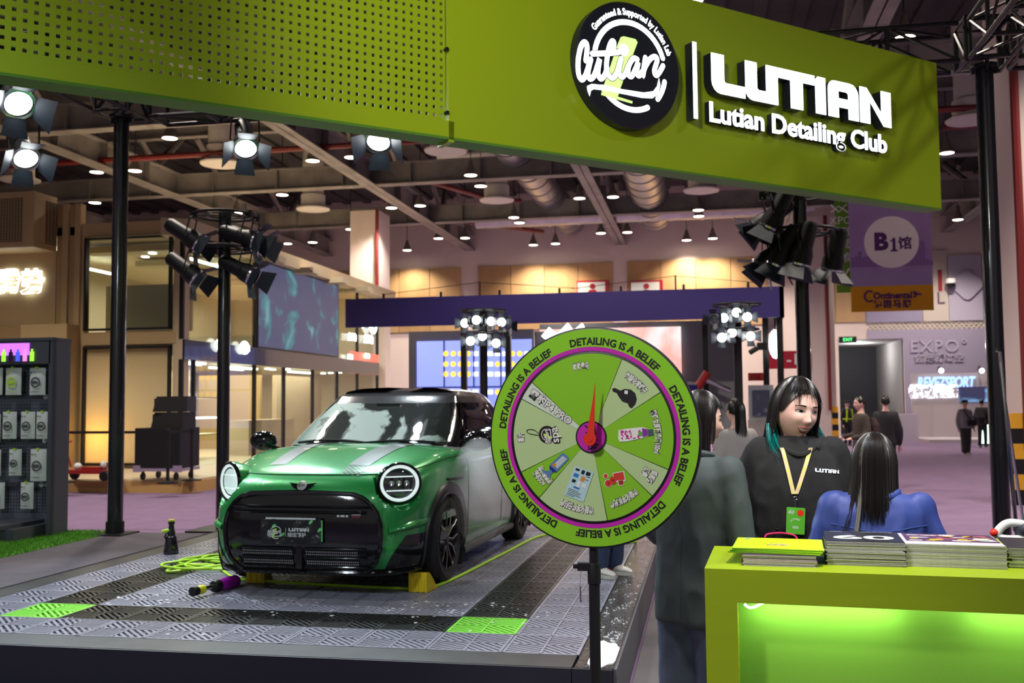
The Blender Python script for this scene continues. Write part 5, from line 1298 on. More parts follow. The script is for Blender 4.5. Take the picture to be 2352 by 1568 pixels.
# soap film on the glass: pale suds with wiped dark patches
def suds_film():
    m = bpy.data.materials.new('suds_film'); m.use_nodes = True; nt = m.node_tree; b = nt.nodes['Principled BSDF']
    b.inputs['Base Color'].default_value = (0.09, 0.145, 0.12, 1); b.inputs['Roughness'].default_value = 0.45; b.inputs['Specular IOR Level'].default_value = 0.15; b.inputs['Coat Weight'].default_value = 0.0; b.inputs['Coat Roughness'].default_value = 0.12
    tc = _n(nt, 'ShaderNodeTexCoord', -1100); mp = _n(nt, 'ShaderNodeMapping', -900); mp.inputs['Scale'].default_value = (1.5, 1.0, 0.9); mp.inputs['Location'].default_value = (0.31, 0.2, 0.45); mp.inputs['Rotation'].default_value = (0, 0.6, 0)
    nz = _n(nt, 'ShaderNodeTexNoise', -700); nz.inputs['Scale'].default_value = 1.5; nz.inputs['Detail'].default_value = 7; nz.inputs['Distortion'].default_value = 0.8
    rp = _n(nt, 'ShaderNodeValToRGB', -500); rp.color_ramp.elements[0].position = 0.455; rp.color_ramp.elements[1].position = 0.49; rp.color_ramp.elements[0].color = (0.06,) * 3 + (1,); rp.color_ramp.elements[1].color = (0.86,) * 3 + (1,)
    nt.links.new(tc.outputs['Object'], mp.inputs[0]); nt.links.new(mp.outputs[0], nz.inputs[0]); nt.links.new(nz.outputs['Fac'], rp.inputs[0]); nt.links.new(rp.outputs[0], b.inputs['Alpha'])
    n2 = _n(nt, 'ShaderNodeTexNoise', -700, -300); n2.inputs['Scale'].default_value = 90; bp = _n(nt, 'ShaderNodeBump', -300, -300); bp.inputs['Strength'].default_value = 0.5; bp.inputs['Distance'].default_value = 0.004
    nt.links.new(tc.outputs['Object'], n2.inputs[0]); nt.links.new(n2.outputs['Fac'], bp.inputs['Height']); nt.links.new(bp.outputs[0], b.inputs['Normal'])
    return m
fm = MB()
for j in range(3, 19):
    for k in range(NA):
        pts = [gpt(k, j, 0.004), gpt(k + 1, j, 0.004), gpt(k + 1, j + 1, 0.004), gpt(k, j + 1, 0.004)]; c = [sum(p[i] for p in pts) / 4 for i in range(3)]
        if c[0] / glev((j + .5) / GS)[1] < 0.885: qadd(fm, pts)
weld(fm.build('soap_film', suds_film(), CAR))
def wpt(x, z, off=0.012):
    h = GB.ray_cast(Vector((x, -3, z)), Vector((0, 1, 0))); return h[0] + Vector((0, -0.7, 0.7)) * off
for x0, x1, z1 in ((-0.62, 0.02, 1.055), (0.02, 0.60, 1.05)):
    MB().tube([wpt(lerp(x0, x1, k / 12), lerp(1.035, z1, math.sin(k / 12 * PI)), 0.014) for k in range(13)], 0.009, 6).build('wiper', M_black, CAR)
# cabin: dash, wheel, seats
MB().box((0, 0.86, 1.0), (1.3, 0.4, 0.06)).build('dashboard', M_black, CAR)
MB().tube([(0.33 + 0.17 * math.cos(2 * PI * k / 24), 1.13 + 0.05 * math.sin(2 * PI * k / 24), 1.04 + 0.17 * math.sin(2 * PI * k / 24)) for k in range(24)], 0.014, 8, True).build('steering_wheel', M_black, CAR)
for x in (-0.35, 0.35):
    st_ = MB().prism(rrect(0.46, 0.55, 0.12), 0.12, T(x, 1.72, 1.06) @ R(rad(80), 'X')).build('seat', mat('seat_dark', (0.05, 0.02, 0.02), 0.7), CAR)
    MB().prism(rrect(0.26, 0.17, 0.06), 0.09, T(x, 1.76, 1.32) @ R(rad(80), 'X')).build('headrest', M_black, st_)
MB().box((0, 1.0, 1.335), (0.22, 0.03, 0.06)).build('rear_view_mirror', M_black, CAR)
# mirrors
for s in (1, -1):
    mr = MB().ball((s * 0.955, 0.50, 1.055), (0.125, 0.075, 0.085), 18).build('door_mirror', M_pblack, CAR)
    MB().tube([(s * 0.80, 0.58, 0.96), (s * 0.87, 0.54, 0.99), (s * 0.92, 0.50, 1.02)], 0.022, 8).build('mirror_arm', M_pblack, mr)
# wheels
def wheel_parts(cx, cy, s, nm):
    W = T(cx, cy, 0.325) @ R(PI / 2 * s, 'Y')
    t = MB().lathe([(0.235, -0.09), (0.29, -0.102), (0.318, -0.085), (0.325, -0.05), (0.325, 0.05), (0.318, 0.085), (0.29, 0.102), (0.240, 0.09)], 48, W, close=False)
    t.lathe([(0.235, -0.09), (0.225, -0.08), (0.225, 0.08), (0.240, 0.09)], 48, W, close=False); ty = t.build('wheel', M_rubber, CAR)
    tb = MB()
    for k in range(40):
        a = 2 * PI * k / 40
        for zz, da in ((-0.055, 0.0), (0.0, 0.05), (0.055, 0.02)): tb.box((0, 0, 0), (0.010, 0.022, 0.045), W @ R(a + da) @ T(0.3235, 0, zz))
    tb.build('tread', M_rubber, ty)['kind'] = 'stuff'
    MB().lathe([(0.235, 0.085), (0.222, 0.095), (0.214, 0.08), (0.205, -0.06), (0.0, -0.06)], 48, W, close=False).build('rim', M_alloy, ty)
    MB().lathe([(0.15, 0.0), (0.15, 0.02), (0.05, 0.02)], 32, W).build('brake_disc', M_alloyl, ty)
    MB().lathe([(0.0, 0.085), (0.03, 0.085), (0.038, 0.07), (0.055, 0.05)], 20, W, close=False).build('hub_cap', M_alloy, ty)
    for k in range(5):
        sp_ = MB(); ed = MB()
        for q in (-1, 1):
            A = W @ R(2 * PI * k / 5)
            pts = [(0.04, q * 0.012, 0.068), (0.12, q * 0.022, 0.082), (0.165, q * 0.055, 0.086), (0.218, q * 0.075, 0.086)]
            ptw = [A @ Vector(p) for p in pts]; sp_.tube(ptw, 0.012, 6)
            ed.tube([A @ Vector((p[0], p[1] + q * 0.006, p[2] + 0.008)) for p in pts], 0.0055, 5)
        so = sp_.build('spoke', M_alloy, ty); ed.build('spoke', M_alloyl, ty)
for cx, cy, s in ((0.765, 0, 1), (-0.765, 0, -1), (0.765, 2.526, 1), (-0.765, 2.526, -1)):
    wheel_parts(cx, cy, s, 'wheel')
    sg = 1 if s > 0 else -1
    w = MB(); w.grid(lambda u, v: ((0.60 + 0.275 * v) * s, cy + 0.385 * math.cos(lerp(rad(-38), rad(218), u)), 0.325 + 0.385 * math.sin(lerp(rad(-38), rad(218), u))), 30, 3); w.build('wheel_well', M_dark, CAR)
    ar = MB(); n = 40
    def ring(r, off): return [spt(cy + r * math.cos(a), 0.325 + r * math.sin(a), sg, off) for a in [rad(-22 + 224 * k / n) for k in range(n + 1)]]
    r0 = [Vector((p.x, cy + 0.345 * math.cos(a), 0.325 + 0.345 * math.sin(a))) for p, a in zip(ring(0.425, 0.018), [rad(-22 + 224 * k / n) for k in range(n + 1)])]
    r1 = ring(0.425, 0.02); r2 = ring(0.437, -0.004); rin = [Vector((p.x - 0.10 * sg, p.y, p.z)) for p in r0]
    vs = rin + r0 + r1 + r2
    ar.add(vs, [tuple(q if sg > 0 else q) for m_ in range(3) for k in range(n) for q in [(m_ * (n + 1) + k, m_ * (n + 1) + k + 1, (m_ + 1) * (n + 1) + k + 1, (m_ + 1) * (n + 1) + k)]], None, 0, True); ar.build('wheel_arch', M_arch, CAR)
MB().box((0, 1.26, 0.20), (1.45, 3.2, 0.12)).build('underbody', M_dark, CAR)
for s in (1, -1):
    b = MB(); b.tube([spt(0.42 + 1.68 * k / 12, 0.19, s, 0.012) for k in range(13)], 0.035, 8); b.build('side_skirt', M_arch, CAR)
    
    for yy in (0.50, 1.62): MB().tube([spt(yy, z, s, 0.001) for z in [0.29 + 0.62 * k / 10 for k in range(11)]], 0.004, 5).build('door_seam', M_dark, CAR)
    MB().tube([spt(1.36, 0.80, s, 0.004), spt(1.38, 0.80, s, 0.03), spt(1.52, 0.805, s, 0.03), spt(1.54, 0.805, s, 0.004)], 0.011, 8).build('door_handle', M_pblack, CAR)
    MB().tube([spt(-0.02 + 0.34 * k / 6, 0.78 - 0.01 * k / 6, s, 0.004) for k in range(7)], 0.012, 6).build('side_trim', M_pblack, CAR)
# ================================================================== PRIZE WHEEL
M_wg = mat('wheel_green', (0.23, 0.55, 0.02), 0.35); M_wp = mat('wheel_pale', (0.46, 0.64, 0.30), 0.4); M_wpp = mat('wheel_palest', (0.60, 0.72, 0.58), 0.4); M_wr = mat('wheel_ring_green', (0.24, 0.60, 0.02), 0.35)
M_mag = mat('magenta_print', (0.52, 0.02, 0.42), 0.4); M_ink = mat('black_print', (0.012, 0.011, 0.014), 0.45); M_wht = mat('white_print', (0.78, 0.80, 0.76), 0.45); M_ptr = mat('pointer_red', (0.72, 0.035, 0.015), 0.35)
WR = 0.409; WC = Vector((-0.416, 3.70, 1.526))
wt = thing('prize_wheel', 'round lime green prize wheel on a black pole in front of the car', 'prize wheel', (WC.x, WC.y, 0))
WF = frame((0, 0, WC.z), (math.cos(rad(11)), -math.sin(rad(11)), 0), (0, 0, 1))
MB().lathe([(WR * 0.985, -0.022), (WR, -0.018), (WR, -0.004), (WR * 0.985, 0.0)], 96, WF).build('disc', M_ink, wt)
def annulus(r0, r1, z, a0=0, a1=360, n=96):
    b = MB(); k = max(6, int(n * abs(a1 - a0) / 360))
    A = [rad(a0 + (a1 - a0) * i / k) for i in range(k + 1)]
    vs = [(WR * r0 * math.cos(a), WR * r0 * math.sin(a), z) for a in A] + [(WR * r1 * math.cos(a), WR * r1 * math.sin(a), z) for a in A]
    return b.add(vs, [(i, k + 1 + i, k + 2 + i, i + 1) for i in range(k)], WF)
annulus(0.815, 0.982, 0.001).build('outer_ring', M_wr, wt); annulus(0.782, 0.82, 0.0016).build('magenta_ring', M_mag, wt)
SEG = [(138.4, 66.8, M_wg), (66.8, 31.5, M_wp), (31.5, -21.9, M_wg), (-21.9, -42.9, M_wp), (-42.9, -79.2, M_wg), (-79.2, -132.2, M_wp), (-132.2, -154.4, M_wg), (205.6, 152.5, M_wp), (152.5, 138.4, M_wpp)]
for a0, a1, m in SEG: annulus(0.14, 0.757, 0.001, a0 - 0.28, a1 + 0.28, 200).build('segment', m, wt)
for k in range(5): arc_text(MB(), 'DETAILING IS A BELIEF', WR * 0.868, rad(73.5 - 72 * k), 0.0375, WF, 0.0012, 1.0, 0, 0.002, rad(59)).build('ring_lettering', M_ink, wt)
MB().prism(circle(WR * 0.146, 48), 0.004, WF).build('hub_ring', M_ink, wt); MB().prism(circle(WR * 0.132, 48), 0.0046, WF).build('hub', M_mag, wt)
b = MB(); b.text('开始', 0.045, WF @ R(rad(-82)) @ T(0, 0, 0.0052), 0, 0.001, spacing=1.35); b.build('hub_lettering', M_ink, wt)
def outlined(par, put):
    """white lettering with a black outline: put(mesh, bold, z)"""
    b = MB(); put(b, 0.0025, 0.0022); b.build('lettering_outline', M_ink, par); b = MB(); put(b, 0.0010, 0.0028); b.build('lettering', M_wht, par)
for s, r, a, size, span in (('谢谢参与', .645, 98, 0.030, 13.5), ('海赫化学帽子', .645, 48.5, 0.028, 22), ('粉红女郎预洗液100ml', .615, 4.5, 0.028, 36), ('海赫化学抛光盘', .625, -61.5, 0.028, 26), ('海赫化学绿田贴纸', .655, -103, 0.028, 28), ('香片', .68, 180.5, 0.029, 7.5), ('呱呱娃', .655, -32, 0.026, 10.5), ('玩偶', .585, -31.5, 0.026, 8), ('AOS全能', .63, -143, 0.026, 14), ('漆面养护剂', .565, -142, 0.025, 18)):
    outlined(wt, lambda mb, bo, z: arc_text(mb, s, WR * r, rad(a), size, WF, bo, 1.0, 0, z, rad(span)))
outlined(wt, lambda mb, bo, z: mb.text('雪豹P4 PRO', 0.038, WF @ R(rad(145.2)) @ T(WR * 0.475, 0, z) @ R(PI), 0, bo))
def wpx(x, y): return ((x - 780) / 725 * WR / 0.953, (780 - y) / 725 * WR)
def flat(pts, m, name, z=0.003, par=wt): MB().add([(*wpx(x, y), z) for x, y in pts], [tuple(range(len(pts)))][0:1], WF).build(name, m, par)
def blob(x, y, rx, ry, a=0, n=20): return [(x + rx * math.cos(t) * math.cos(a) - ry * math.sin(t) * math.sin(a), y + rx * math.cos(t) * math.sin(a) + ry * math.sin(t) * math.cos(a)) for t in [2 * PI * k / n for k in range(n)]]
# black cap
flat([(922, 465), (940, 460), (975, 478), (1000, 468), (1040, 472), (1068, 495), (1077, 535), (1068, 565), (1045, 592), (1030, 585), (1020, 560), (985, 548), (965, 520), (950, 492), (925, 482)], M_ink, 'cap_print')
MB().add([(*wpx(x, y), 0.0036) for x, y in ((1003, 476), (1024, 480), (1020, 503), (999, 498))], [(0, 1, 2, 3)], WF).build('cap_mark', M_wht, wt)
# pink bottle, lying
flat([(958, 735), (1010, 725), (1110, 715), (1140, 725), (1142, 772), (1115, 785), (1010, 808), (965, 810), (956, 790)], M_wht, 'bottle_print'); flat([(1108, 722), (1140, 728), (1142, 770), (1112, 782)], mat('print_violet', (0.25, 0.03, 0.35), 0.4), 'bottle_neck', 0.0034); flat([(1144, 732), (1176, 728), (1179, 768), (1146, 772)], mat('print_slate', (0.07, 0.09, 0.16), 0.4), 'bottle_cap', 0.0034)
b = MB(); random.seed(4)
for k in range(34):
    x, y = random.uniform(975, 1095), random.uniform(738, 792); b.add([(*wpx(px, py), 0.0038) for px, py in blob(x, y, random.uniform(4, 11), random.uniform(2, 5), random.uniform(0, 3), 8)], [tuple(range(8))], WF)
b.build('bottle_pattern', mat('print_pink', (0.6, 0.03, 0.3), 0.4), wt)['kind'] = 'stuff'
flat(blob(1098, 758, 14, 16), mat('print_green', (0.1, 0.4, 0.08), 0.4), 'bottle_badge', 0.004)
# polishing pads and box
M_pr = mat('print_red', (0.62, 0.05, 0.03), 0.4); M_prd = mat('print_red_dark', (0.35, 0.02, 0.015), 0.4)
flat(blob(872, 1033, 17, 17), M_wht, 'pad_edge', 0.0028); flat(blob(872, 1033, 13, 14), M_pr, 'pad_print', 0.0032)
flat(blob(888, 1080, 26, 26), M_wht, 'pad_edge', 0.0028); flat(blob(888, 1080, 22, 23), M_pr, 'pad_print', 0.0032); flat(blob(888, 1080, 8, 8), M_prd, 'pad_centre', 0.0036)
flat(blob(918, 1060, 22, 26), M_pr, 'pad_print', 0.0034); flat(blob(918, 1060, 9, 10), M_prd, 'pad_centre', 0.0038)
flat([(915, 1012), (990, 998), (1000, 1060), (985, 1068), (988, 1090), (955, 1095), (950, 1072), (925, 1068)], M_wht, 'box_edge', 0.0028); flat([(920, 1017), (985, 1003), (994, 1055), (930, 1062)], M_pr, 'box_print', 0.0032); flat([(952, 1062), (984, 1058), (984, 1086), (958, 1090)], M_prd, 'box_print', 0.0032)
# sticker sheet
flat([(672, 968), (795, 1010), (725, 1207), (597, 1163)], mat('print_ice', (0.45, 0.68, 0.72), 0.4), 'sheet_print')
b = MB(); random.seed(8)
def shq(u, v, w, h, mi):
    q = lambda uu, vv: (lerp(lerp(672, 795, uu), lerp(597, 725, uu), vv), lerp(lerp(968, 1010, uu), lerp(1163, 1207, uu), vv))
    b.add([(*wpx(*q(u + a * w, v + c * h)), 0.0036) for a, c in ((0, 0), (1, 0), (1, 1), (0, 1))], [(0, 1, 2, 3)], WF, mi)
for u, v, w, h, mi in ((.1, .06, .2, .07, 0), (.42, .05, .16, .13, 1), (.66, .05, .22, .12, 1), (.5, .24, .2, .16, 3), (.1, .22, .24, .12, 2), (.12, .42, .18, .1, 0), (.42, .42, .12, .2, 4), (.66, .44, .2, .12, 4), (.3, .62, .3, .06, 2), (.1, .74, .5, .015, 0), (.1, .79, .66, .015, 0), (.1, .84, .6, .015, 0), (.1, .89, .7, .015, 0), (.1, .94, .4, .015, 0), (.72, .2, .2, .02, 0), (.72, .3, .16, .02, 0)): shq(u, v, w, h, mi)
b.build('sheet_pattern', [M_ink, M_ink, mat('print_blue', (0.03, 0.18, 0.5), 0.4), mat('print_orange', (0.7, 0.25, 0.03), 0.4), M_wht], wt)['kind'] = 'stuff'
# blue bottle on a foot
flat([(596, 886), (632, 915), (630, 930), (545, 1018), (525, 1012), (512, 1030), (500, 1055), (487, 1052), (480, 1033), (455, 1015), (452, 1000), (480, 1008), (510, 998), (500, 980), (505, 965), (585, 890)], mat('print_bluegrey', (0.10, 0.22, 0.42), 0.4), 'flask_print')
flat([(590, 905), (620, 925), (555, 990), (528, 965)], mat('print_palegrey', (0.5, 0.58, 0.62), 0.4), 'flask_label', 0.0034); flat(blob(535, 966, 12, 12), mat('print_orange', (0.7, 0.25, 0.03), 0.4), 'flask_mark', 0.0038); flat([(505, 970), (550, 1010), (525, 1016), (500, 990)], mat('print_navy', (0.01, 0.02, 0.25), 0.4), 'flask_base', 0.0036)
# scent tag with loop
b = MB(); b.tube([WF @ Vector((*wpx(x, y), 0.003)) for x, y in spline([(430, 760), (400, 735), (360, 732), (348, 745), (370, 760), (430, 770)], 6)], 0.0012, 5); b.build('tag_loop', M_ink, wt)
x, y = wpx(487, 765); MB().prism(circle(0.033, 32), 0.0015, WF @ T(x, y, 0.002)).build('tag_print', M_ink, wt)
b = MB(); logo(b, 0.032, WF @ T(x, y, 0.0038) @ R(PI / 2), 0, 1, False); b.build('tag_logo', [M_wht, M_limep], wt)
x, y = wpx(540, 768); b = MB(); b.text('spa', 0.045, WF @ T(x, y, 0.0042) @ R(rad(98)), 0, 0.004); b.build('tag_lettering', M_ink, wt); b = MB(); b.text('spa', 0.045, WF @ T(x, y, 0.0048) @ R(rad(98)), 0, 0.0008); b.build('tag_lettering', M_wht, wt)
# pointer, standing proud of the disc
pd = [(*wpx(833, 425),)] + [(*wpx(x, y),) for x, y in ((841, 560), (826, 700), (828, 760), (834, 790))]
bx_, by_ = wpx(792, 792)
pt = [wpx(833, 425)] + [wpx(828, 560), wpx(822, 760)] + [(bx_ + 0.024 * math.cos(t), by_ + 0.024 * math.sin(t)) for t in [rad(40 - 260 * k / 16) for k in range(17)]] + [wpx(776, 752), wpx(812, 560)]
MB().prism(pt, 0.004, WF @ T(0, 0, 0.040)).build('pointer', M_ptr, wt); MB().cyl(WF @ Vector((bx_, by_, 0.0)), WF @ Vector((bx_, by_, 0.046)), 0.010, n=14).build('axle', M_ptr, wt)
# pole with clamp collar, pin on a wire, base
PO = Vector((0.0, 0.032, 0))
MB().cyl(PO + Vector((0, 0, 1.02)), PO + Vector((0, 0, 1.50)), 0.0165, n=20).build('upper_pole', M_black, wt); MB().cyl(PO + Vector((0, 0, 0.05)), PO + Vector((0, 0, 1.05)), 0.0205, n=20).build('lower_pole', M_black, wt)
b = MB().lathe([(0.0245, 0.985), (0.0245, 1.055), (0.022, 1.06)], 20, T(*PO)); b.box((PO.x - 0.035, PO.y, 1.045), (0.05, 0.03, 0.028)); b.build('clamp_collar', M_black, wt)
MB().lathe([(0.006, 0), (0.0085, 0.004), (0.0085, 0.016), (0.006, 0.018)], 10, T(PO.x - 0.06, PO.y, 1.045) @ R(-PI / 2, 'Y')).build('clamp_knob', M_black, wt)
MB().tube([(PO.x - 0.045, PO.y - 0.017, 1.035), (PO.x - 0.05, PO.y - 0.02, 1.0), (PO.x - 0.05, PO.y - 0.02, 0.975)], 0.0009, 5).build('pin_wire', M_chrome, wt); MB().cyl((PO.x - 0.05, PO.y - 0.02, 0.975), (PO.x - 0.049, PO.y - 0.02, 0.918), 0.003, n=8).build('pin', M_chrome, wt)
b = MB(); b.box((PO.x, PO.y, 0.015), (0.5, 0.5, 0.03)); b.lathe([(0.05, 0.03), (0.03, 0.09)], 20, T(*PO)); b.build('foot_plate', M_black, wt)
MB().cyl(WF @ Vector((0, 0, -0.022)), PO + Vector((0, 0, WC.z)), 0.03, n=12).build('bracket', M_black, wt)

# ================================================================== LIME COUNTER
M_lc = mat('counter_lime', (0.32, 0.44, 0.006), 0.45, var=0.06, vscale=4, stretch=(0.3, 1, 4)); M_lc2 = mat('counter_panel', (0.22, 0.50, 0.045), 0.45)
CH, CD, CW, LEGW, BEAM = 1.05, 0.585, 1.75, 0.113, 0.118
ct = thing('counter', 'lime green display counter with a lit recessed front panel, lower right', 'counter', (-0.013, 3.72, 0), rad(-4.0))
MB().box((CW / 2, CD / 2, CH - BEAM / 2), (CW, CD, BEAM)).build('top', M_lc, ct)
MB().box((LEGW / 2, CD / 2, (CH - BEAM) / 2), (LEGW, CD, CH - BEAM)).build('side_panel', M_lc, ct); MB().box((CW - LEGW / 2, CD / 2, (CH - BEAM) / 2), (LEGW, CD, CH - BEAM)).build('side_panel', M_lc, ct)
MB().box((CW / 2, 0.15, (CH - BEAM) / 2), (CW - 2 * LEGW, 0.03, CH - BEAM)).build('front_panel', M_lc2, ct)
MB().box((CW / 2, 0.07, 0.04), (CW - 2 * LEGW, 0.13, 0.08)).build('plinth', M_lc, ct)
E_led = emat('led_strip', (0.95, 1.0, 0.92), 9)
zz = CH - BEAM
MB().tube([(LEGW + 0.016, 0.05, zz + 0.0), (LEGW + 0.02, 0.045, zz - 0.004)], 0.0018, 6).build('strip_wire', M_black, ct)
ledp = spline([(LEGW + 0.024, 0.044, zz - 0.012), (LEGW + 0.04, 0.042, zz - 0.023), (LEGW + 0.06, 0.046, zz - 0.021), (LEGW + 0.085, 0.055, zz - 0.009), (LEGW + 0.11, 0.07, zz - 0.004)], 5) + [(LEGW + 0.3 + 0.2 * k, 0.075, zz - 0.005) for k in range(7)]
MB().tube(ledp, 0.0045, 8).build('led_strip', E_led, ct)
for x, w, sx in ((0.42, 0.75, 0.5), (1.25, 0.8, 0.7)):
    l = bpy.data.lights.new('strip_light', 'AREA'); l.shape = 'RECTANGLE'; l.size = sx; l.size_y = 0.02; l.energy = w; l.color = (0.85, 1.0, 0.85)
    o = bpy.data.objects.new('strip_light', l); COL.objects.link(o); o.parent = ct; o.location = (x, 0.075, zz - 0.012); o.rotation_euler = (rad(12), 0, 0)

# magazines and folded bags
M_paper = mat('paper_edge', (0.72, 0.71, 0.68), 0.7, var=0.12, vscale=200); M_cvd = mat('cover_charcoal', (0.022, 0.023, 0.032), 0.35); M_cvp = mat('cover_plum', (0.10, 0.04, 0.11), 0.4); M_cvm = mat('cover_magenta', (0.50, 0.10, 0.45), 0.4); M_cvw = mat('cover_white', (0.62, 0.58, 0.62), 0.4); M_bag = mat('bag_lime', (0.56, 0.80, 0.012), 0.4); M_bagE = mat('bag_edge', (0.16, 0.45, 0.02), 0.5)
def mag_mesh(w, d, th, cover, back=None):
    b = MB()
    b.box((0, 0, th * 0.5), (w - 0.001, d - 0.001, th * 0.7), None, 0); b.box((0, 0, th - 0.0002), (w, d, 0.0004), None, 1); b.box((0, 0, 0.0003), (w, d, 0.0004), None, 1); b.box((-w / 2 + 0.0008, 0, th / 2), (0.0016, d, th), None, 1)
    return b.build('magazine', [M_paper, cover])
def stack(px, py, w, d, th, n, covers, label, grp, jit=0.002, rz=0.0, z0=1.05, name='magazine'):
    p = onz(px, py, z0); cx, cy = p.x + w / 2, p.y + d / 2; protos = {}; random.seed(int(px))
    z = z0; top = None
    for k in range(n):
        c = covers[k % len(covers)] if k < n - 1 else covers[0]
        if c.name not in protos:
            o = mag_mesh(w, d, th, c); protos[c.name] = o
        else: o = protos[c.name].copy(); COL.objects.link(o)
        o.name = name; dx = jit * random.uniform(-1, 1) * (3 if random.random() < 0.18 else 1)
        o.location = (cx + dx, cy + random.uniform(-1, 1) * jit, z); o.rotation_euler = (0, 0, rad(rz) + random.uniform(-1, 1) * jit * 2.2)
        tag(o, label if k < n - 1 else label.replace('inside', 'topmost on'), 'magazine', grp); z += th + 0.00025; top = o
    return top, z, (cx, cy)
t1, z1_, c1_ = stack(1712, 1299, 0.262, 0.30, 0.0042, 9, [M_cvp, M_cvp, M_cvw, M_cvp, M_cvm], 'plum covered magazine inside the stack under the lime paper bags', 'magazines under the lime bags', 0.004, -4)
t2, z2_, c2_ = stack(1908, 1298, 0.275, 0.31, 0.0043, 19, [M_cvd, M_cvd, M_cvw], 'charcoal covered magazine inside the middle stack on the counter', 'magazines in the middle stack', 0.0035, -5)
b = MB(); b.text('60', 0.155, T(0.0, -0.03, 0.0048) @ Matrix.Diagonal((1.45, 0.95, 1, 1)), 0, 0.004); b.text('WASH', 0.016, T(-0.09, 0.135, 0.0048), 0); b.text('MADE WITH CARE', 0.014, T(0.06, 0.135, 0.0048), 0); b.build('cover_print', M_wht, t2)
t3, z3_, c3_ = stack(2092, 1302, 0.335, 0.30, 0.0046, 17, [M_cvw, M_cvw, M_cvd, M_cvw], 'pale covered magazine inside the wide white stack on the counter', 'magazines in the wide white stack', 0.002, -5)
b = MB(); b.grid(lambda u, v: (lerp(-.155, .165, u), lerp(-.07, .148, v), 0.0050), 2, 2, None, 0); random.seed(2)
for k in range(26):
    x, y = random.uniform(-.13, .14), random.uniform(-.05, .12); b.add([(x + a, y + c, 0.0053) for a, c in blob(0, 0, random.uniform(.012, .04), random.uniform(.006, .018), 0, 10)], [tuple(range(10))], None, 1 + k % 3)
b.text('Carwash Fun', 0.03, T(-0.06, 0.10, 0.0056), 0, 0.002, mi=3); b.build('cover_print', [M_cvp, mat('cover_pinkish', (0.5, 0.12, 0.2), 0.4), mat('cover_yellow', (0.7, 0.5, 0.02), 0.4), M_wht], t3)
t4, z4_, c4_ = stack(2335, 1306, 0.26, 0.30, 0.0045, 15, [M_cvd, M_bag, M_cvd], 'black and lime edged magazine inside the stack cut by the right frame edge', 'magazines at the frame edge', 0.004, -8)
for k in range(3):
    bg = thing('paper_bag', ['folded lime paper bag lying lowest of the three on the plum magazines', 'folded lime paper bag in the middle of the three on the plum magazines', 'folded lime paper bag on top with a magenta carry cord'][k], 'bag', (c1_[0] - 0.005 + 0.004 * k, c1_[1] + 0.02 + 0.006 * k, z1_ + 0.0005 + 0.0062 * k), rad(-9 + 1.5 * k), 'folded lime bags')
    b = MB(); b.grid(lambda u, v: (lerp(-.165, .165, u), lerp(-.15, .15, v), 0.0045 + 0.0012 * math.sin(u * 3)), 10, 10); b.grid(lambda u, v: (lerp(-.165, .165, u), lerp(-.15, .15, v), 0.0), 4, 4, flip=True); b.build('panel', M_bag, bg)
    b = MB(); b.box((0, -0.15, 0.0028), (0.33, 0.0012, 0.0035)); b.box((-0.165, 0, 0.0028), (0.0012, 0.3, 0.0035)); b.build('fold', M_bagE, bg)
    if k == 2:
        MB().tube(spline([(-.06, .148, .006), (-.05, .155, .02), (0.0, .16, .026), (.05, .155, .02), (.065, .148, .006)], 5), 0.0032, 6).build('cord', mat('cord_magenta', (0.65, 0.01, 0.18), 0.5), bg)
        b = MB(); b.text('LUTIAN', 0.017, T(0.0, -0.02, 0.0066), 0, 0.0006); b.text('绿田精护', 0.022, T(0, -0.05, 0.0066), 0, 0.0008); b.build('print', M_cvm, bg)
        b = MB(); logo(b, 0.022, T(-0.12, 0.115, 0.0062), 0, 1, False); b.build('logo_print', [M_wht, M_ink], bg)

# ================================================================== WASH GEAR ON THE PLATFORM
M_hose = mat('hose_lime', (0.42, 0.75, 0.03), 0.35); M_yel = mat('chock_yellow', (0.75, 0.55, 0.01), 0.45); M_yl2 = mat('nozzle_yellow', (0.75, 0.75, 0.02), 0.4); M_pur = mat('bottle_purple', (0.36, 0.01, 0.38), 0.3, bump=0.3, bscale=150); M_dkb = mat('bottle_dark', (0.012, 0.008, 0.018), 0.12, coat=0.5)
hz = ZP + 0.010
coil = []
for (cx, cy, rx, ry, n0) in ((-4.05, 8.35, 0.36, 0.30, 0), (-4.12, 8.15, 0.40, 0.33, 1), (-4.0, 8.0, 0.36, 0.36, 2), (-4.18, 7.85, 0.34, 0.25, 3)):
    for k in range(14):
        a = 2 * PI * k / 14 + 1.0; coil.append((cx + rx * math.cos(a) + 0.02 * math.sin(3 * a), cy + ry * math.sin(a), hz + 0.006 * n0 + 0.002 * (k % 2)))
def gz(x, y): q = onz(x, y, hz); return (q.x, q.y, hz)
coil += [gz(400, 1312), gz(390, 1306), gz(420, 1297), gz(480, 1296), gz(505, 1304), gz(520, 1316), gz(548, 1328), gz(640, 1336), gz(760, 1343), gz(880, 1349), gz(960, 1351), gz(1010, 1342), gz(1080, 1310), gz(1160, 1269), gz(1250, 1228), gz(1340, 1238), gz(1430, 1246), gz(1462, 1243)]
hs = thing('hose', 'lime green pressure hose coiled beside the car and running under it', 'hose', (0, 0, 0))
MB().tube(spline(coil, 5), 0.0105, 8).build('tube', M_hose, hs)
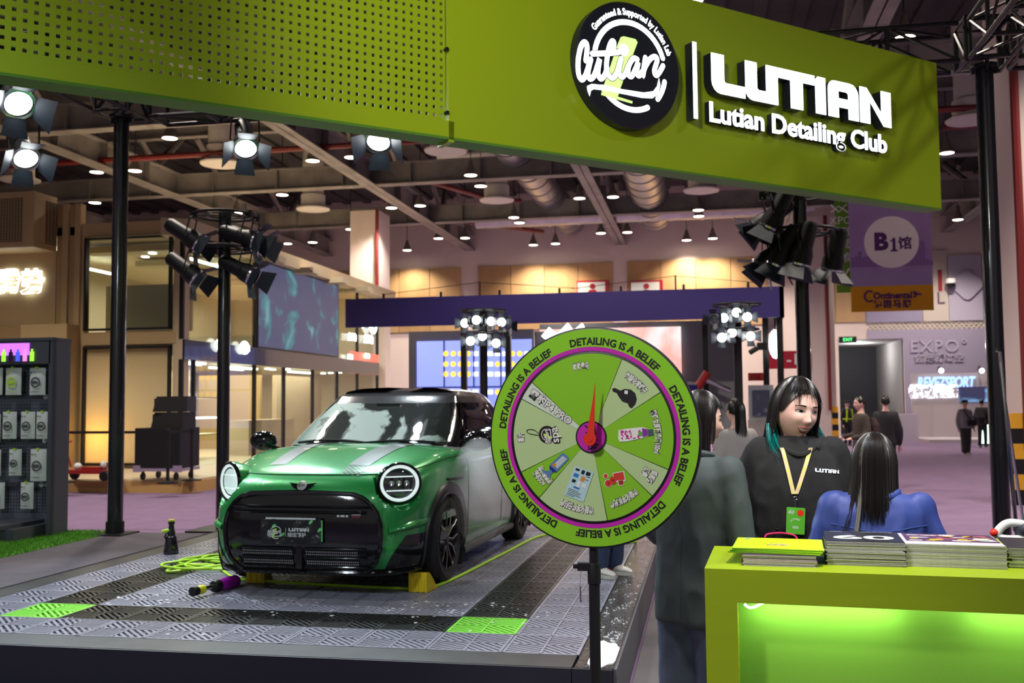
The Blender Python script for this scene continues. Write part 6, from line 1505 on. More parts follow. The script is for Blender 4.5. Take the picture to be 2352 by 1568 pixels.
for px, py, lab, yw in ((981, 1347, 'yellow wheel chock in front of the near front tyre', -0.1), (612, 1327, 'yellow wheel chock with ribs in front of the far front tyre', 0.1)):
    p = onz(px, py, ZP); t = thing('wheel_chock', lab, 'wheel chock', (p.x, p.y - 0.13, ZP), yw, 'yellow wheel chocks')
    MB().prism([(-0.09, 0), (0.12, 0), (0.10, 0.02), (0.03, 0.09), (-0.03, 0.135), (-0.08, 0.14), (-0.09, 0.13)], 0.14, T(-0.07, 0, 0) @ R(PI / 2) @ R(PI / 2, 'X')).build('wedge', M_yel, t)
    for k in range(3): MB().box((-0.045 + 0.045 * k, -0.09, 0.05), (0.018, 0.012, 0.09)).build('rib', M_yel, t)
# purple spray bottle lying on its side
p0, p1 = onz(438, 1360, ZP + 0.045), onz(543, 1334, ZP + 0.045); d = (p1 - p0)
sp = thing('spray_bottle', 'purple bottle with yellow nozzle lying on the tiles before the car', 'bottle', (p1.x, p1.y, ZP + 0.046))
SM = frame((0, 0, 0), (p0 - p1), (0, 0, 1)) @ R(PI / 2, 'Y'); Ls = d.length
MB().lathe([(0.0, 0.0), (0.042, 0.0), (0.046, 0.01), (0.046, 0.19), (0.044, 0.2)], 24, SM, close=False).build('bottle', M_pur, sp)
MB().lathe([(0.045, 0.19), (0.047, 0.22), (0.04, 0.25), (0.028, 0.255), (0.0, 0.255)], 24, SM, close=False).build('collar', M_black, sp)
MB().cyl(SM @ Vector((0, 0, 0.25)), SM @ Vector((0.0, 0, Ls - 0.07)), 0.018, n=12).build('stem', M_chrome, sp)
b = MB(); b.lathe([(0.0, -0.03), (0.03, -0.03), (0.034, 0), (0.03, 0.03), (0, 0.03)], 12, SM @ T(0, 0, Ls - 0.10)); b.build('nozzle_knob', M_yl2, sp)
MB().lathe([(0.02, 0), (0.032, 0.01), (0.034, 0.06), (0.02, 0.065)], 16, SM @ T(0, 0, Ls - 0.075)).build('tip', M_black, sp)
MB().box((-0.035, 0, 0.14), (0.03, 0.06, 0.05), SM).build('label', M_wht, sp)
# dark foam bottle standing on the tiles
p = onz(393, 1271, ZP); fb_ = thing('foam_bottle', 'dark pump foam bottle with lime trigger standing on the left kerb', 'bottle', p)
MB().lathe([(0.0, 0.0), (0.068, 0.0), (0.07, 0.01), (0.052, 0.13), (0.05, 0.155), (0.03, 0.17), (0.028, 0.18)], 24, close=False).build('bottle', M_dkb, fb_)
MB().lathe([(0.034, 0.17), (0.036, 0.2), (0.028, 0.215), (0.022, 0.27), (0.03, 0.272), (0.03, 0.295), (0.0, 0.297)], 18, close=False).build('pump', M_black, fb_)
MB().lathe([(0.026, 0.296), (0.027, 0.312), (0.0, 0.315)], 16).build('pump_cap', M_yl2, fb_)
MB().tube([(0.01, 0, 0.205), (-0.03, -0.02, 0.212), (-0.07, -0.045, 0.205)], [0.02, 0.018, 0.014], 10).build('spout', M_limep, fb_); MB().tube([(-0.03, -0.03, 0.19), (-0.045, -0.035, 0.16), (-0.04, -0.03, 0.14)], 0.008, 6).build('trigger', M_black, fb_)
# things at the right edge behind the counter
q = ony(2330, 1243, 5.3); bxs = thing('box', 'black box standing behind the counter under the white machine', 'box', (q.x, 5.3, 0))
MB().prism(rrect(0.30, 0.34, 0.03), q.z - 0.0).build('body', M_black, bxs)
b = MB().prism(rrect(0.31, 0.35, 0.03), 0.03, T(0, 0, q.z - 0.03)); b.build('lid', M_anth, bxs)
wm = thing('machine_housing', 'white plastic machine housing with a wide opening on the black box', 'machine', (q.x, 5.3, q.z))
b = MB(); b.tube(spline([(-.08, 0, .03), (-.055, 0, .07), (-.015, 0, .09), (.055, 0, .08), (.09, 0, .05), (.075, 0, .02), (.02, 0, .012), (-.045, 0, .012)], 5, True), 0.02, 10, True); b.build('shell', M_wht, wm)
MB().ball((0.06, 0.02, 0.06), (0.06, 0.06, 0.045), 14).build('core', M_anth, wm); MB().ball((-0.10, -0.03, 0.045), (0.02, 0.02, 0.02), 8).build('red_knob', M_ptr, wm)
a_, b2 = ony(2296, 800, 6.4), ony(2338, 1250, 6.4); bs = thing('banner_pole', 'thin silver bent pole leaning beside the right truss post', 'pole', (b2.x, 6.4, 0))
dx = b2.x - a_.x
MB().tube([(0.14, 0, 0.01), (0, 0, b2.z), (-dx * 0.92, 0, a_.z - 0.10), (-dx, 0, a_.z - 0.02), (-dx - 0.02, 0, a_.z - 0.01)], 0.012, 8).build('rod', M_chrome, bs); MB().tube([(0.14, 0, 0.01), (0.08, 0.12, 0.8), (-dx * 0.8, 0.02, a_.z - 0.2)], 0.009, 8).build('rod', M_chrome, bs)
MB().box((0.14, 0, 0.01), (0.4, 0.2, 0.02)).build('foot', M_black, bs)
# ================================================================== PEOPLE
from mathutils import noise
M_skin = mat('skin', (0.80, 0.49, 0.41), 0.5, var=0.06, vscale=30); M_skin.node_tree.nodes['Principled BSDF'].inputs['Subsurface Weight'].default_value = 0.12; M_skin.node_tree.nodes['Principled BSDF'].inputs['Subsurface Radius'].default_value = (0.02, 0.008, 0.005)
M_hair = mat('hair_black', (0.010, 0.008, 0.008), 0.32, spec=0.6); M_teal = mat('hair_teal', (0.0, 0.16, 0.15), 0.4); M_grey_h = mat('hair_grey_lock', (0.16, 0.15, 0.14), 0.4)
M_lip = mat('lip', (0.42, 0.10, 0.09), 0.4); M_eyew = mat('eye_white', (0.7, 0.68, 0.66), 0.3); M_iris = mat('iris_dark', (0.012, 0.008, 0.006), 0.1); M_teeth = mat('teeth', (0.75, 0.72, 0.66), 0.3); M_sole = mat('sole_pale', (0.6, 0.58, 0.54), 0.6)

def loft(mb, secs, n=20):
    """rings: (centre, rx, ry, yaw) with rx sideways, ry front to back, horizontal sections"""
    vs, fs = [], []
    for c, rx, ry, yw in secs:
        for k in range(n):
            a = 2 * PI * k / n; x, y = rx * math.copysign(abs(math.cos(a)) ** 0.85, math.cos(a)), ry * math.copysign(abs(math.sin(a)) ** 0.85, math.sin(a))
            vs.append((c[0] + x * math.cos(yw) - y * math.sin(yw), c[1] + x * math.sin(yw) + y * math.cos(yw), c[2]))
    for j in range(len(secs) - 1):
        for k in range(n): fs.append((j * n + k, j * n + (k + 1) % n, (j + 1) * n + (k + 1) % n, (j + 1) * n + k))
    fs.append(tuple(range(n - 1, -1, -1))); fs.append(tuple((len(secs) - 1) * n + k for k in range(n)))
    return mb.add(vs, fs)
def limb(mb, pts, rs, n=12):
    """tapered limb through the joints, with rounded ends"""
    P = spline(pts, 5); Rr = []
    for i in range(len(P)):
        t = i / (len(P) - 1) * (len(rs) - 1); k = min(len(rs) - 2, int(t)); Rr.append(lerp(rs[k], rs[k + 1], t - k))
    mb.tube(P, Rr, n); mb.ball(P[0], Rr[0] * 0.98, 12); mb.ball(P[-1], Rr[-1] * 0.98, 12)
    return mb
def fuse(mb, name, m, parent, vox=0.014, smooth=4, fold=0.0, fscale=7.0, fz=0.5):
    """one continuous skin round overlapping volumes, softened, with cloth folds"""
    o = mb.build('t', m); md = o.modifiers.new('r', 'REMESH'); md.mode = 'VOXEL'; md.voxel_size = vox
    s = o.modifiers.new('s', 'SMOOTH'); s.factor = 0.6; s.iterations = smooth
    me = bpy.data.meshes.new_from_object(o.evaluated_get(bpy.context.evaluated_depsgraph_get())); bpy.data.objects.remove(o)
    if fold:
        me.update()
        nn = [v.normal.copy() for v in me.vertices]
        for v, nr in zip(me.vertices, nn):
            q = Vector((v.co.x * fscale, v.co.y * fscale, v.co.z * fscale * fz))
            d = noise.noise(q + Vector((3.1, 0, parent.location.x * 5))) ; e = 1 - abs(noise.noise(q * 1.9 + Vector((0, 9.2, 1)))) * 2
            v.co += nr * fold * (d * 0.9 + max(0, e) * 0.55)
    me.polygons.foreach_set('use_smooth', [True] * len(me.polygons)); me.name = name
    o = bpy.data.objects.new(name, me); COL.objects.link(o); o.parent = parent
    return o
def bvh_of(o):
    return BVHTree.FromPolygons([v.co.copy() for v in o.data.vertices], [tuple(p.vertices) for p in o.data.polygons])
def head_pt(u, v):
    ph, th = 2 * PI * u, PI * v
    x, y, z = 0.0735 * math.sin(th) * math.sin(ph), -0.094 * math.sin(th) * math.cos(ph), 0.116 * math.cos(th)
    t = max(0, (-0.015 - z) / 0.10)
    x *= 1 - 0.34 * t ** 1.5
    if y > 0: y *= 1 - 0.42 * min(1, t * 1.2)
    if y < 0:
        g = lambda cx, cz, wx, wz: math.exp(-((abs(x) - cx) / wx) ** 2 - ((z - cz) / wz) ** 2)
        y *= 1 - 0.05 * math.exp(-(x / 0.05) ** 2)
        y -= 0.0155 * g(0, -0.030, 0.0105, 0.012) + 0.008 * g(0, -0.012, 0.0085, 0.022) + 0.005 * g(0.0095, -0.034, 0.007, 0.007)
        y += 0.0085 * g(0.031, 0.006, 0.016, 0.011) + 0.003 * g(0, 0.012, 0.012, 0.014)
        y -= 0.003 * g(0.03, 0.027, 0.022, 0.008) + 0.0055 * g(0.040, -0.028, 0.02, 0.018)
        y -= 0.0065 * g(0, -0.062, 0.02, 0.011); y += 0.003 * g(0, -0.0625, 0.019, 0.0022) + 0.003 * g(0, -0.080, 0.018, 0.006); y -= 0.006 * g(0, -0.098, 0.018, 0.012)
    return (x, y, z)
def hair_path(phi, leave, zend, rs=1.0, flare=0.0, n=7, m=6, lift=0.0, e0=84):
    a, b, c = 0.079 * rs, 0.100 * rs, 0.121 * rs + lift; P = []
    for k in range(n + 1):
        e = rad(lerp(e0, leave, k / n)); P.append(Vector((a * math.sin(phi) * math.cos(e), 0.006 - b * math.cos(phi) * math.cos(e), 0.003 + c * math.sin(e))))
    p = P[-1]
    if zend is not None and zend < p.z:
        for k in range(1, m + 1):
            t = k / m; f = 1 + flare * t * t; P.append(Vector((p.x * f, 0.006 + (p.y - 0.006) * f, lerp(p.z, zend, t))))
    return P
def make_hair(name, parent, M, specs, m=M_hair, cap=None, seed=1, r=0.0019, hs=1.0):
    """specs: (count, phi0, phi1, leave, zend, flare, curl) locks; cap: function phi -> (leave, zend)"""
    random.seed(seed); mb = MB()
    if cap:
        nphi = 60; rows = []
        for i in range(nphi + 1):
            phi = 2 * PI * i / nphi; lv, ze = cap(phi if phi <= PI else 2 * PI - phi)
            P = hair_path(phi, lv, ze, 1.03, 0.02, 8, 6)
            while len(P) < 15: P.append(P[-1])
            rows.append(P)
        mb.grid(lambda u, v: rows[int(round(u * nphi))][int(round(v * 14))], nphi + 1, 15, M)
    for cnt, p0, p1, lv, ze, fl, curl in specs:
        for _ in range(cnt):
            ph = rad(random.uniform(p0, p1)); rs = random.uniform(1.035, 1.10)
            z2 = None if ze is None else ze + random.uniform(-0.03, 0.02)
            P = hair_path(ph, lv + random.uniform(-6, 6), z2, rs, fl + random.uniform(-0.03, 0.05), 6, 6, 0, random.uniform(62, 88))
            c2 = random.uniform(0.4, 1.4) * curl; j = Vector((random.uniform(-1, 1), random.uniform(-1, 1), 0)) * 0.004
            P = [M @ (p + j * (i / len(P)) + Vector((c2 * (i / len(P)) ** 3, 0, 0))) for i, p in enumerate(P)]
            mb.tube(P, [r * hs * (0.7 if i == 0 else (1.0 if i < len(P) - 2 else 0.45)) for i in range(len(P))], 4, cap=False)
    o = mb.build(name, m, parent)
    return o
def make_head(parent, M, smile=False, near=True, look=0.0, lip=True):
    """head with face, eyes, brows, lips and ears in the frame M (face towards local -y)"""
    nu, nv = (88, 64) if near else (28, 22)
    mb = MB().grid(head_pt, nu, nv, M, 0, True, True)
    for s in (-1, 1):
        mb.ball((0, 0, 0), (0.010, 0.018, 0.030), 14 if near else 8, M @ T(s * 0.0745, 0.010, -0.006) @ R(rad(14 * s)))
    hm = MB().grid(head_pt, 60, 48, None, 0, True, True)
    B = BVHTree.FromPolygons([Vector(v) for v in hm.v], hm.f)
    def F(x, z, off=0.001):
        h = B.ray_cast(Vector((x, -0.3, z)), Vector((0, 1, 0))); return M @ (h[0] + Vector((0, -off, 0)))
    if near or lip:
        ew, ir, ls, br, lp = MB(), MB(), MB(), MB(), MB()
        for s in (-1, 1):
            up = [(s * (0.031 - 0.0165 * math.cos(PI * k / 12)), 0.0055 + 0.0044 * math.sin(PI * k / 12) + 0.0012 * (k / 12)) for k in range(13)]
            lo = [(s * (0.031 - 0.0165 * math.cos(PI * k / 12)), 0.0055 - 0.0030 * math.sin(PI * k / 12) + 0.0012 * (k / 12)) for k in range(13)]
            vs = [F(x, z, 0.0006) for x, z in up] + [F(x, z, 0.0006) for x, z in lo]
            ew.add(vs, [(k, k + 1, 14 + k, 13 + k) for k in range(12)], None, 0, True)
            cx = s * 0.031 + look
            ir.add([F(cx + 0.0062 * math.cos(t), 0.0064 + 0.0042 * math.sin(t), 0.0016) for t in [2 * PI * k / 14 for k in range(14)]], [tuple(range(14))])
            ls.tube([F(x, z + 0.0006, 0.0012) for x, z in up], 0.0011, 5); ls.tube([F(x, z - 0.0002, 0.0008) for x, z in lo], 0.0005, 4)
            br.tube([F(s * lerp(0.014, 0.050, k / 8), 0.0245 + 0.004 * math.sin(PI * (0.25 + 0.6 * k / 8)), 0.0006) for k in range(9)], [0.0020, 0.0030, 0.0034, 0.0033, 0.003, 0.0027, 0.0022, 0.0015, 0.0008], 5)
        hw, op = (0.0285, 0.0072) if smile else (0.021, 0.0)
        ul = [lerp(-hw, hw, k / 14) for k in range(15)]; cr = lambda x: (0.006 * (abs(x) / hw) ** 2 if smile else 0.0)
        e = lambda x: max(0.0, 1 - (abs(x) / hw) ** 2.2)
        for z0, z1, o_ in ((lambda x: -0.0625 + cr(x) + op * e(x) * 0.5, lambda x: -0.0625 + cr(x) + op * e(x) * 0.5 + 0.0062 * e(x), 0.0012), (lambda x: -0.0625 + cr(x) - op * e(x), lambda x: -0.0625 + cr(x) - op * e(x) - 0.0085 * e(x), 0.0016)):
            vs = [F(x, z0(x), o_) for x in ul] + [F(x, (z0(x) + z1(x)) / 2, o_ + 0.0018) for x in ul] + [F(x, z1(x), 0.0003) for x in ul]
            lp.add(vs, [(r * 15 + k, r * 15 + k + 1, (r + 1) * 15 + k + 1, (r + 1) * 15 + k) for r in (0, 1) for k in range(14)], None, 0, True)
        if smile:
            t = MB(); vs = [F(x * 0.9, -0.0625 + cr(x) + op * e(x) * 0.55, 0.0007) for x in ul] + [F(x * 0.9, -0.0625 + cr(x) - op * e(x), 0.0007) for x in ul]
            t.add(vs, [(k, k + 1, 16 + k, 15 + k) for k in range(14)], None, 0, True); t.build('teeth', M_teeth, parent)
        ew.build('eyes', M_eyew, parent); ir.build('irises', M_iris, parent); ls.build('eyelashes', M_hair, parent); br.build('eyebrows', M_hair, parent); lp.build('lips', M_lip, parent)
    return mb
def hand(mb, wrist, d, side, s=1.0, palm_n=None):
    """palm, four bent fingers of different lengths and a thumb from the side of the palm"""
    w = Vector(wrist); d = Vector(d).normalized(); fwd = Vector(palm_n or (0, -1, 0)); sx = d.cross(fwd).normalized()  # across the palm
    fwd = sx.cross(d)
    for k in range(4): limb(mb, [w + sx * (0.012 * (k - 1.5) * s), w + d * 0.085 * s + sx * (0.019 * (k - 1.5) * s)], [0.015 * s, 0.0125 * s], 8)
    for k, L in enumerate((0.062, 0.072, 0.067, 0.052)):
        b = w + d * 0.088 * s + sx * (0.0195 * (k - 1.5) * s)
        limb(mb, [b, b + d * L * 0.5 * s - fwd * -0.008 * s, b + d * L * 0.8 * s + fwd * 0.025 * s, b + d * L * 0.9 * s + fwd * 0.045 * s], [0.0092 * s, 0.0088 * s, 0.008 * s, 0.007 * s], 8)
    b = w + d * 0.025 * s - sx * 0.02 * side * s
    limb(mb, [b, b + d * 0.03 * s - sx * 0.026 * side * s + fwd * 0.012 * s, b + d * 0.062 * s - sx * 0.03 * side * s + fwd * 0.026 * s], [0.013 * s, 0.0105 * s, 0.0085 * s], 8)
def shoe(name, parent, x, y, yaw, m, s=1.0, accent=None, sole=None):
    M = T(x, y, 0) @ R(yaw); mb = MB()
    secs = [(-0.10, .038, .045, .0), (-0.08, .043, .06, 0), (0.0, .046, .075, 0), (0.07, .043, .085, 0), (0.10, .036, .08, 0)]
    def f(u, v):
        t = lerp(-0.165, 0.095, v); w = interp([(-.165, .012), (-.15, .032), (-.10, .046), (-.03, .041), (.05, .036), (.085, .030), (.095, .018)], t); h = interp([(-.165, .03), (-.14, .052), (-.08, .066), (-.02, .095), (.05, .105), (.09, .09), (.095, .06)], t)
        a = 2 * PI * u; return (w * math.cos(a) * s, t * s, max(0.02, (0.022 + (h - 0.022) * (0.5 + 0.5 * math.sin(a)))) * s)
    mb.grid(f, 18, 16, M, 0, True, True); o = mb.build(name, m, parent)
    b = MB(); ol = [(interp([(-.168, .0), (-.155, .034), (-.10, .05), (-.03, .045), (.05, .041), (.085, .035), (.1, .0)], t) * sg * s, t * s) for sg, rng in ((1, [-.168 + .268 * k / 12 for k in range(13)]), (-1, [.1 - .268 * k / 12 for k in range(1, 12)])) for t in rng]
    b.prism(ol, 0.026 * s, M); b.build('sole', sole or M_sole, o)
    if accent:
        for sg in (1, -1): MB().add([M @ Vector(((0.046 * sg) * s, y_, z_)) for y_, z_ in ((-.02, .035), (.04, .03), (.06, .06), (.01, .055))], [(0, 1, 2, 3)]).build('stripe', accent, o)
    return o
def person(label, x, y, z, yaw, H, top, legs, shoes_m, hairfn, head_yaw=0.0, head_tilt=0.0, head_roll=0.0, near=False, arms=None, lean=0.0, smile=False, hs=1.0, wide=1.0, hem=0.47, legw=1.0, stride=0.0, group=None, hoodie=False, look=0.0, shoe_acc=None, neck_open=0.0, skin=None, faces=True, fold=0.006, sole=None, hw=1.0, hf=0.018):
    """yaw 0 faces -y (towards the camera); parts are built in the person's own frame"""
    P = thing('person', label, 'person', (x, y, z), yaw, group); k = H / 1.70; vox = 0.012 if near else 0.026
    ln = lambda zz: -lean * max(0, (zz / H - 0.5)) * H                     # forward lean above the hips
    S = lambda zf, rx, ry: ((0, ln(zf * H), zf * H), rx * k * wide, ry * k, 0)
    sh = 0.178 * k * wide; shz = 0.808 * H
    arms = arms or {}
    def arm(s):
        a = arms.get(s, [(0.235, 0.03, 0.62), (0.235, -0.06, 0.47)])
        return [Vector((s * sh, ln(shz), shz)), Vector((s * a[0][0] * k, a[0][1] + ln(a[0][2] * H), a[0][2] * H)), Vector((s * a[1][0] * k, a[1][1] + ln(a[1][2] * H), a[1][2] * H))]
    # body: head, neck, trunk, arms and hands, one continuous skin
    hz = H - 0.116 * hs * k - 0.004
    HM = T(0, ln(0.93 * H) - hf * k, hz) @ R(head_yaw) @ R(head_tilt, 'X') @ R(head_roll, 'Y') @ Matrix.Diagonal((hs * k * hw, hs * k, hs * k, 1))
    bd = MB()
    loft(bd, [S(.47, .13, .085), S(.56, .125, .085), (S(.66, .12, .08)), S(.76, .14, .085), S(.81, .13, .07), S(.84, .06, .055)])
    limb(bd, [(0, ln(.83 * H) + 0.012, .83 * H), HM @ Vector((0, 0.018, -0.05))], [0.055 * k, 0.050 * k * hs])
    for s in (-1, 1):
        a = arm(s); limb(bd, a, [0.042 * k, 0.036 * k, 0.027 * k]); hand(bd, a[2], (a[2] - a[1]), s, k)
        limb(bd, [(s * 0.085 * k, 0, 0.48 * H), (s * 0.09 * k, -0.01 + stride * s * 0.5, 0.28 * H), (s * 0.09 * k, 0.015 + stride * s, 0.055 * H)], [0.07 * k, 0.05 * k, 0.035 * k])
    bo = fuse(bd, 'body', skin or M_skin, P, vox if not near else 0.009, 2)
    hd = make_head(P, HM, smile, near, look, faces)
    # the head joins the same mesh as the neck and trunk
    b2 = bmesh.new(); b2.from_mesh(bo.data); vs = [b2.verts.new(v) for v in hd.v]
    for f in hd.f:
        try: nf = b2.faces.new([vs[i] for i in f]); nf.smooth = True
        except ValueError: pass
    b2.to_mesh(bo.data); b2.free()
    # top
    tm = MB(); hz0 = hem
    loft(tm, [S(hz0, .185, .13), S(max(hz0 + .03, .50), .182, .13), S(.58, .172, .122), S(.66, .170, .12), S(.74, .186, .122), S(.785, .188, .112), S(.815, .155, .092), S(.838, .085, .072)] if not hoodie else [S(hz0, .19, .14), S(hz0 + .03, .215, .16), S(.60, .222, .165), S(.70, .222, .16), S(.76, .215, .145), S(.80, .19, .12), S(.825, .13, .10), S(.85, .085, .085)])
    for s in (-1, 1):
        a = arm(s); w = 1.25 if hoodie else 1.0
        limb(tm, [a[0] + Vector((-s * 0.02, 0, -0.01)), a[1], a[1].lerp(a[2], 0.92)], [0.066 * k * w, 0.058 * k * w, 0.043 * k * w])
    to = fuse(tm, top[0], top[1], P, vox, 5, fold if near else 0.0, 6.5, 0.6)
    # trousers
    lg = MB(); loft(lg, [S(.445, .155, .115), S(.50, .17, .12), S(.58, .16, .112)])
    for s in (-1, 1):
        limb(lg, [(s * 0.08 * k, 0, 0.475 * H), (s * 0.092 * k, -0.012 + stride * s * 0.5, 0.28 * H), (s * 0.095 * k, 0.018 + stride * s, 0.062 * H)], [0.088 * k * legw, 0.070 * k * legw ** 1.5, 0.060 * k * legw ** 1.7])
    fuse(lg, legs[0], legs[1], P, vox, 4, fold * 0.8 if near else 0.0, 9, 0.5)
    for s in (-1, 1): shoe('shoe', P, s * 0.095 * k, 0.015 + stride * s, 0.12 * s, shoes_m, k * 1.02, shoe_acc, sole)
    if hairfn: hairfn(P, HM)
    return P, to, HM
def short_hair(m=M_hair):
    def f(P, HM):
        o = make_hair('hair', P, HM, [], m, lambda ph: (interp([(0, 38), (0.7, 34), (1.2, 4), (1.8, -8), (PI, -28)], ph), None)); return o
    return f
M_teal_ref = M_teal
# --- the woman in the grey blazer, back to us, looking right
M_blz = mat('blazer_slate', (0.050, 0.066, 0.068), 0.75, var=0.1, vscale=3); M_jean = mat('jeans_blue', (0.10, 0.125, 0.20), 0.8, var=0.45, vscale=5, bump=0.3, bscale=300); M_shd = mat('shoe_dark', (0.03, 0.03, 0.035), 0.5)
def bob(P, HM):
    make_hair('hair', P, HM, [(560, 84, 284, -6, -0.205, 0.08, 0.0), (110, -62, 64, 28, None, 0, 0), (14, 284, 296, 8, -0.10, 0.0, 0.0)], M_hair, lambda ph: (interp([(0, 36), (0.8, 30), (1.15, 6), (1.35, -6), (PI, -10)], ph), None if ph < 1.42 else lerp(-0.12, -0.20, min(1, (ph - 1.42) / 0.3))), 3)
w1x = ony(1618, 1000, 4.5).x
W1, W1t, W1h = person('woman in slate grey blazer and jeans, back turned, face in profile behind the wheel', w1x - 0.045, 4.52, 0, rad(148), 1.692, ('blazer', M_blz), ('jeans', M_jean), M_shd, bob, head_yaw=rad(-40), head_tilt=rad(4), hf=0.055, near=True, hem=0.405, legw=1.3, hs=1.04, wide=1.08, arms={1: [(0.225, 0.0, 0.64), (0.12, -0.20, 0.58)], -1: [(0.235, 0.02, 0.63), (0.225, -0.05, 0.49)]}, fold=0.010)
b = MB(); B1 = bvh_of(W1t)
def back(x, z, off=0.003):
    h = B1.ray_cast(Vector((x, 1, z)), Vector((0, -1, 0))); return h[0] + Vector((0, off, 0)) if h[0] else Vector((x, 0.13, z))
b.tube([back(0.006 * math.sin(k), lerp(0.70, 1.36, k / 20), -0.001) for k in range(21)], 0.0018, 5); b.build('back_seam', mat('blazer_seam', (0.022, 0.03, 0.031), 0.8), W1)
cl = MB(); cl.tube([Vector((0.085 * math.sin(a), 0.012 + 0.075 * math.cos(a), 1.435 - 0.03 * (1 - math.cos(a)) * 0.5)) for a in [rad(-120 + 240 * k / 20) for k in range(21)]], 0.016, 8); cl.build('collar', M_blz, W1)
# --- the woman in the black hoodie, facing us, smiling to the right
M_hood = mat('hoodie_black', (0.010, 0.010, 0.011), 0.85, bump=0.25, bscale=500); M_trk = mat('trousers_black', (0.015, 0.015, 0.017), 0.8)
def long_teal(P, HM):
    make_hair('hair', P, HM, [(360, 100, 262, -6, -0.19, 0.05, 0.0), (150, 52, 104, 8, -0.17, -0.02, 0.0), (110, 262, 281, 6, -0.15, 0.0, -0.004), (90, 6, 62, 36, None, 0, 0), (90, -62, -10, 36, None, 0, 0), (9, -50, -30, 14, None, 0, 0.012), (12, 18, 46, 16, None, 0, 0.01), (14, -20, 20, 30, None, 0, 0.0)], M_hair, lambda ph: (interp([(0, 40), (0.6, 34), (0.95, 14), (1.2, -4), (PI, -8)], ph), None if ph < 1.40 else lerp(-0.10, -0.17, min(1, (ph - 1.40) / 0.35))), 5)
    make_hair('dyed_hair', P, HM, [(60, 66, 96, -20, -0.20, 0.20, 0.05), (24, 262, 278, -20, -0.185, 0.06, -0.006)], M_teal, None, 9, 0.0018)
w2 = ony(1815, 1000, 4.52)
W2, W2t, W2h = person('smiling woman in black hoodie with black and teal hair behind the counter', w2.x + 0.05, 4.86, 0, rad(4), 1.752, ('hoodie', M_hood), ('trousers', M_trk), M_shd, long_teal, head_yaw=rad(26), head_tilt=rad(8), head_roll=rad(6), near=True, hoodie=True, smile=True, hs=1.17, hw=1.06, hem=0.50, wide=0.98, look=0.0035, arms={1: [(0.275, 0.02, 0.62), (0.20, -0.16, 0.55)], -1: [(0.275, 0.02, 0.62), (0.21, -0.14, 0.53)]}, fold=0.013)
B2 = bvh_of(W2t)
tl = MB(); random.seed(31)
for n_, base, mid, end in ((90, (0.082, 0.0, -0.045), (0.115, -0.035, -0.118), (0.205, -0.055, -0.158)), (44, (-0.080, 0.02, -0.07), (-0.082, -0.01, -0.13), (-0.060, -0.05, -0.205))):
    for _ in range(n_):
        j = lambda q: Vector((random.gauss(0, q), random.gauss(0, q), random.gauss(0, q)))
        e0 = j(0.009); P_ = spline([Vector(base) + e0, Vector(mid) + e0 * 1.3, Vector(end) + e0 * 1.8 + j(0.006)], 5)
        tl.tube([W2h @ p for p in P_], [0.0022] * (len(P_) - 2) + [0.0016, 0.0008], 4, cap=False)
tl.build('dyed_lock', M_teal, W2)
def chest(x, z, off=0.003):
    h = B2.ray_cast(Vector((x, -1, z)), Vector((0, 1, 0))); return h[0] + Vector((0, -off, 0)) if h[0] else Vector((x, -0.15, z))
hd = MB(); hd.tube(spline([(-.075, -.085, 1.43), (-.112, .0, 1.465), (-.095, .085, 1.485), (0, .12, 1.48), (.095, .085, 1.485), (.112, .0, 1.465), (.075, -.085, 1.43)], 5), [0.018 + 0.026 * math.sin(PI * k / 30) ** 1.5 for k in range(31)], 10); hd.build('hood', M_hood, W2)
nk = MB(); nk.tube(spline([(-.08, -.075, 1.445), (-.045, -.105, 1.42), (0, -.118, 1.405), (.045, -.105, 1.42), (.08, -.075, 1.445)], 5), 0.014, 8); nk.build('neckline', M_hood, W2)
pk_ = MB(); pk_.tube([chest(x, z, 0.002) for x, z in [(-.155, .98), (-.12, 1.075), (.12, 1.075), (.155, .98)]], 0.004, 6); pk_.build('pocket', M_hood, W2)
lt = MB(); vs_all = MB(); lutian_flat(vs_all, 0.118, None); cxp, czp = 0.118, 1.335
c0 = chest(cxp, czp, 0.012); MC = frame(c0, (1, -0.12 * -1, -0.10), (0.0, 0, 1)); b = MB(); lutian_flat(b, 0.112, MC, 0.0015)
b.v = [tuple(chest(p[0], p[2], 0.0035)) for p in b.v]; b.build('chest_print', mat('reflective_print', (0.75, 0.80, 0.88), 0.4), W2)
# lanyard with card
M_lan = mat('lanyard_yellow', (0.62, 0.60, 0.05), 0.6, var=0.6, vscale=70, col2=(0.65, 0.45, 0.40))
LN = thing('lanyard_badge', 'yellow patterned lanyard with a green name card on the black hoodie', 'badge', W2.location, rad(4))
ctr = (-0.035, 1.19)
for s, x0 in ((-1, -0.075), (1, 0.048)):
    b = MB(); pts = [chest(lerp(x0, ctr[0] + 0.006 * s, t), lerp(1.43, 1.235, t), 0.006) for t in [k / 14 for k in range(15)]]; d = 0.009
    pts = [chest(x0 * 1.05, 1.44, 0.012)] + pts
    b.add([p + Vector((-d, 0, 0)) for p in pts] + [p + Vector((d, 0, 0)) for p in pts] + [p + Vector((-d, 0.0015, 0)) for p in pts] + [p + Vector((d, 0.0015, 0)) for p in pts], [(k, k + 1, 16 + k + 1, 16 + k) for k in range(15)] + [(32 + k, 48 + k, 49 + k, 33 + k) for k in range(15)], None, 0, True); b.build('strap', M_lan, LN)
q = chest(ctr[0], 1.205, 0.014)
b = MB(); b.tube([q + Vector((0.008 * math.cos(t), 0, 0.012 + 0.008 * math.sin(t))) for t in [2 * PI * k / 14 for k in range(14)]], 0.0018, 6, True); b.cyl(q + Vector((0, 0, 0.006)), q + Vector((0, 0, -0.03)), 0.003, n=8); b.build('clip', M_chrome, LN)
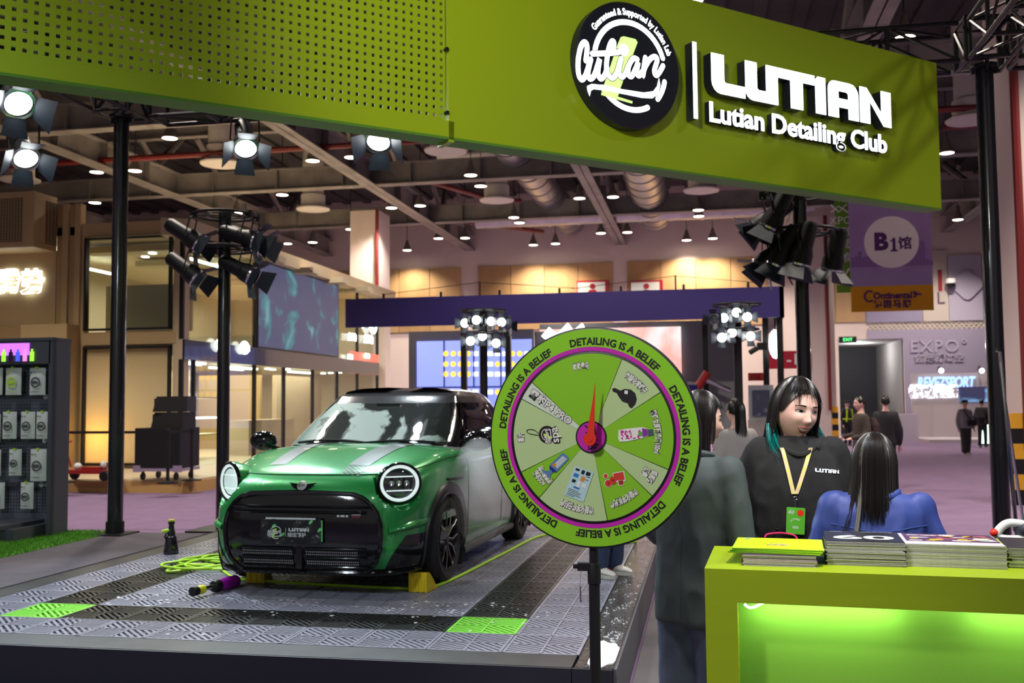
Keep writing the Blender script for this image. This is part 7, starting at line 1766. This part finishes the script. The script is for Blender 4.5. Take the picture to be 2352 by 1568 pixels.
cardF = frame(q + Vector((-0.003, -0.006, -0.088)), (1, 0.05, -0.07), (0, 0.05, 1)); M_cg = mat('card_green', (0.10, 0.42, 0.03), 0.35)
MB().prism(rrect(0.082, 0.118, 0.006), 0.003, cardF).build('card', M_cg, LN)
b = MB(); b.prism(circle(0.0145, 20), 0.0006, cardF @ T(0.02, 0.036, 0.003)); b.build('red_seal', M_ptr, LN)
b = MB(); logo(b, 0.014, cardF @ T(-0.018, 0.038, 0.0036), 0, 1, False); arc_text(b, 'LUTIAN', 0.03, rad(100), 0.013, cardF @ T(0, -0.022, 0.0034)); b.text('绿田', 0.014, cardF @ T(0.0, -0.03, 0.0034), 0); b.build('card_print', [M_wht, M_ink], LN)
# --- the woman in the blue jacket, from behind
M_blue = mat('jacket_blue', (0.030, 0.055, 0.26), 0.55, var=0.1, vscale=6)
def long_back(P, HM):
    make_hair('hair', P, HM, [(640, 62, 298, -4, -0.21, 0.10, 0.004), (160, -64, 64, 20, None, 0, 0), (70, 110, 150, -6, -0.27, 0.45, 0.02)], M_hair, lambda ph: (interp([(0, 34), (0.8, 28), (1.05, 0), (PI, -8)], ph), None if ph < 1.0 else -0.20), 12)
    make_hair('grey_lock', P, HM, [(46, 158, 166, -8, -0.33, 0.5, 0.0)], M_grey_h, None, 14, 0.0016)
w3 = ony(2015, 1100, 4.5)
W3, W3t, W3h = person('woman in royal blue jacket with long dark hair, seen from behind the counter', w3.x - 0.01, 4.46, 0, PI - 0.06, 1.50, ('jacket', M_blue), ('trousers', M_trk), M_shd, long_back, head_yaw=rad(-20), head_tilt=rad(6), near=True, hs=1.2, hem=0.46, wide=1.22, arms={1: [(0.29, -0.02, 0.64), (0.20, -0.13, 0.55)], -1: [(0.29, -0.02, 0.64), (0.20, -0.13, 0.55)]}, lean=0.06, fold=0.015)
B3 = bvh_of(W3t)
def bk3(x, z, off=0.001):
    h = B3.ray_cast(Vector((x, 1, z)), Vector((0, -1, 0))); return h[0] + Vector((0, off, 0)) if h[0] else Vector((x, 0.1, z))
MB().tube([bk3(lerp(-.19, .19, k / 20), 1.12 + 0.012 * math.cos(k * 0.3), 0.0) for k in range(21)], 0.003, 5).build('yoke_seam', M_blue, W3)
MB().tube([Vector((0.080 * math.sin(a), -0.03 + 0.075 * math.cos(a), 1.262 - 0.015 * math.cos(a))) for a in [rad(-150 + 300 * k / 24) for k in range(25)]], 0.022, 10).build('collar', M_blue, W3)
# --- the washer hidden behind the wheel: only shins and shoes show
M_navyj = mat('trousers_navy', (0.03, 0.05, 0.11), 0.8); M_shw = mat('shoe_white', (0.72, 0.70, 0.66), 0.5)
q = onz(1402, 1322, ZP); person('person in navy trousers and white sneakers standing behind the prize wheel', q.x - 0.02, q.y + 0.02, ZP, rad(58), 1.68, ('jacket', M_trk), ('trousers', M_navyj), M_shw, short_hair(), near=True, legw=1.18, shoe_acc=mat('shoe_red', (0.35, 0.03, 0.03), 0.5), faces=False)
# --- people further off
def far(px, py_top, Y, H, label, yaw, top, legs, shoes, hair=short_hair(), z=0, **kw):
    q = ony(px, 920, Y); return person(label, q.x, Y, z, yaw, H, top, legs, shoes, hair, near=False, **kw)
M_brown = mat('jacket_brown', (0.055, 0.042, 0.035), 0.8); M_gsw = mat('sweatshirt_grey', (0.30, 0.30, 0.33), 0.85); M_dgt = mat('trousers_charcoal', (0.05, 0.045, 0.05), 0.85); M_lsw = mat('sweater_pale', (0.42, 0.40, 0.40), 0.85); M_hiv = mat('hi_vis_yellow', (0.5, 0.7, 0.02), 0.6, emit=0.0); M_char = mat('jacket_charcoal', (0.02, 0.02, 0.024), 0.8); M_bluej = mat('jeans_pale', (0.16, 0.2, 0.28), 0.8)
G, Gt, Gh = far(1945, 918, 38.5, 1.66, 'security guard in black with yellow hi-vis bands beside the hall column', 0.5, ('jacket', M_char), ('trousers', M_char), M_shd)
b = MB()
for s in (-1, 1): b.tube([(s * 0.10, -0.13, 1.36), (s * 0.12, -0.14, 1.1), (s * 0.13, -0.13, 0.9)], 0.03, 6)
b.tube([(0.2 * math.cos(t), 0.14 * math.sin(t), 1.0) for t in [2 * PI * k / 20 for k in range(20)]], 0.03, 6, True); b.build('hi_vis_band', M_hiv, G)
MB().lathe([(0.105, 0.06), (0.11, 0.09), (0.09, 0.13), (0, 0.14)], 16, Gh).box((0, -0.11, 0.065), (0.12, 0.1, 0.012), Gh).build('cap', M_char, G)
BR, BRt, _ = far(1976, 908, 17.6, 1.73, 'man in brown jacket with a dark backpack, facing left in the aisle', rad(-75), ('jacket', M_brown), ('trousers', M_char), M_shd, arms={1: [(0.24, 0.0, 0.64), (0.20, -0.25, 0.60)], -1: [(0.24, 0.0, 0.64), (0.20, -0.25, 0.60)]})
bp_ = MB(); loft(bp_, [((0, 0.20, 0.95), .14, .08, 0), ((0, 0.21, 1.0), .16, .10, 0), ((0, 0.20, 1.25), .15, .09, 0), ((0, 0.18, 1.36), .11, .06, 0)]); bp_.build('backpack', mat('backpack_maroon', (0.05, 0.02, 0.025), 0.7), BR)
far(2033, 905, 19.6, 1.75, 'man in charcoal jacket seen from behind, walking away in the aisle', PI, ('jacket', M_char), ('trousers', M_char), M_shd)
WK, WKt, WKh = far(2215, 916, 32.6, 1.66, 'walking man in grey sweatshirt with a crossbody bag and dark hat', rad(8), ('sweatshirt', M_gsw), ('trousers', M_dgt), M_shd, stride=0.10, legw=1.2)
MB().lathe([(0.16, 0.035), (0.10, 0.06), (0.095, 0.11), (0.0, 0.135)], 16, WKh).build('hat', M_char, WK)
b = MB(); b.tube([(-0.10, -0.13, 1.38), (0.0, -0.16, 1.2), (0.13, -0.16, 1.02)], 0.016, 6); b.build('bag_strap', M_char, WK); MB().box((0.14, -0.17, 0.96), (0.26, 0.08, 0.17)).build('crossbody_bag', M_char, WK)
BP, _, _ = far(2254, 915, 37.5, 1.68, 'person in black with a backpack by the glowing floor sign, half hidden by the post', rad(150), ('jacket', M_char), ('trousers', M_char), M_shd)
b = MB(); loft(b, [((0, 0.2, 0.95), .15, .09, 0), ((0, 0.22, 1.05), .17, .11, 0), ((0, 0.2, 1.3), .15, .08, 0)]); b.build('backpack', M_char, BP)
far(2338, 925, 27.0, 1.68, 'person in dark clothes standing at the right frame edge beside the column', rad(100), ('coat', M_char), ('trousers', M_char), M_shd)
def pony(P, HM): make_hair('hair', P, HM, [(60, 140, 220, -6, -0.22, 0.15, 0.0)], M_hair, lambda ph: (interp([(0, 36), (0.8, 30), (1.2, 0), (PI, -26)], ph), None), 21, 0.004)
far(1690, 912, 9.6, 1.68, 'woman in pale grey sweater with a dark ponytail walking off behind the counter group', rad(-150), ('sweater', M_lsw), ('jeans', M_bluej), M_shd, pony)

# ================================================================== SPRAY MIST
mv = bpy.data.materials.new('water_mist'); mv.use_nodes = True; nt = mv.node_tree
for n in list(nt.nodes): nt.nodes.remove(n)
out = _n(nt, 'ShaderNodeOutputMaterial', 300); vs_n = _n(nt, 'ShaderNodeVolumeScatter', 0); vs_n.inputs['Color'].default_value = (0.95, 0.98, 1, 1); vs_n.inputs['Anisotropy'].default_value = 0.2
tc = _n(nt, 'ShaderNodeTexCoord', -900); nz = _n(nt, 'ShaderNodeTexNoise', -600); nz.inputs['Scale'].default_value = 5; nz.inputs['Detail'].default_value = 4
mr = _n(nt, 'ShaderNodeMapRange', -300); mr.inputs[1].default_value = 0.38; mr.inputs[2].default_value = 0.72; mr.inputs[3].default_value = 0.15; mr.inputs[4].default_value = 1.6
nt.links.new(tc.outputs['Object'], nz.inputs[0]); nt.links.new(nz.outputs['Fac'], mr.inputs[0]); nt.links.new(mr.outputs[0], vs_n.inputs['Density']); nt.links.new(vs_n.outputs[0], out.inputs['Volume'])
b = MB(); a0, a1 = Vector((-0.98, 7.78, 1.28)), Vector((-1.80, 7.72, 1.05)); b.tube([a0, a0.lerp(a1, 0.5), a1], [0.02, 0.13, 0.27], 20); 
tag(b.build('spray_mist', mv), 'white cone of water mist sprayed onto the car door from behind the wheel', 'mist', None, 'stuff')
b = MB(); b.ball((-1.74, 7.62, 0.98), (0.22, 0.34, 0.42), 20)
tag(b.build('spray_mist', mv), 'cloud of water mist bouncing off the front wing of the car', 'mist', None, 'stuff')
